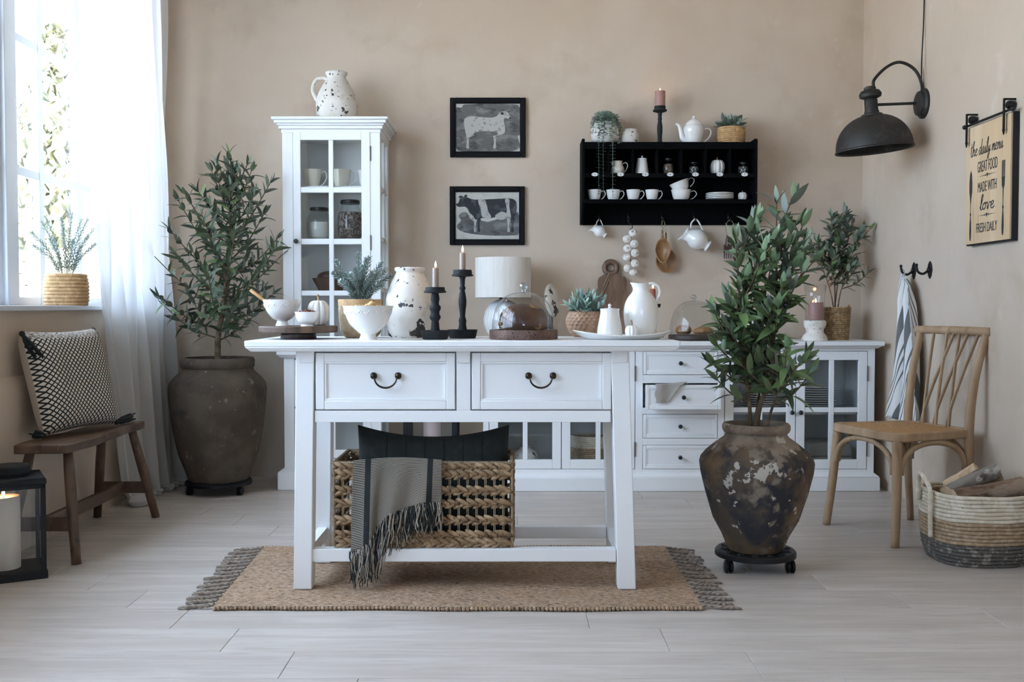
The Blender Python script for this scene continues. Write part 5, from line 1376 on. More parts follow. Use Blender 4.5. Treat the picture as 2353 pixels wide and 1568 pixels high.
# ------------------------------------------------------------------ hooks and towel on the side wall
def wall_hook(label, y, z):
    t = T('wall_hook', label, 'hook', (XR, y, z), group='black wall hooks'); m = MB()
    out = [(0, .036), (.005, .030), (.012, .026), (.017, .012), (.021, 0), (.017, -.012), (.012, -.026), (.005, -.032), (0, -.038)]
    m.prism([(a*1.15, b*1.15) for a, b in out] + [(-a*1.15, b*1.15) for a, b in reversed(out[1:-1])], -0.007, 0, 'yz'); part('backplate', m, m_nail, t, bevel=0.0015)
    part('hook_arm', MB().tube(catmull([(-0.006, 0, 0.0), (-0.035, 0, -0.02), (-0.06, 0, -0.01), (-0.068, 0, 0.018)], 5), [0.006]*15+[0.005], 8), m_nail, t, smooth=180)
    part('hook_tip', MB().ball((-0.068, 0, 0.022), 0.0075), m_nail, t)
    part('hook_boss', MB().ball((-0.010, 0, 0.0), (0.008, 0.011, 0.011)), m_nail, t)
    return t
hz1 = WZ(622, 5.09)
wall_hook('black iron wall hook the striped towel hangs from', 5.09, hz1)
wall_hook('empty black iron wall hook nearer the chair', 4.895, WZ(620, 4.9))
def tw(u, v):
    y0 = terp([(0, 5.115), (0.05, 5.14), (0.25, 5.13), (0.7, 5.17), (1, 5.27)], v); y1 = terp([(0, 5.07), (0.06, 5.0), (0.25, 4.94), (0.5, 4.90), (1, 4.865)], v)
    y = lerp(y0, y1, u)
    z = lerp(hz1-0.006, 0.40 + 0.02*sin(7*u), v) - 0.05*abs(u-0.45)*(1-v)
    x_ = 1.945 + 0.026*sin(2*pi*2.6*u + 0.6 + 0.6*v)*min(1, 4*v+0.25) + 0.010*sin(2*pi*5.3*u)*v - 0.02*v*(1-u)
    return (min(x_, 1.982), y, z)
tw_ = T('striped_towel', 'white and grey striped towel hanging from the wall hook', 'towel', (1.945, 5.07, 0.42))
part('cloth', MB().grid(tw, 60, 50), m_towel, tw_, w=True, smooth=180).modifiers.new('thick', 'SOLIDIFY').thickness = 0.002
part('loop', MB().ring((1.944, 5.09, hz1-0.013), 0.016, 0.003, 14, 6, 'x'), m_linen, tw_, w=True)

# ------------------------------------------------------------------ crockery helpers
def at(px, d, z): return (WX(px, d, z), d, z)
def wall_lathe(out, th):
    """outer profile -> closed shell with a hollow inside"""
    inn = [(max(r-th, 0.0008), z+(th if i == 0 else 0)) for i, (r, z) in enumerate(out)]
    zf = out[0][1] + th*1.5
    inn = [(r, max(z, zf)) for r, z in inn if z >= zf-1e-6 or True]
    return [(0, out[0][1])] + out + [(r, z) for r, z in reversed(inn)] + [(0, inn[0][1])]
def handle_tube(pts, r, n=6, seg=8):
    return MB().tube(catmull(pts, n), r, seg)
def cup(label, loc, r, h, m, hs=1, rz=0, group=None, flare=1.12, name='tea_cup', cat='cup', rot=None):
    t = T(name, label, cat, loc, rz, group, rot)
    o = [(r*0.62, 0), (r*0.66, h*0.04), (r*0.80, h*0.3), (r*0.88, h*0.6), (r*0.95, h*0.9), (r, h)]
    part('bowl', MB().lathe(wall_lathe(o, 0.0022), 32), m, t, smooth=50)
    part('handle', handle_tube([(r*0.92, 0, h*0.82), (r*1.28, 0, h*0.92), (r*1.5, 0, h*0.62), (r*1.25, 0, h*0.28), (r*0.86, 0, h*0.08)], 0.0028), m, t, smooth=180)
    return t
def pumpkin(label, loc, r, h, stem, name='ceramic_pumpkin', m=None, ribs=10, group=None):
    t = T(name, label, 'pumpkin', loc, group=group)
    pr = [(r*0.45, 0), (r*0.75, h*0.06), (r*0.94, h*0.25), (r, h*0.5), (r*0.93, h*0.75), (r*0.70, h*0.93), (r*0.35, h*0.985), (0.0, h*0.95)]
    C = catmull([(a, 0, b) for a, b in pr], 3)
    part('body', MB().lathe([(0, 0)] + [(max(c.x, 0), c.z) for c in C], 80, ribs=ribs, rib=0.14), m or m_pump, t, smooth=180)
    part('stem', MB().tube(catmull([(0, 0, h*0.93), (0.0, 0, h*0.93+stem*0.5), (-stem*0.12, 0, h*0.93+stem)], 4), [stem*0.26, stem*0.2, stem*0.16, stem*0.14, stem*0.13, stem*0.13, stem*0.13, stem*0.15, stem*0.16], 8), m_stem, t, smooth=180)
    return t
def dome(par, R, H, z0, knob_r, n=40):
    P = [(R, z0), (R, z0+0.004)]
    zk = H
    for i in range(0, 15):
        a = (pi/2)*i/14; P.append((max(R*cos(a)**0.72, 0.004) if i < 14 else 0.004, z0+0.004+(zk-0.004)*sin(a)**0.95))
    part('glass_dome', MB().lathe(P, n), m_dome, par, smooth=180)
    k = MB().lathe([(knob_r*0.6, 0), (knob_r*0.55, knob_r*0.4), (knob_r*0.45, knob_r*0.7), (knob_r*0.9, knob_r*1.0), (knob_r, knob_r*1.5), (knob_r*0.85, knob_r*2.0), (knob_r*0.4, knob_r*2.3), (0, knob_r*2.35)], 16, (0, 0, z0+H-0.002))
    part('glass_knob', k, m_knobglass, par, smooth=180)

# ------------------------------------------------------------------ things on the console table
d = 3.62; s = d/F
st_ = T('cake_stand', 'round dark wood pedestal stand at the end of the white table', 'stand', at(686, d, TZ))
part('plate', MB().lathe(LP(d, 780, [(0, 765), (86, 765), (89, 763), (89, 752), (87, 750), (0, 750)]), 48), m_walnut, st_, bevel=0.001)
part('foot', MB().lathe(LP(d, 780, [(0, 780), (40, 780), (41, 778), (40, 768), (37, 765), (0, 765)]), 40), m_redwood, st_)
zS = TZ + 30*s + 0.0003; xS = WX(686, d)
bo = T('footed_bowl', 'white footed bowl with a wooden spoon on the dark wood stand', 'bowl', (WX(648, d), d, zS))
def footed(par, d, yb, pts, flute=14, rib=0.02):
    s = d/F; pr = [(r*s, (yb-y)*s) for r, y in pts]
    C = catmull([(a, 0, b) for a, b in pr], 4); pr = [(max(c.x, 0.001), c.z) for c in C]
    part('bowl', MB().lathe(wall_lathe(pr, 0.003), 64, wob=0.0), m_ceramic, par, smooth=60)
    R, zt = pr[-1][0], pr[-1][1]
    e = MB()                                        # relief scrolls under the rim
    for k in range(8):
        a0 = k*pi/4 + 0.2; P = []
        for i in range(9):
            a = a0 + 0.42*(i/8-0.5); z = zt - 0.022*(1+0.28*sin(i*1.1)); r = terp([(q[1], q[0]) for q in pr], z)
            P.append((r*cos(a), r*sin(a), z))
        e.tube(P, 0.0014, 5)
        for q in (-1, 0, 1):
            a = a0 + pi/8 + q*0.07; z = zt - 0.016 - abs(q)*0.005; r = terp([(w_[1], w_[0]) for w_ in pr], z); e.ball((r*cos(a), r*sin(a), z), 0.0028, 7, 5)
    part('relief', e, m_ceramic, par, smooth=180)
    return pr
footed(bo, d, 752, [(15, 752), (13, 746), (12, 741), (22, 735), (33, 722), (39, 708), (42, 698), (43.5, 692)])
part('flour', MB().lathe([(0, 42*s), (0.02, 46*s), (0.045, 50*s), (0.056, 46*s), (0.056, 44*s), (0, 40*s)], 24, wob=0.03), m_flour, bo, smooth=180)
sp1 = MB().tube([W(636, 708, d), W(606, 690, d-0.01), W(575, 666, d-0.02)], [0.0052, 0.0055, 0.0062], 9)
solo('wooden_spoon', 'wooden spoon handle sticking out of the footed bowl', 'spoon', sp1, m_spoon, smooth=180)
d2 = 3.545; s2 = d2/F
b2 = T('small_bowl', 'small white bowl of brown berries on the dark wood stand', 'bowl', (WX(705, d2), d2, zS))
C = catmull([(a, 0, b) for a, b in LP(d2, 750, [(15, 750), (14, 746), (20, 741), (25, 731), (26.5, 722), (28.5, 717)])], 4)
part('bowl', MB().lathe(wall_lathe([(c.x, c.z) for c in C], 0.0022), 44), m_ceramic, b2, smooth=60)
rd = random.Random(6)
bm_ = MB().ball((0, 0, 0), 0.0055, 8, 6).mesh('berry', 180); bm_.materials.append(m_berry)
for k in range(26):
    a, r = rd.random()*6.28, 0.030*sqrt(rd.random()); o = inst('berry', bm_, None, Matrix.Translation((WX(705, d2)+r*cos(a), d2+r*sin(a), zS+0.0445+0.008*(1-r/0.03)+rd.uniform(0, .003))))
    tag(o, 'brown berry heaped in the small white bowl', 'berry', 'berries in the small bowl')
pumpkin('tall white pumpkin with brown stem on the dark wood stand', (WX(732, 3.67), 3.67, zS), 25.5*3.67/F, 58*3.67/F, 17*3.67/F)
# rosemary in a burlap pot
d = 3.755; s = d/F
r2 = T('potted_rosemary', 'rosemary in a rough burlap pot on the white table', 'potted plant', at(829, d, TZ))
C = catmull([(a, 0, b) for a, b in LP(d, 778, [(34, 778), (44, 768), (49, 745), (51, 715), (50, 706)])], 4)
part('pot', MB().lathe([(0, 0)]+[(c.x, c.z) for c in C]+[(46*s, 72*s), (44*s, 66*s), (0, 66*s)], 40, wob=0.012), m_burlap, r2, smooth=60)
part('rim', MB().lathe([(49*s, 71*s), (51*s, 72*s), (51.5*s, 86*s), (50*s, 88*s), (46*s, 88*s), (45*s, 72*s), (49*s, 71*s)], 40), m_jutepot, r2)
part('soil', MB().lathe([(0, 76*s), (46*s, 76*s), (46*s, 72*s), (0, 72*s)], 24), m_soil, r2)
SP2 = [(-0.10, 0, 0.115), (-0.085, -0.03, 0.155), (-0.045, 0.02, 0.10), (-0.005, -0.02, 0.185), (0.02, 0.01, 0.165), (0.035, -0.02, 0.17), (0.075, 0.02, 0.155), (0.11, 0.0, 0.105), (0.095, -0.03, 0.125), (0.05, -0.05, 0.11), (-0.03, -0.05, 0.11), (-0.065, -0.04, 0.085), (0.0, 0.04, 0.14), (0.085, -0.05, 0.07), (-0.08, 0.03, 0.12), (0.06, 0.04, 0.12), (-0.02, 0.02, 0.13)]
sprig_plant(r2, 76*s, SP2, 17, 0.024)
# footed bowl of peanuts
d = 3.525; s = d/F
b3 = T('footed_bowl', 'large white footed bowl filled with peanuts on the white table', 'bowl', at(846, d, TZ))
pr = footed(b3, d, 782, [(21, 782), (19, 776), (17.5, 769), (26, 762), (43, 745), (52, 725), (56, 712), (58.5, 704)])
part('peanut_heap', MB().lathe([(0, 58*s), (40*s, 62*s), (50*s, 70*s), (51*s, 68*s), (30*s, 40*s), (0, 34*s)], 24), m_peanut, b3, smooth=180)
pm_ = MB().lathe([(0, -0.014), (0.0055, -0.011), (0.0068, -0.006), (0.0052, 0), (0.0066, 0.006), (0.0054, 0.011), (0, 0.014)], 9).mesh('peanut', 180); pm_.materials.append(m_peanut)
for k in range(46):
    a, r = rd.random()*6.28, 0.066*sqrt(rd.random()); z = TZ + 70*s + 0.010 - 0.16*r + rd.uniform(0, 0.006) + (0.008 if cos(a) > 0 and r < 0.045 else 0)
    o = inst('peanut', pm_, None, Matrix.Translation((WX(846, d)+r*cos(a), d+r*sin(a), z)) @ Euler((pi/2+rd.uniform(-.5, .5), rd.uniform(-.5, .5), rd.random()*6.28)).to_matrix().to_4x4())
    tag(o, 'unshelled peanut heaped in the large footed bowl', 'peanut', 'peanuts in the footed bowl')
# distressed jar
d = 3.765
j1 = T('distressed_jar', 'white distressed jar with dark chips on the white table', 'jar', at(942, d, TZ))
C = catmull([(a, 0, b) for a, b in LP(d, 778, [(42, 778), (50, 768), (56, 740), (57, 712), (53, 682), (43, 653), (35, 637), (31, 630)])], 5)
part('body', MB().lathe([(0, 0)] + [(c.x, c.z) for c in C] + LP(d, 778, [(31, 627), (34.5, 624), (34.5, 619), (32, 617), (28, 619), (27, 635), (36, 660), (0, 665)]), 56, wob=0.004), m_dist, j1, smooth=50)
# candle holders
def candlestick(label, px, d, z, yb, prof, dish, group=None):
    t = T('candlestick', label, 'candle holder', at(px, d, z), group=group)
    part('stem', MB().lathe(LP(d, yb, prof), 28), m_iron, t, smooth=50)
    part('base_dish', MB().lathe(LP(d, yb, dish), 36), m_iron, t, smooth=50)
    return t
d = 3.555
candlestick('short turned black candlestick on the white table', 1000, d, TZ, 780, [(0, 778), (17, 776), (15, 768), (10, 755), (9, 742), (8, 738), (12, 732), (13, 727), (10, 722), (10, 716), (13, 710), (13, 704), (9, 700), (9, 693), (10, 690), (10, 684), (9, 678), (8, 674), (22, 673), (26, 672), (26, 670), (23, 668), (22, 660), (20, 660), (20, 664), (0, 664)],
            [(0, 780), (27, 780), (30, 776), (34.5, 759), (32, 760), (27, 775), (0, 776)])
def taper(label, px, d, z, r, h, m, s=1.0, light=0.1):
    t = T('taper_candle', label, 'candle', at(px, d, z)); part('wax', MB().lathe([(0, 0), (r, 0), (r*0.97, h-0.003), (r*0.8, h), (0, h-0.002)], 18), m, t, smooth=50); flame_parts(t, h-0.003, s, light); return t
taper('taupe candle burning in the short black candlestick', 1001, d, TZ+116.5*d/F, 7.3*d/F, 48*d/F, m_waxt, 0.78)
d = 3.685
candlestick('tall turned black candlestick on the white table', 1063, d, TZ, 778, [(0, 777), (14, 775), (13, 768), (9, 752), (8, 745), (9, 738), (8, 734), (6, 728), (7, 715), (9, 700), (9, 690), (7, 676), (5, 668), (7, 665), (7, 661), (5, 658), (6, 642), (8, 637), (20, 636), (25, 635), (25, 633), (22, 631), (21, 621), (19, 621), (19, 625), (0, 625)],
            [(0, 778), (29, 778), (31, 774), (34.5, 758), (32, 759), (28, 773), (0, 774)])
taper('taupe candle burning in the tall black candlestick', 1063, d, TZ+153.5*d/F, 7*d/F, 43*d/F, m_waxt, 0.86)
# cloche with dark loaf
d = 3.585; s = d/F
cl = T('glass_cloche', 'glass cloche on a rusty metal base over a dark loaf', 'cloche', at(1203, d, TZ))
part('base', MB().lathe(LP(d, 780, [(0, 780), (77, 780), (78.5, 778), (78.5, 760), (77, 758), (74, 758), (73, 761), (0, 761)]), 56), m_perf, cl, smooth=40)
dome(cl, 73*s, 88*s, 19.5*s, 10.5*s)
lf = MB().lathe([(0, 0.0), (46*s, 0), (56*s, 5*s), (58*s, 18*s), (54*s, 36*s), (44*s, 50*s), (26*s, 59*s), (0, 62*s)], 48, wob=0.03)
solo('bread_loaf', 'round dark glazed loaf under the glass cloche', 'bread', lf, m_bread, (WX(1203, d), d, TZ+19.6*s), smooth=180)
# carved wooden pot with sage plant
d = 3.835; s = d/F
cp = T('potted_sage', 'pale sage plant in a carved wooden pot on the table', 'potted plant', at(1347, d, TZ))
pr = catmull([(a, 0, b) for a, b in LP(d, 776, [(28, 776), (38, 766), (46, 748), (47, 735), (42, 722), (39, 717)])], 4)
n_, rows_ = 192, 54; vs = []; fs = []
for j in range(rows_+1):
    t_ = j/rows_; c, _ = along(pr, min(t_, 0.9999))
    for i in range(n_):
        a = 2*pi*i/n_; w = 24
        ph = (i/n_*w + (0.5 if int(t_*9) % 2 else 0)) % 1.0; pv = (t_*9) % 1.0
        dep = 0.0055*(1 - min(1, 2.2*sqrt((ph-0.5)**2 + 0.5*(pv-0.5)**2)))
        r = c.x - dep; vs.append((r*cos(a), r*sin(a), c.z))
for j in range(rows_):
    for i in range(n_): fs.append((j*n_+i, j*n_+(i+1) % n_, (j+1)*n_+(i+1) % n_, (j+1)*n_+i))
m = MB().add(vs, fs); m.lathe([(39*s, 59*s), (36*s, 59*s), (35*s, 50*s), (0, 50*s)], 48); m.lathe([(0, 0), (28*s, 0)], 48)
part('carved_pot', m, m_carved, cp, smooth=180)
def rosette(par, z0, n, R, H, L, Wd, seed, m):
    rd = random.Random(seed); lm = [leaf_mesh('leaf', L, Wd, b, f, m) for b, f in ((0.15, 0.3), (-0.15, 0.4), (0.3, 0.2))]
    for k in range(n):
        f = k/n; a = k*2.39996; el = lerp(0.15, 1.25, f**0.8) + rd.uniform(-.15, .15); r0 = R*0.5*(1-f)*rd.uniform(0.5, 1)
        dd = Vector((cos(a)*cos(el), sin(a)*cos(el), sin(el))); p = Vector((r0*cos(a), r0*sin(a), z0 + H*f*rd.uniform(0.5, 1)))
        inst('leaf', lm[k % 3], par, frame(p, dd, Vector((-cos(a)*0.5, -sin(a)*0.5, 1)), rd.uniform(0.8, 1.15)))
def sage(par, z0, ns, nl, R, H, L, Wd, seed, m):
    rd = random.Random(seed); lm = [leaf_mesh('leaf', L, Wd, b, f, m) for b, f in ((0.15, 0.3), (-0.12, 0.4), (0.3, 0.2))]
    for k in range(ns):
        a = k*2.39996; q = sqrt((k+0.5)/ns); e = Vector((R*q*cos(a), R*q*sin(a), H*(1-0.55*q*q)*rd.uniform(0.85, 1.1)))
        b = Vector((e.x*0.3, e.y*0.3, 0)); dd = (e-b).normalized(); part('stem', MB().tube([b+Vector((0, 0, z0)), e+Vector((0, 0, z0))], 0.0016, 5), m, par)
        o1 = dd.orthogonal().normalized(); o2 = dd.cross(o1)
        for i in range(nl):
            t_ = 0.35 + 0.65*i/(nl-1); g = i*2.2 + k; sd = o1*cos(g)+o2*sin(g); an = lerp(1.0, 0.3, i/(nl-1))
            inst('leaf', lm[i % 3], par, frame(b.lerp(e, t_)+Vector((0, 0, z0)), dd*cos(an)+sd*sin(an), dd+Vector((0, 0, 0.3)), rd.uniform(0.75, 1.1)))
sage(cp, 50*s, 20, 8, 0.068, 0.072, 0.040, 0.015, 3, m_succ)
# platter with jar, mini pumpkin, pitcher
d = 3.575; s = d/F
pt = MB().lathe([(0, 0), (76*s, 0), (84*s, 1*s), (98*s, 8*s), (114*s, 20*s), (113*s, 22*s), (97*s, 12*s), (84*s, 6*s), (0, 6*s)], 64, ax=(1, 0.60))
for v_ in pt.v: v_.z *= 1 - 0.55*min(1, max(0, (hypot(v_.x, v_.y/0.6)-84*s)/(30*s)))*(v_.y/0.6/max(1e-6, hypot(v_.x, v_.y/0.6)))**2
solo('oval_platter', 'long white oval platter on the right of the table', 'platter', pt, m_ceramic, at(1429, d, TZ), smooth=60)
zP = TZ + 6*s + 0.0004
dj = 3.565; sj = dj/F
sj_ = T('sugar_jar', 'white lidded sugar jar on the oval platter', 'jar', (WX(1401, dj), dj, zP))
C = catmull([(a, 0, b) for a, b in LP(dj, 768, [(28, 768), (28.5, 764), (29, 758), (27, 742), (23, 722), (21.5, 712), (21.5, 706)])], 4)
part('body', MB().lathe([(0, 0)]+[(c.x, c.z) for c in C]+[(0, 62*sj)], 48), m_ceramic, sj_, smooth=50)
part('lid', MB().lathe(LP(dj, 768, [(22.3, 707), (22.3, 704), (18, 703), (4, 702), (2.5, 700), (4.5, 697), (2.5, 693), (0, 692)]), 36), m_ceramic, sj_, smooth=50)
pumpkin('tiny white pumpkin on the oval platter', (WX(1452, 3.525), 3.525, zP), 16*3.525/F, 27*3.525/F, 14*3.525/F, m=m_ceramic)
dp = 3.615; sp_ = dp/F
pi_ = T('pitcher', 'tall white glazed pitcher with looped handle on the oval platter', 'pitcher', (WX(1473, dp), dp, zP))
pr = catmull([(a, 0, b) for a, b in LP(dp, 766, [(27, 766), (29, 762), (33, 750), (37, 730), (38, 712), (36, 695), (30, 680), (21, 668), (15, 660), (14, 652), (16, 645)])], 4)
m = MB(); n_ = 48; vs = []; fs = []
pts = [(0, 0)] + [(c.x, c.z) for c in pr]
for j, (r, z) in enumerate(pts):
    for i in range(n_):
        a = 2*pi*i/n_; t_ = max(0, (z-0.155)/0.03); ex = 0.012*t_*max(0, cos(a-pi))**3; zx = 0.004*t_*max(0, cos(a-pi))**3
        vs.append(((r+ex)*cos(a), (r+ex*0.3)*sin(a), z + zx))
for j in range(len(pts)-1):
    for i in range(n_): fs.append((j*n_+i, j*n_+(i+1) % n_, (j+1)*n_+(i+1) % n_, (j+1)*n_+i))
part('body', m.add(vs, fs), m_ceramic, pi_, smooth=180).modifiers.new('thick', 'SOLIDIFY').thickness = 0.003
part('handle', handle_tube([(8*sp_, 0, 98*sp_), (12*sp_, 0, 112*sp_), (24*sp_, 0, 121*sp_), (38*sp_, 0, 115*sp_), (43*sp_, 0, 100*sp_), (38*sp_, 0, 86*sp_), (31*sp_, 0, 78*sp_)], 0.0052, 6, 10), m_ceramic, pi_, smooth=180)

# ------------------------------------------------------------------ things on the sideboard
d = 5.63; s = d/F
tl = T('table_lamp', 'table lamp with pale linen drum shade on the sideboard', 'lamp', at(1156, d, STZ))
part('lamp_base', MB().lathe(LP(d, 778, [(0, 778), (24, 778), (26, 772), (38, 760), (45, 742), (46, 730), (42, 712), (32, 696), (18, 688), (8, 684), (8, 680), (0, 680)]), 64, ribs=22, rib=0.10), m_lampbase, tl, smooth=180)
part('neck', MB().lathe(LP(d, 778, [(0, 686), (8, 686), (9, 680), (4, 676), (4, 640), (0, 640)]), 16), m_iron, tl)
part('lamp_shade', MB().lathe([(64*s, 97*s), (64*s, 188*s), (63*s, 188*s), (63*s, 97*s), (64*s, 97*s)], 56), m_shade, tl, smooth=40)
for k in range(3): part('shade_spoke', MB().tube([(0, 0, 130*s), (63*s*cos(k*2.1), 63*s*sin(k*2.1), 130*s)], 0.0015, 5), m_iron, tl)
d = 5.70; s = d/F
oo = T('shell_ornament', 'distressed white ribbed ornament behind the glass cloche', 'ornament', at(1266, d, STZ))
m = MB(); m.M = Matrix.Translation((0, 0, 90*s)) @ Matrix.Rotation(radians(-8), 4, 'Y') @ Matrix.Rotation(radians(62), 4, 'Z') @ Matrix.Rotation(pi/2, 4, 'X')
m.lathe([(0, -0.02), (20*s, -0.016), (34*s, -0.006), (40*s, 0.006), (36*s, 0.016), (24*s, 0.026), (0, 0.03)], 48, ribs=16, rib=0.06, ax=(0.85, 1.0)); part('disc', m, m_dist, oo, smooth=180)
part('foot', MB().lathe([(0, 0), (22*s, 0), (22*s, 6*s), (6*s, 9*s), (5*s, 58*s), (0, 58*s)], 20), m_iron, oo)
# cutting board
d = 5.79; s = d/F
cb = T('cutting_board', 'walnut cutting board with ring handle leaning on the wall', 'cutting board', at(1408, d, STZ), rot=(radians(-7), 0, 0))
hw = 33*s; hb = 146*s
out = [(-hw, 0), (hw, 0), (hw, hb-10*s), (hw-3*s, hb-3*s), (hw-10*s, hb), (16*s, hb+4*s), (10*s, hb+10*s), (-14*s, hb+10*s), (-20*s, hb+3*s), (-hw+8*s, hb), (-hw+2*s, hb-4*s), (-hw, hb-12*s)]
part('blade', MB().prism(out, 0, 0.018), m_board, cb, bevel=0.003)
part('ring_handle', MB().ring((-3*s, 0.009, hb+20*s), 14*s, 6.5*s, 28, 10, 'y'), m_board, cb, smooth=180)
part('cord_loop', MB().tube(catmull([(-6*s, -0.004, hb+10*s), (-14*s, -0.012, hb-8*s), (-24*s, -0.006, hb-34*s), (-22*s, -0.005, hb-38*s), (-10*s, -0.008, hb-12*s), (-4*s, 0.004, hb+12*s)], 5), 0.0022, 6), m_rope, cb, smooth=180)
part('cord_end', MB().tube(catmull([(-23*s, -0.006, hb-36*s), (-27*s, -0.008, hb-44*s), (-24*s, -0.008, hb-52*s)], 4), 0.003, 6), m_rope, cb, smooth=180)
# candlestick behind the pitcher
d = 5.55
candlestick('black candlestick on the sideboard behind the tall pitcher', 1503, d, STZ, 778, [(0, 777), (12, 775), (6, 766), (4, 740), (5, 720), (4, 705), (14, 702), (15, 694), (13, 694), (12, 700), (0, 700)], [(0, 778), (22, 778), (24, 774), (22, 770), (0, 772)])
taper('reddish candle burning behind the tall pitcher handle', 1500, d, STZ+78.3*d/F, 6.5*d/F, 40*d/F, m_waxr, 1.05, 0.06)
# cloches on the sideboard
d = 5.58; s = d/F
c2 = T('glass_cloche', 'glass cloche with bread rolls on the sideboard', 'cloche', at(1594, d, STZ))
part('base', MB().lathe(LP(d, 778, [(0, 778), (54, 778), (58, 774), (58, 767), (56, 765), (0, 765)]), 44), m_darkplate, c2, smooth=40)
dome(c2, 55*s, 77*s, 13.5*s, 6.5*s)
rl = MB().lathe([(0, 0), (13*s, 1*s), (17*s, 7*s), (16*s, 14*s), (10*s, 20*s), (0, 22*s)], 24, ax=(1.1, 1), wob=0.03)
solo('bread_roll', 'smooth brown bread roll under the sideboard cloche', 'bread', rl, m_roll, at(1571, d+0.01, STZ+13.6*s), smooth=180)
r_ = MB().lathe([(0, 0), (16*s, 1*s), (20*s, 6*s), (18*s, 12*s), (8*s, 17*s), (0, 17.5*s)], 24, ax=(1.35, 0.8), wob=0.05)
solo('bread_roll', 'crusty floured bread roll under the sideboard cloche', 'bread', r_, m_roll, at(1618, d-0.02, STZ+13.6*s), rz=0.3, smooth=180)
d = 5.72; s = d/F
c3 = T('glass_cloche', 'small empty glass cloche behind the olive leaves', 'cloche', at(1676, d, STZ))
part('base', MB().lathe(LP(d, 777, [(0, 777), (27, 777), (28, 774), (27, 770), (0, 770)]), 32), m_walnut, c3)
dome(c3, 25*s, 44*s, 7.5*s, 4.5*s)
d = 5.60; s = d/F
j = T('lidded_jar', 'white lidded jar on the sideboard behind the olive leaves', 'jar', at(1724, d, STZ))
part('body', MB().lathe(LP(d, 778, [(0, 778), (15, 778), (18, 768), (18, 748), (14, 736), (12, 730), (0, 730)]), 32), m_ceramic, j, smooth=50)
part('lid', MB().lathe(LP(d, 778, [(13, 730), (13, 727), (5, 723), (3, 721), (4.5, 717), (0, 715)]), 24), m_ceramic, j, smooth=50)
d = 5.56; s = d/F
h = T('hurricane_holder', 'distressed white pedestal with glass cylinder around a candle', 'candle holder', at(1872, d, STZ))
part('pedestal', MB().lathe(LP(d, 780, [(0, 780), (29, 780), (29, 776), (25, 768), (20, 762), (20, 754), (23, 750), (25, 742), (25, 736), (23, 734), (0, 734)]), 40), m_dist_fine, h, smooth=50)
part('glass_cylinder', MB().lathe([(21*s, 46.2*s), (22*s, 60*s), (22*s, 100*s), (25*s, 128*s)], 36), m_dome, h, smooth=180)
pillar('reddish pillar candle glowing inside the glass cylinder', at(1874, d, STZ+46.3*s), 17.5*s, 41*s, m_waxp, 0.9, 0.25)

# ------------------------------------------------------------------ jug on the display cabinet
d = 5.62; s = d/F
jg = T('distressed_jug', 'distressed white jug on top of the display cabinet', 'jug', (WX(774, d, VT), d, VT))
# foot of the jug is hidden by the cornice, so it is drawn down to the top board
yb = 270 + (WZ(270, d)-VT)/s
C = catmull([(a, 0, b) for a, b in LP(d, yb, [(34, yb), (44, yb-8), (47, 246), (46, 232), (40, 214), (30, 196), (24, 186), (21, 180)])], 4)
part('body', MB().lathe([(0, 0)]+[(c.x, c.z) for c in C]+LP(d, yb, [(22, 176), (25, 172), (25, 169), (22, 168), (18, 170), (17, 180), (26, 200), (0, 205)]), 48, wob=0.006), m_dist, jg, smooth=50)
z = lambda y: (yb-y)*s
part('handle', handle_tube([(-22*s, 0, z(184)), (-34*s, 0, z(181)), (-45*s, 0, z(184)), (-53*s, 0, z(198)), (-54*s, 0, z(212)), (-48*s, 0, z(226)), (-45*s, 0, z(236))], 0.0105, 5, 10), m_dist, jg, smooth=180)

# ------------------------------------------------------------------ inside the display cabinet
z = VSH[2]; d = 5.60
for px, m, lab in ((718, m_cream, 'cream cup on the top shelf nearest the cabinet knob'), (785, m_cream, 'middle cream cup on the top shelf of the cabinet')):
    cup(lab, at(px, d, z), 22*d/F, 40*d/F, m, name='coffee_cup', group='cups in the cabinet')
cup('white cup on the top shelf by the cabinet hinge', at(841, d+.02, z), 19*d/F, 39*d/F, m_ceramic, name='coffee_cup', group='cups in the cabinet', rz=1.0)
z = VSH[1]
def glass_jar(label, px, d, z, r, h, neck, fill, fm, ribs=0, lid=None, name='glass_jar'):
    t = T(name, label, 'jar', at(px, d, z)); s = d/F; r, h, neck = r*s, h*s, neck*s; fh = h*fill
    o = [(r*0.72, 0), (r*0.95, h*0.12), (r, h*0.35), (r*0.98, h*0.55), (r*0.85, h*0.72), (neck, h*0.82), (neck, h*0.9)]
    part('glass', MB().lathe(wall_lathe(o, 0.0015), 40, ribs=ribs, rib=0.05 if ribs else 0), m_cabglass, t, smooth=60)
    f = [(max(terp([(q[1], q[0]) for q in o], zz_)-0.003, 0.002), zz_) for zz_ in [0.0025+fh*i/6 for i in range(7)]]
    part('contents', MB().lathe([(0, 0.0025)]+f+[(0, fh+0.004)], 28, ribs=ribs, rib=0.06 if ribs else 0), fm, t, smooth=60)
    part('lid', MB().lathe([(0, h*0.9), (neck*1.08, h*0.9), (neck*1.1, h*0.91), (neck*1.1, h*0.985), (neck*1.0, h), (0, h)], 30), m_lid, t, smooth=40)
    return t
glass_jar('glass jar of sugar with black lid in the cabinet', 734, 5.62, z, 30, 73, 19, 0.52, m_flour, 14)
glass_jar('glass jar of dark nuts with black lid in the cabinet', 805, 5.62, z, 30, 90, 20, 0.68, m_nuts)
z = VSH[0]; d = 5.62; s = d/F
wbw = T('wooden_bowl', 'dark wooden bowl holding bread inside the display cabinet', 'bowl', at(760, d, z))
part('bowl', MB().lathe(wall_lathe(LP(d, 670, [(26, 670), (30, 662), (38, 648), (42, 640)]), 0.004), 40), m_walnut, wbw, smooth=50)
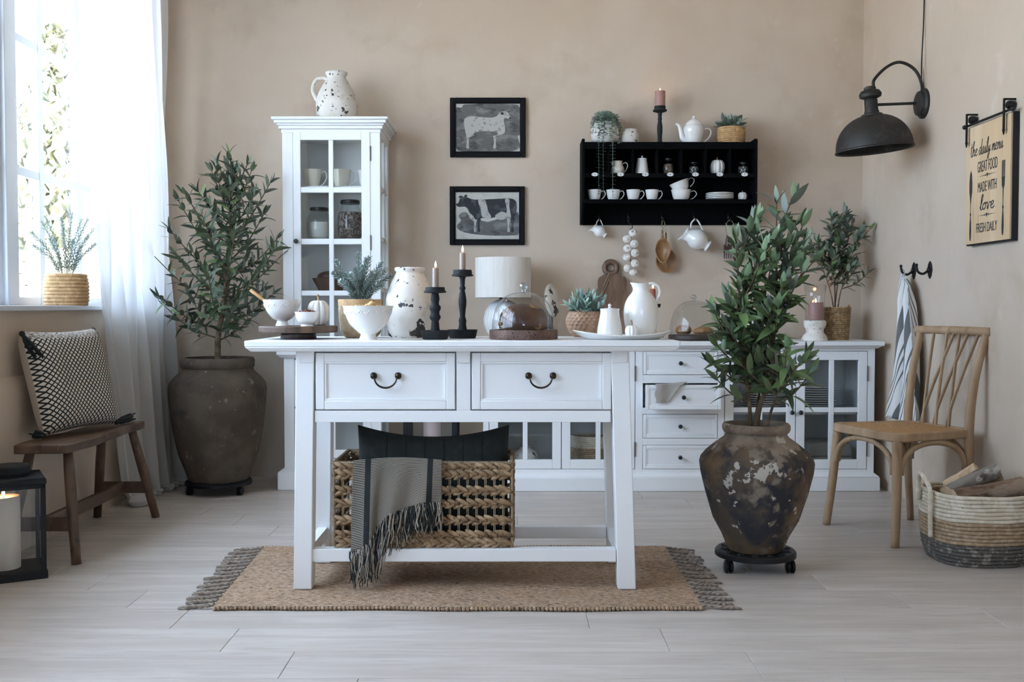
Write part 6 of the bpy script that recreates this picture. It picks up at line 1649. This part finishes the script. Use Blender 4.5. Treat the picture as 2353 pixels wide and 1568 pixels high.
solo('bread_loaf', 'brown loaf in the wooden bowl inside the cabinet', 'bread', MB().ball((0, 0, 0), (31*s, 28*s, 14*s), 24, 12), m_bread, (WX(760, d), d, z+33*s), smooth=180)
z = 0.725
solo('wooden_box', 'small brown lidded box low inside the display cabinet', 'box', MB().lathe([(0, 0), (0.03, 0), (0.033, 0.02), (0.032, 0.07), (0.02, 0.09), (0, 0.094)], 24), m_scoop, at(775, 5.66, 0.7255), smooth=50)
d = 5.63; s = d/F
bk = T('striped_basket', 'round striped straw basket low inside the display cabinet', 'basket', at(790, d, 0.4205))
def straw(par, r, h, rows, lt, z0=0):
    for mm, a0, a1 in ((m_coilt, 0, int(rows*lt)), (m_coilw, int(rows*lt), rows)):
        m = MB()
        for j in range(a0, a1): m.ring((0, 0, h*(j+0.5)/rows), r*(0.93+0.07*sin(pi*(j+0.5)/rows)), h/rows*0.56, 32, 6)
        part('rope_band', m, mm, par, smooth=180)
    part('lining', MB().lathe([(0, 0.002), (r*0.9, 0.002), (r*0.94, h*0.95), (r*0.9, h*0.95), (r*0.86, 0.01), (0, 0.01)], 28), m_coilt, par)
straw(bk, 44*s, 0.20, 18, 0.55)
# ------------------------------------------------------------------ inside the sideboard
d = 5.62; s = d/F
sv = T('distressed_vase', 'small distressed vase behind the glass of the sideboard', 'vase', at(1208, d, 0.1055))
part('body', MB().lathe([(0, 0)]+[(c.x, c.z) for c in catmull([(a, 0, b) for a, b in LP(d, 1060, [(18, 1060), (26, 1052), (29, 1042), (25, 1029), (14, 1022), (12, 1019), (14, 1017)])], 4)]+[(10*s, 43*s), (0, 36*s)], 36), m_dist_fine, sv, smooth=50)
bk2 = T('striped_basket', 'round striped straw basket behind glass in the sideboard', 'basket', at(1356, d, 0.1055)); straw(bk2, 46*s, 70*s, 16, 0.68)
pmesh = MB().lathe([(0, 0), (0.05, 0), (0.07, 0.003), (0.122, 0.013), (0.122, 0.0155), (0.07, 0.006), (0, 0.004)], 40).mesh('dinner_plate', 60); pmesh.materials.append(m_ceramic)
for px, lab in ((1755, 'white dinner plate stacked behind the olive tree'), (1872, 'white dinner plate stacked behind the hinged end door')):
    for k in range(10):
        o = inst('dinner_plate', pmesh, None, Matrix.Translation((WX(px, 5.63), 5.63, SHZ+0.0005+k*0.0125)) @ Matrix.Diagonal((0.98, 0.98, 1, 1))); tag(o, lab, 'plate', 'plates stacked in the sideboard' if px < 1800 else 'plates stacked near the sideboard end')
def folded(label, px, z, w, h, rx=0.0):
    t = T('folded_towel', label, 'towel', at(px, 5.63, z), group='towels in the sideboard'); m = MB()
    out = [(-w*0.96, 0), (w*0.96, 0), (w, h*0.25), (w, h*0.6), (w*0.9, h*0.93), (w*0.5, h), (-w*0.3, h*1.02), (-w*0.88, h*0.94), (-w, h*0.6), (-w, h*0.25)]
    part('fold', m.prism(out, -0.11, 0.11), m_towel_f, t, bevel=0.008); return t
folded('grey folded towel at the bottom of the sideboard pile', 1895, 0.1055, 0.125, 0.060); folded('grey folded towel on top of the sideboard pile', 1893, 0.166, 0.120, 0.075)
folded('grey folded towel inside the sideboard behind the weathered urn', 1740, 0.1055, 0.125, 0.06)

# ------------------------------------------------------------------ framed animal prints
def framed(label, px0, px1, py0, py1, draw, name='picture_frame'):
    d = 5.845; x0, x1, z1, z0 = WX(px0, d, 1.8), WX(px1, d, 1.8), WZ(py0, d), WZ(py1, d); xc, zc = (x0+x1)/2, (z0+z1)/2; hw, hh = (x1-x0)/2, (z1-z0)/2
    t = T(name, label, 'picture', (xc, YB-0.024, zc-hh)); b = 0.027
    for k, (q, y0, y1) in enumerate(((b, 0.0, 0.022), )):
        for nm, bx_ in (('left', (-hw, -hw+q, 0, 2*hh)), ('right', (hw-q, hw, 0, 2*hh)), ('bottom', (-hw+q, hw-q, 0, q)), ('top', (-hw+q, hw-q, 2*hh-q, 2*hh))):
            part('frame_rail', MB().box(bx_[0], bx_[1], y0, y1, bx_[2], bx_[3]), m_frameblk, t, bevel=0.004)
    lip = MB(); c = 0.006; i0, i1, k0, k1 = -hw+b, hw-b, b, 2*hh-b
    lip.box(i0, i1, 0.006, 0.012, k0, k0+c); lip.box(i0, i1, 0.006, 0.012, k1-c, k1); lip.box(i0, i0+c, 0.006, 0.012, k0+c, k1-c); lip.box(i1-c, i1, 0.006, 0.012, k0+c, k1-c)
    part('inner_lip', lip, m_frameblk, t)
    part('paper', MB().box(i0, i1, 0.012, 0.016, k0, k1), m_paper, t)
    iw, ih = (i1-i0), (k1-k0)
    def P(pts): return [(i0+u*iw, k1-v*ih) for u, v in pts]
    lay = [0]
    def shape(pts, m, name='print_shape', smooth_=3):
        lay[0] += 1; C = catmull([(a, b_, 0) for a, b_ in P(pts)], smooth_, True); o_ = [(min(max(c.x, i0+c_), i1-c_), min(max(c.y, k0+c_), k1-c_)) for c in C for c_ in (0.006,)]
        part(name, MB().prism(o_, 0.0118-lay[0]*0.00025, 0.0121), m, t, smooth=0)
    draw(shape); return t
def sheep(S):
    S([(.0, .12), (.1, .10), (.14, .04), (.3, .03), (.5, .0), (.8, .03), (1, .1), (1, .6), (.95, .68), (.98, .9), (.8, .99), (.5, 1.0), (.2, .99), (.0, .9), (.0, .5)], m_inkmid, 'print_background')
    for x_ in (.17, .235, .58, .625): S([(x_, .64), (x_+.05, .64), (x_+.04, .78), (x_+.045, .91), (x_+.0, .91), (x_+.012, .78)], m_inklite if x_ in (.17, .58) else m_inkmid, 'print_legs')
    S([(.14, .40), (.16, .31), (.25, .275), (.4, .29), (.56, .30), (.64, .26), (.68, .19), (.74, .17), (.80, .20), (.845, .30), (.82, .325), (.76, .31), (.74, .36), (.76, .52), (.74, .62), (.62, .66), (.45, .68), (.30, .66), (.22, .69), (.17, .64)], m_inkwool, 'print_sheep')
    S([(.69, .22), (.715, .19), (.745, .22), (.72, .245)], m_inkdark, 'print_ear'); S([(.826, .29), (.846, .295), (.84, .325), (.82, .32)], m_inkdark, 'print_muzzle')
    S([(.30, .60), (.45, .57), (.62, .59), (.64, .65), (.45, .68), (.30, .665)], m_inkmid, 'print_shade')
def cow(S):
    S([(.03, .72), (.10, .60), (.06, .50), (.16, .42), (.30, .52), (.5, .62), (.8, .50), (.93, .42), (.985, .5), (.985, .85), (.9, .90), (.5, .90), (.15, .84)], m_inkmid, 'print_background')
    for x_ in (.29, .345, .80, .86): S([(x_, .55), (x_+.055, .55), (x_+.035, .68), (x_+.045, .82), (x_+.005, .82), (x_+.01, .68)], m_inklite if x_ in (.29, .80) else m_inkdark, 'print_legs')
    S([(.02, .26), (.06, .24), (.09, .13), (.14, .11), (.20, .13), (.30, .17), (.5, .165), (.75, .15), (.88, .155), (.94, .22), (.95, .36), (.92, .5), (.87, .58), (.83, .48), (.74, .46), (.62, .53), (.5, .55), (.40, .55), (.33, .58), (.27, .52), (.23, .44), (.17, .32), (.06, .32)], m_inkdark, 'print_cow')
    S([(.36, .18), (.46, .18), (.49, .28), (.52, .42), (.56, .53), (.48, .56), (.42, .52), (.40, .38)], m_inklite, 'print_patch')
    S([(.77, .17), (.84, .17), (.835, .3), (.86, .5), (.85, .56), (.79, .48), (.80, .36)], m_inklite, 'print_patch'); S([(.62, .50), (.70, .42), (.78, .44), (.82, .52), (.74, .58), (.66, .57)], m_inklite, 'print_patch')
    S([(.20, .42), (.28, .50), (.32, .60), (.28, .60), (.22, .52)], m_inklite, 'print_patch')
    S([(.06, .12), (.10, .09), (.135, .12), (.115, .15)], m_inkdark, 'print_horn'); S([(.15, .09), (.18, .07), (.195, .10), (.16, .125)], m_inkdark, 'print_horn')
framed('black framed sheep engraving, upper of the two pictures', 1034, 1208, 224, 361, sheep)
framed('black framed cow engraving, lower of the two pictures', 1033, 1206, 428, 563, cow)

# ------------------------------------------------------------------ black wall shelf
SF = 5.665; SB = YB-0.003
KX0, KX1 = WX(1338, SF, 1.8), WX(1741, SF, 1.8)
zK = lambda y: WZ(y, SF)
sh = T('wall_shelf', 'black wall shelf with numbered pigeonholes and hooks', 'shelf', ((KX0+KX1)/2, SB, zK(511)))
th = 0.014
sd = [(SF, zK(466)), (SF, zK(322)), (SF+0.012, zK(318)), (SB, zK(318)), (SB, zK(511)), (SF+0.095, zK(511))]
for a in (KX0, KX1-th): part('side_panel', MB().prism(sd, a, a+th, 'yz'), m_blackwood, sh, w=True, bevel=0.001)
part('back_panel', MB().box(KX0+th, KX1-th, SB-0.010, SB, zK(511), zK(318)), m_blackwood, sh, w=True)
ZT, Z1, Z2 = zK(326), zK(398), zK(458)
part('top_board', MB().box(KX0+th, KX1-th, SF+0.004, SB-0.01, ZT-0.013, ZT), m_blackwood, sh, w=True)
part('top_rail', MB().box(KX0+th, KX1-th, SF+0.004, SF+0.016, zK(342), ZT-0.013), m_blackwood, sh, w=True)
for z, nm, lw_ in ((Z1, 'upper_shelf', zK(408)), (Z2, 'lower_shelf', zK(467))):
    part(nm, MB().box(KX0+th, KX1-th, SF+0.006, SB-0.01, z-0.012, z), m_blackwood, sh, w=True); part('shelf_lip', MB().box(KX0+th, KX1-th, SF+0.001, SF+0.006, lw_, z), m_blackwood, sh, w=True)
for k in range(1, 7):
    xx = lerp(KX0+th, KX1-th, k/7); part('divider', MB().box(xx-0.004, xx+0.004, SF+0.014, SB-0.01, Z1, zK(342)), m_blackwood, sh, w=True)
m_plate = mat('enamel_plate', (0.80, 0.79, 0.76), 0.3)
for k, px in enumerate((1367, 1426, 1483, 1540, 1598, 1654, 1711)):
    xx, zz_ = WX(px, SF, 1.7), zK(401); m = MB(); m.prism([(xx+0.0185*cos(a), zz_+0.0105*sin(a)) for a in [2*pi*i/24 for i in range(24)]], SF-0.0012, SF+0.001)
    o = part('number_plate', m, m_plate, sh, w=True)
    me = text_mesh(str(k+1), 0.016, 'numeral')
    for v in me.vertices: v.co = (xx + v.co.x*1.25, SF-0.0013-v.co.z*0.6, zz_-0.0055 + v.co.y)
    me.update(); part('numeral', me, m_signink, o)
    for s_ in (-1, 1): part('screw', MB().ball((xx+s_*0.0135, SF-0.0013, zz_), (0.0022, 0.0008, 0.0022), 8, 5), m_signink, o)
HK = {}
for px in (1379, 1448, 1527, 1602, 1682):
    xx = WX(px, SF+0.10, 1.5); zz_ = zK(500); yb_ = SB-0.010
    m = MB(); m.box(xx-0.006, xx+0.006, yb_-0.004, yb_, zz_-0.004, zz_+0.04); m.tube(catmull([(xx, yb_-0.002, zz_+0.012), (xx, yb_-0.03, zz_-0.006), (xx, yb_-0.045, zz_-0.004), (xx, yb_-0.05, zz_+0.012)], 4), 0.0032, 6)
    part('hook', m, m_nail, sh, w=True, smooth=180); HK[px] = (xx, yb_-0.040, zz_-0.006)

# ---- on top of the shelf
d = 5.75; s = d/F
tp_ = T('trailing_plant', 'trailing green plant in a white pot on the black shelf', 'potted plant', at(1390, d, ZT))
part('pot', MB().lathe([(0, 0)]+[(c.x, c.z) for c in catmull([(a, 0, b) for a, b in LP(d, 325, [(22, 325), (29, 318), (32, 305), (30, 290), (25, 280), (24, 276)])], 4)]+[(21*s, 49*s), (20*s, 40*s), (0, 40*s)], 36), m_dist_fine, tp_, smooth=50)
rd = random.Random(4)
def vine(P, n, sz):
    C = catmull(P, 8); m = MB(); m.tube(C, 0.0011, 4)
    for k in range(n):
        p, dd = along(C, (k+0.5)/n); o1_ = dd.orthogonal().normalized(); o2_ = dd.cross(o1_); g = rd.random()*6.28
        for q in (0, pi):
            sd_ = (o1_*cos(g+q) + o2_*sin(g+q)); ld = (sd_ + Vector((0, 0, -0.2)) - dd*0.1).normalized(); w_ = ld.cross(dd).normalized()*sz*0.42; e = p + ld*sz
            m.add([p, p.lerp(e, 0.45)+w_, e, p.lerp(e, 0.45)-w_], [(0, 1, 2, 3)])
    return part('vine', m, m_vine, tp_, smooth=0)
lv = lambda px, py, dd: Vector(W(px, py, dd)) - Vector(at(1390, d, ZT))
for a, b, bot in ((1379, 1376, 447), (1388, 1386, 452), (1406, 1408, 455)):
    vine([(0, 0, 50*s), lv(a, 262, d-0.06), lv(a, 300, d-0.10), lv(b, 330, SF-0.02), lv(b, bot*0.5+165, SF-0.025), lv(b, bot, SF-0.022)], 40, 0.021)
for k in range(30):
    g = k*2.4; R_ = 0.055 + 0.018*rd.random(); zt_ = 52*s + 0.02*rd.random(); dn = rd.uniform(0.02, 0.10)
    if sin(g) > 0.5: dn *= 0.4
    yy = sin(g)*R_*1.2
    vine([(0, 0, 46*s), (cos(g)*R_*0.5, min(yy*0.5, 0.06), zt_+0.015), (cos(g)*R_, min(yy, 0.06), zt_), (cos(g)*R_*1.25, min(yy*1.1, 0.07), max(zt_-dn, 0.012))], 11, 0.020)
vine([(0, 0, 46*s), lv(1412, 276, d-.05), lv(1424, 296, d-.08), lv(1424, 330, SF-0.02)], 12, 0.019)
d = 5.76; s = d/F
o = T('distressed_pot', 'small speckled white pot on the black shelf', 'pot', at(1448, d, ZT))
part('body', MB().lathe([(0, 0)]+LP(d, 325, [(17, 325), (20, 318), (20, 304), (17, 297), (15, 294), (16, 291), (13, 291), (12, 298), (0, 300)]), 36), m_dist_fine, o, smooth=50)
d = 5.75
candlestick('slim black candlestick on top of the black shelf', 1516, d, ZT, 325, [(0, 325), (8, 324), (5, 318), (5, 306), (6, 296), (6, 284), (4, 272), (5, 268), (4, 264), (5, 254), (14, 251), (16, 250), (16, 247), (13, 246), (13, 239), (11, 239), (11, 242), (0, 242)], [(0, 325), (11, 325), (11, 322), (0, 321)])
pillar('rosy brown candle burning above the black shelf', at(1516.5, d, ZT+83.3*d/F), 12*d/F, 37*d/F, m_waxp, 0.75, 0.08)
d = 5.75; s = d/F
tpt = T('teapot', 'white porcelain teapot on the black shelf', 'teapot', at(1594, d, ZT))
part('body', MB().lathe([(0, 0)]+[(c.x, c.z) for c in catmull([(a, 0, b) for a, b in LP(d, 325, [(17, 325), (18, 321), (21, 308), (24, 296), (23, 286), (19, 282)])], 4)]+[(0, 43*s)], 40), m_ceramic, tpt, smooth=50)
part('lid', MB().lathe(LP(d, 325, [(20, 283), (20, 281), (17, 276), (12, 271), (5, 268), (3, 266), (4.5, 263), (3, 261), (0, 260)]), 30), m_ceramic, tpt, smooth=60)
C = catmull([(-16*s, 0, 6*s), (-26*s, 0, 14*s), (-30*s, 0, 30*s), (-34*s, 0, 42*s), (-41*s, 0, 47*s)], 5)
part('spout', MB().tube(C, [lerp(8*s, 2.6*s, (i/(len(C)-1))**0.7) for i in range(len(C))], 12), m_ceramic, tpt, smooth=180)
part('handle', handle_tube([(22*s, 0, 33*s), (32*s, 0, 36*s), (39*s, 0, 30*s), (37*s, 0, 18*s), (28*s, 0, 8*s), (20*s, 0, 2.5*s)], 0.0045), m_ceramic, tpt, smooth=180)
d = 5.755; s = d/F
sp_2 = T('potted_succulent', 'grey green succulent in a woven pot on the black shelf', 'potted plant', at(1680, d, ZT))
coil_pot(sp_2, [(28*s, 0), (31.5*s, 10*s), (32*s, 26*s), (29.5*s, 38*s)], 8, m_jutepot, name='woven_pot')
sage(sp_2, 32*s, 11, 7, 0.062, 0.050, 0.058, 0.021, 8, m_succd)

# ---- pigeonholes
dP = 5.74; s = dP/F
def zrow(y): return y
cj = T('creamer', 'small cream jug in the second pigeonhole behind the vine', 'jug', at(1419, dP, Z1))
part('body', MB().lathe(wall_lathe([(c.x, c.z) for c in catmull([(a, 0, b) for a, b in LP(dP, 396, [(12, 396), (15, 391), (16, 383), (11, 372), (10, 368), (12, 365)])], 4)], 0.002), 32), m_cream, cj, smooth=60)
part('spout', MB().tube([(-9*s, 0, 24*s), (-14*s, 0, 29*s)], [5*s, 3*s], 8), m_cream, cj, smooth=180)
part('handle', handle_tube([(10*s, 0, 24*s), (18*s, 0, 28*s), (23*s, 0, 22*s), (19*s, 0, 10*s), (13*s, 0, 4*s)], 0.0028), m_cream, cj, smooth=180)
lj = T('lidded_jar', 'tall white lidded jar in the third pigeonhole', 'jar', at(1475, dP, Z1))
part('body', MB().lathe(LP(dP, 396, [(0, 396), (15.5, 396), (15.5, 390), (13.5, 376), (11, 361), (0, 361)]), 32), m_ceramic, lj, smooth=50)
part('lid', MB().lathe(LP(dP, 396, [(11.6, 362), (11.6, 359), (3, 358), (1.8, 356), (2.2, 353), (0, 352)]), 24), m_ceramic, lj, smooth=50)
glass_jar('stoppered spice jar in the fourth pigeonhole', 1535, dP, Z1, 13, 37, 8, 0.62, m_spice, name='spice_jar')
glass_jar('dark speckled spice jar in the fifth pigeonhole', 1594, dP, Z1, 12.5, 28, 8.5, 0.62, m_beans, name='spice_jar')
pumpkin('tall cream pumpkin in the sixth pigeonhole', at(1648, dP, Z1), 17*s, 34*s, 8*s)
glass_jar('dark speckled spice jar in the seventh pigeonhole', 1707, dP, Z1, 13, 28, 9, 0.62, m_beans, name='spice_jar')
dQ = 5.735; s = dQ/F
for k, (px, lab) in enumerate(((1366, 'first white teacup from the plant end of the shelf'), (1409, 'white teacup touched by the hanging vine tip'), (1455, 'third white teacup in the lower shelf row'), (1498, 'fourth white teacup, nearest the stacked cups'))):
    cup(lab, at(px, dQ, Z2), 16.5*s*(1 if k < 3 else 0.95), 24*s, m_ceramic, group='teacups on the black shelf')
cup('wide white cup under the tilted cup', at(1565, dQ, Z2), 23.5*s, 24*s, m_ceramic, name='breakfast_cup', group='stacked wide cups')
cup('wide white cup tilted on another cup', (WX(1566, dQ), dQ, Z2+22.5*s), 23*s, 22*s, m_ceramic, name='breakfast_cup', group='stacked wide cups', rot=(0, radians(-21), 0))
plm = MB().lathe([(0, 0), (18*s, 0), (24*s, 1*s), (32*s, 3.6*s), (32*s, 4.6*s), (22*s, 2.2*s), (0, 1.6*s)], 36).mesh('saucer', 60); plm.materials.append(m_ceramic)
for k in range(4): tag(inst('saucer', plm, None, Matrix.Translation((WX(1652, dQ), dQ, Z2+0.0004+k*4.2*s*0.9))), 'white saucer in the stack on the black shelf', 'saucer', 'saucers stacked on the shelf')
pumpkin('tiny white pumpkin at the end of the lower shelf', at(1706, dQ, Z2), 10.5*s, 19*s, 5*s)

# ---- hanging from the hooks
def hanging_jug(label, hook, k, rot, name):
    hx_, hy_, hz_ = hook; t = T(name, label, 'jug', (hx_, hy_, hz_)); t.rotation_euler = rot
    # local: the handle grip passes through the origin; body hangs below
    c = Vector((0, 0, -0.098*k)); A = Matrix.Translation(c) @ Matrix.Rotation(radians(62), 4, 'Y')
    # jug axis tips the spout to -x
    A = Matrix.Translation(c) @ Matrix.Rotation(radians(-58), 4, 'Y')
    pr = [(c_.x, c_.z) for c_ in catmull([(a*k, 0, b*k) for a, b in ((0.036, -0.085), (0.030, -0.078), (0.026, -0.070), (0.044, -0.050), (0.058, -0.022), (0.056, 0.008), (0.040, 0.034), (0.030, 0.050), (0.034, 0.066))], 4)]
    m = MB(); m.M = A; n_ = 36; vs = []; fs = []; pts = [(0.0005, pr[0][1])] + pr
    for (r, z_) in pts:
        for i in range(n_):
            a = 2*pi*i/n_; t_ = max(0, (z_-0.03*k)/(0.036*k)); ex = 0.030*k*t_*max(0, cos(a-pi))**3
            vs.append(((r+ex)*cos(a), r*sin(a)*(1-0.25*t_*max(0, cos(a-pi))**2), z_ + ex*0.5))
    for j in range(len(pts)-1):
        for i in range(n_): fs.append((j*n_+i, j*n_+(i+1) % n_, (j+1)*n_+(i+1) % n_, (j+1)*n_+i))
    part('body', m.add(vs, fs), m_ceramic, t, smooth=180).modifiers.new('thick', 'SOLIDIFY').thickness = 0.0025
    h0, h1 = A @ Vector((0.031*k, 0, 0.050*k)), A @ Vector((0.055*k, 0, -0.020*k))
    part('handle', handle_tube([h0, h0.lerp(Vector((-0.014*k, 0, 0.0)), 0.7)+Vector((-0.006*k, 0, 0)), (-0.006*k, 0, 0.007), (0.006*k, 0, 0.007), (0.022*k, 0, -0.012*k), h1], 0.0040*k+0.001, 6, 8), m_ceramic, t, smooth=180)
    return t
hanging_jug('little white creamer hanging from the first shelf hook', HK[1379], 0.56, (0, radians(4), 0), 'hanging_creamer')
hanging_jug('big white milk jug hanging under the black shelf', HK[1602], 1.0, (0, 0, 0), 'hanging_jug')
# garlic string
hx_, hy_, hz_ = HK[1448]
gs = T('garlic_string', 'string of white garlic bulbs hanging under the shelf', 'garlic', (hx_, hy_, hz_)); dG = hy_
part('s_hook', MB().tube(catmull([(0, 0, 0.006), (-0.006, 0, 0.002), (-0.002, 0, -0.012), (0.018, 0, -0.024), (0.016, 0, -0.044), (0.004, 0, -0.046)], 5), 0.0026, 6), m_nail, gs, smooth=180)
lg = lambda px, py, dd=0: Vector(W(px, py, dG+dd)) - Vector((hx_, hy_, hz_))
gm = MB(); C = catmull([(0.001, 0, -0.020), (0.005, 0, -0.016), (0.017, 0, -0.006), (0.0235, 0, 0.006), (0.020, 0, 0.018), (0.008, 0, 0.023), (0.0035, 0, 0.030), (0.002, 0, 0.034)], 4)
gm.lathe([(max(c.x, 0), c.z) for c in C], 40, ribs=9, rib=0.10); gme = gm.mesh('garlic_bulb', 180); gme.materials.append(m_garlic)
rd = random.Random(9)
for k, (px, py) in enumerate(((1455, 537), (1440, 549), (1457, 560), (1442, 572), (1458, 582), (1441, 594), (1458, 607), (1441, 617), (1455, 629))):
    inst('garlic_bulb', gme, gs, Matrix.Translation(lg(px, py, -0.006 + 0.006*(k % 2))) @ Euler((rd.uniform(0.6, 1.9), rd.uniform(-.4, .4), rd.uniform(-.5, .5))).to_matrix().to_4x4() @ Matrix.Diagonal((1.06, 1.06, 1.0, 1)))
part('cord', MB().tube(catmull([(0.014, 0, -0.046), lg(1450, 540, .008), lg(1449, 590, .008), lg(1449, 628, .008)], 4), 0.003, 6), m_rope, gs)
# wooden scoops
hx_, hy_, hz_ = HK[1527]
def scoop(label, px, yt, ym, yb_, hw, dd, col, yaw, pear):
    d_ = hy_ + dd; t = T('wooden_scoop', label, 'scoop', (hx_, d_, hz_)); s = d_/F
    l_ = lambda a, b: Vector(W(a, b, d_)) - Vector((hx_, d_, hz_))
    c = l_(px, (ym+yb_)/2); H2 = (yb_-ym)/2*s; m = MB(); n_, k_ = 28, 8; vs = []; fs = []
    for j in range(k_+1):
        for i in range(n_):
            a = 2*pi*i/n_; q = j/k_; w_ = hw*s*(1 - pear*0.28*max(0, -sin(a)))
            dep = 0.028*(1-q*q)
            vs.append((c.x + w_*q*cos(a), dep - 0.010, c.z + H2*q*sin(a)))
    for j in range(k_):
        for i in range(n_): fs.append((j*n_+i, j*n_+(i+1) % n_, (j+1)*n_+(i+1) % n_, (j+1)*n_+i))
    part('bowl', m.add(vs, fs), col, t, smooth=180).modifiers.new('thick', 'SOLIDIFY').thickness = 0.004
    rim = MB().tube([(c.x + hw*s*(1 - pear*0.28*max(0, -sin(a)))*cos(a), -0.010, c.z + H2*sin(a)) for a in [2*pi*i/32 for i in range(33)]], 0.0022, 6, cap=False)
    part('rim', rim, m_spoon, t, smooth=180)
    top = c + Vector((0, -0.004, H2)); hk = l_(px, yt)
    part('handle', MB().tube([top+Vector((0, 0.004, -0.006)), top.lerp(hk, 0.5), hk], [0.008, 0.006, 0.0055], 8), col, t, smooth=180)
    part('cord_loop', MB().tube(catmull([hk, hk.lerp(Vector((-0.004, 0, 0.0)), 0.6)+Vector((-0.007, 0, 0)), (0, -dd, 0.006), hk.lerp(Vector((0.004, 0, 0)), 0.6)+Vector((0.007, 0, 0)), hk], 5), 0.0014, 5), m_rope, t, smooth=180)
scoop('oval wooden scoop hanging in front of the round one', 1522, 530, 548, 604, 17.5, -0.018, m_scoop, 0, 1.0)
scoop('round wooden scoop hanging behind the oval one', 1530, 535, 572, 627, 24, 0.020, m_scoop, 0, 0.0)
# dark wooden utensils
hx_, hy_, hz_ = HK[1682]
ut = T('wooden_fork', 'dark wooden fork hanging on a cord under the shelf', 'fork', (hx_, hy_, hz_)); lu = lambda a, b: Vector(W(a, b, hy_)) - Vector((hx_, hy_, hz_))
a = lu(1672, 546); b = lu(1672, 566); m = MB(); m.tube([a, b], [0.010, 0.014], 10); m.box(b.x-0.022, b.x+0.022, -0.006, 0.006, b.z-0.022, b.z+0.008)
for k in range(4): m.tube([(b.x-0.0185+k*0.0123, 0, b.z-0.02), (b.x-0.0185+k*0.0123, -0.002, b.z-0.072)], [0.0046, 0.003], 8)
part('fork_head', m, m_redwood, ut, smooth=50)
part('cord_loop', MB().tube(catmull([a, lu(1668, 520), (0, 0, 0.006), lu(1688, 520), lu(1690, 548)], 5), 0.0018, 5), m_rope, ut, smooth=180)
us = T('wooden_spoon', 'dark wooden spoon hanging beside the dark fork', 'spoon', (hx_, hy_, hz_)); a = lu(1690, 546)
part('spoon_handle', MB().tube([a, lu(1691, 575)], [0.009, 0.010], 10), m_redwood, us, smooth=50)
part('spoon_bowl', MB().ball(lu(1692, 588), (0.020, 0.008, 0.034), 16, 10), m_redwood, us, smooth=180)
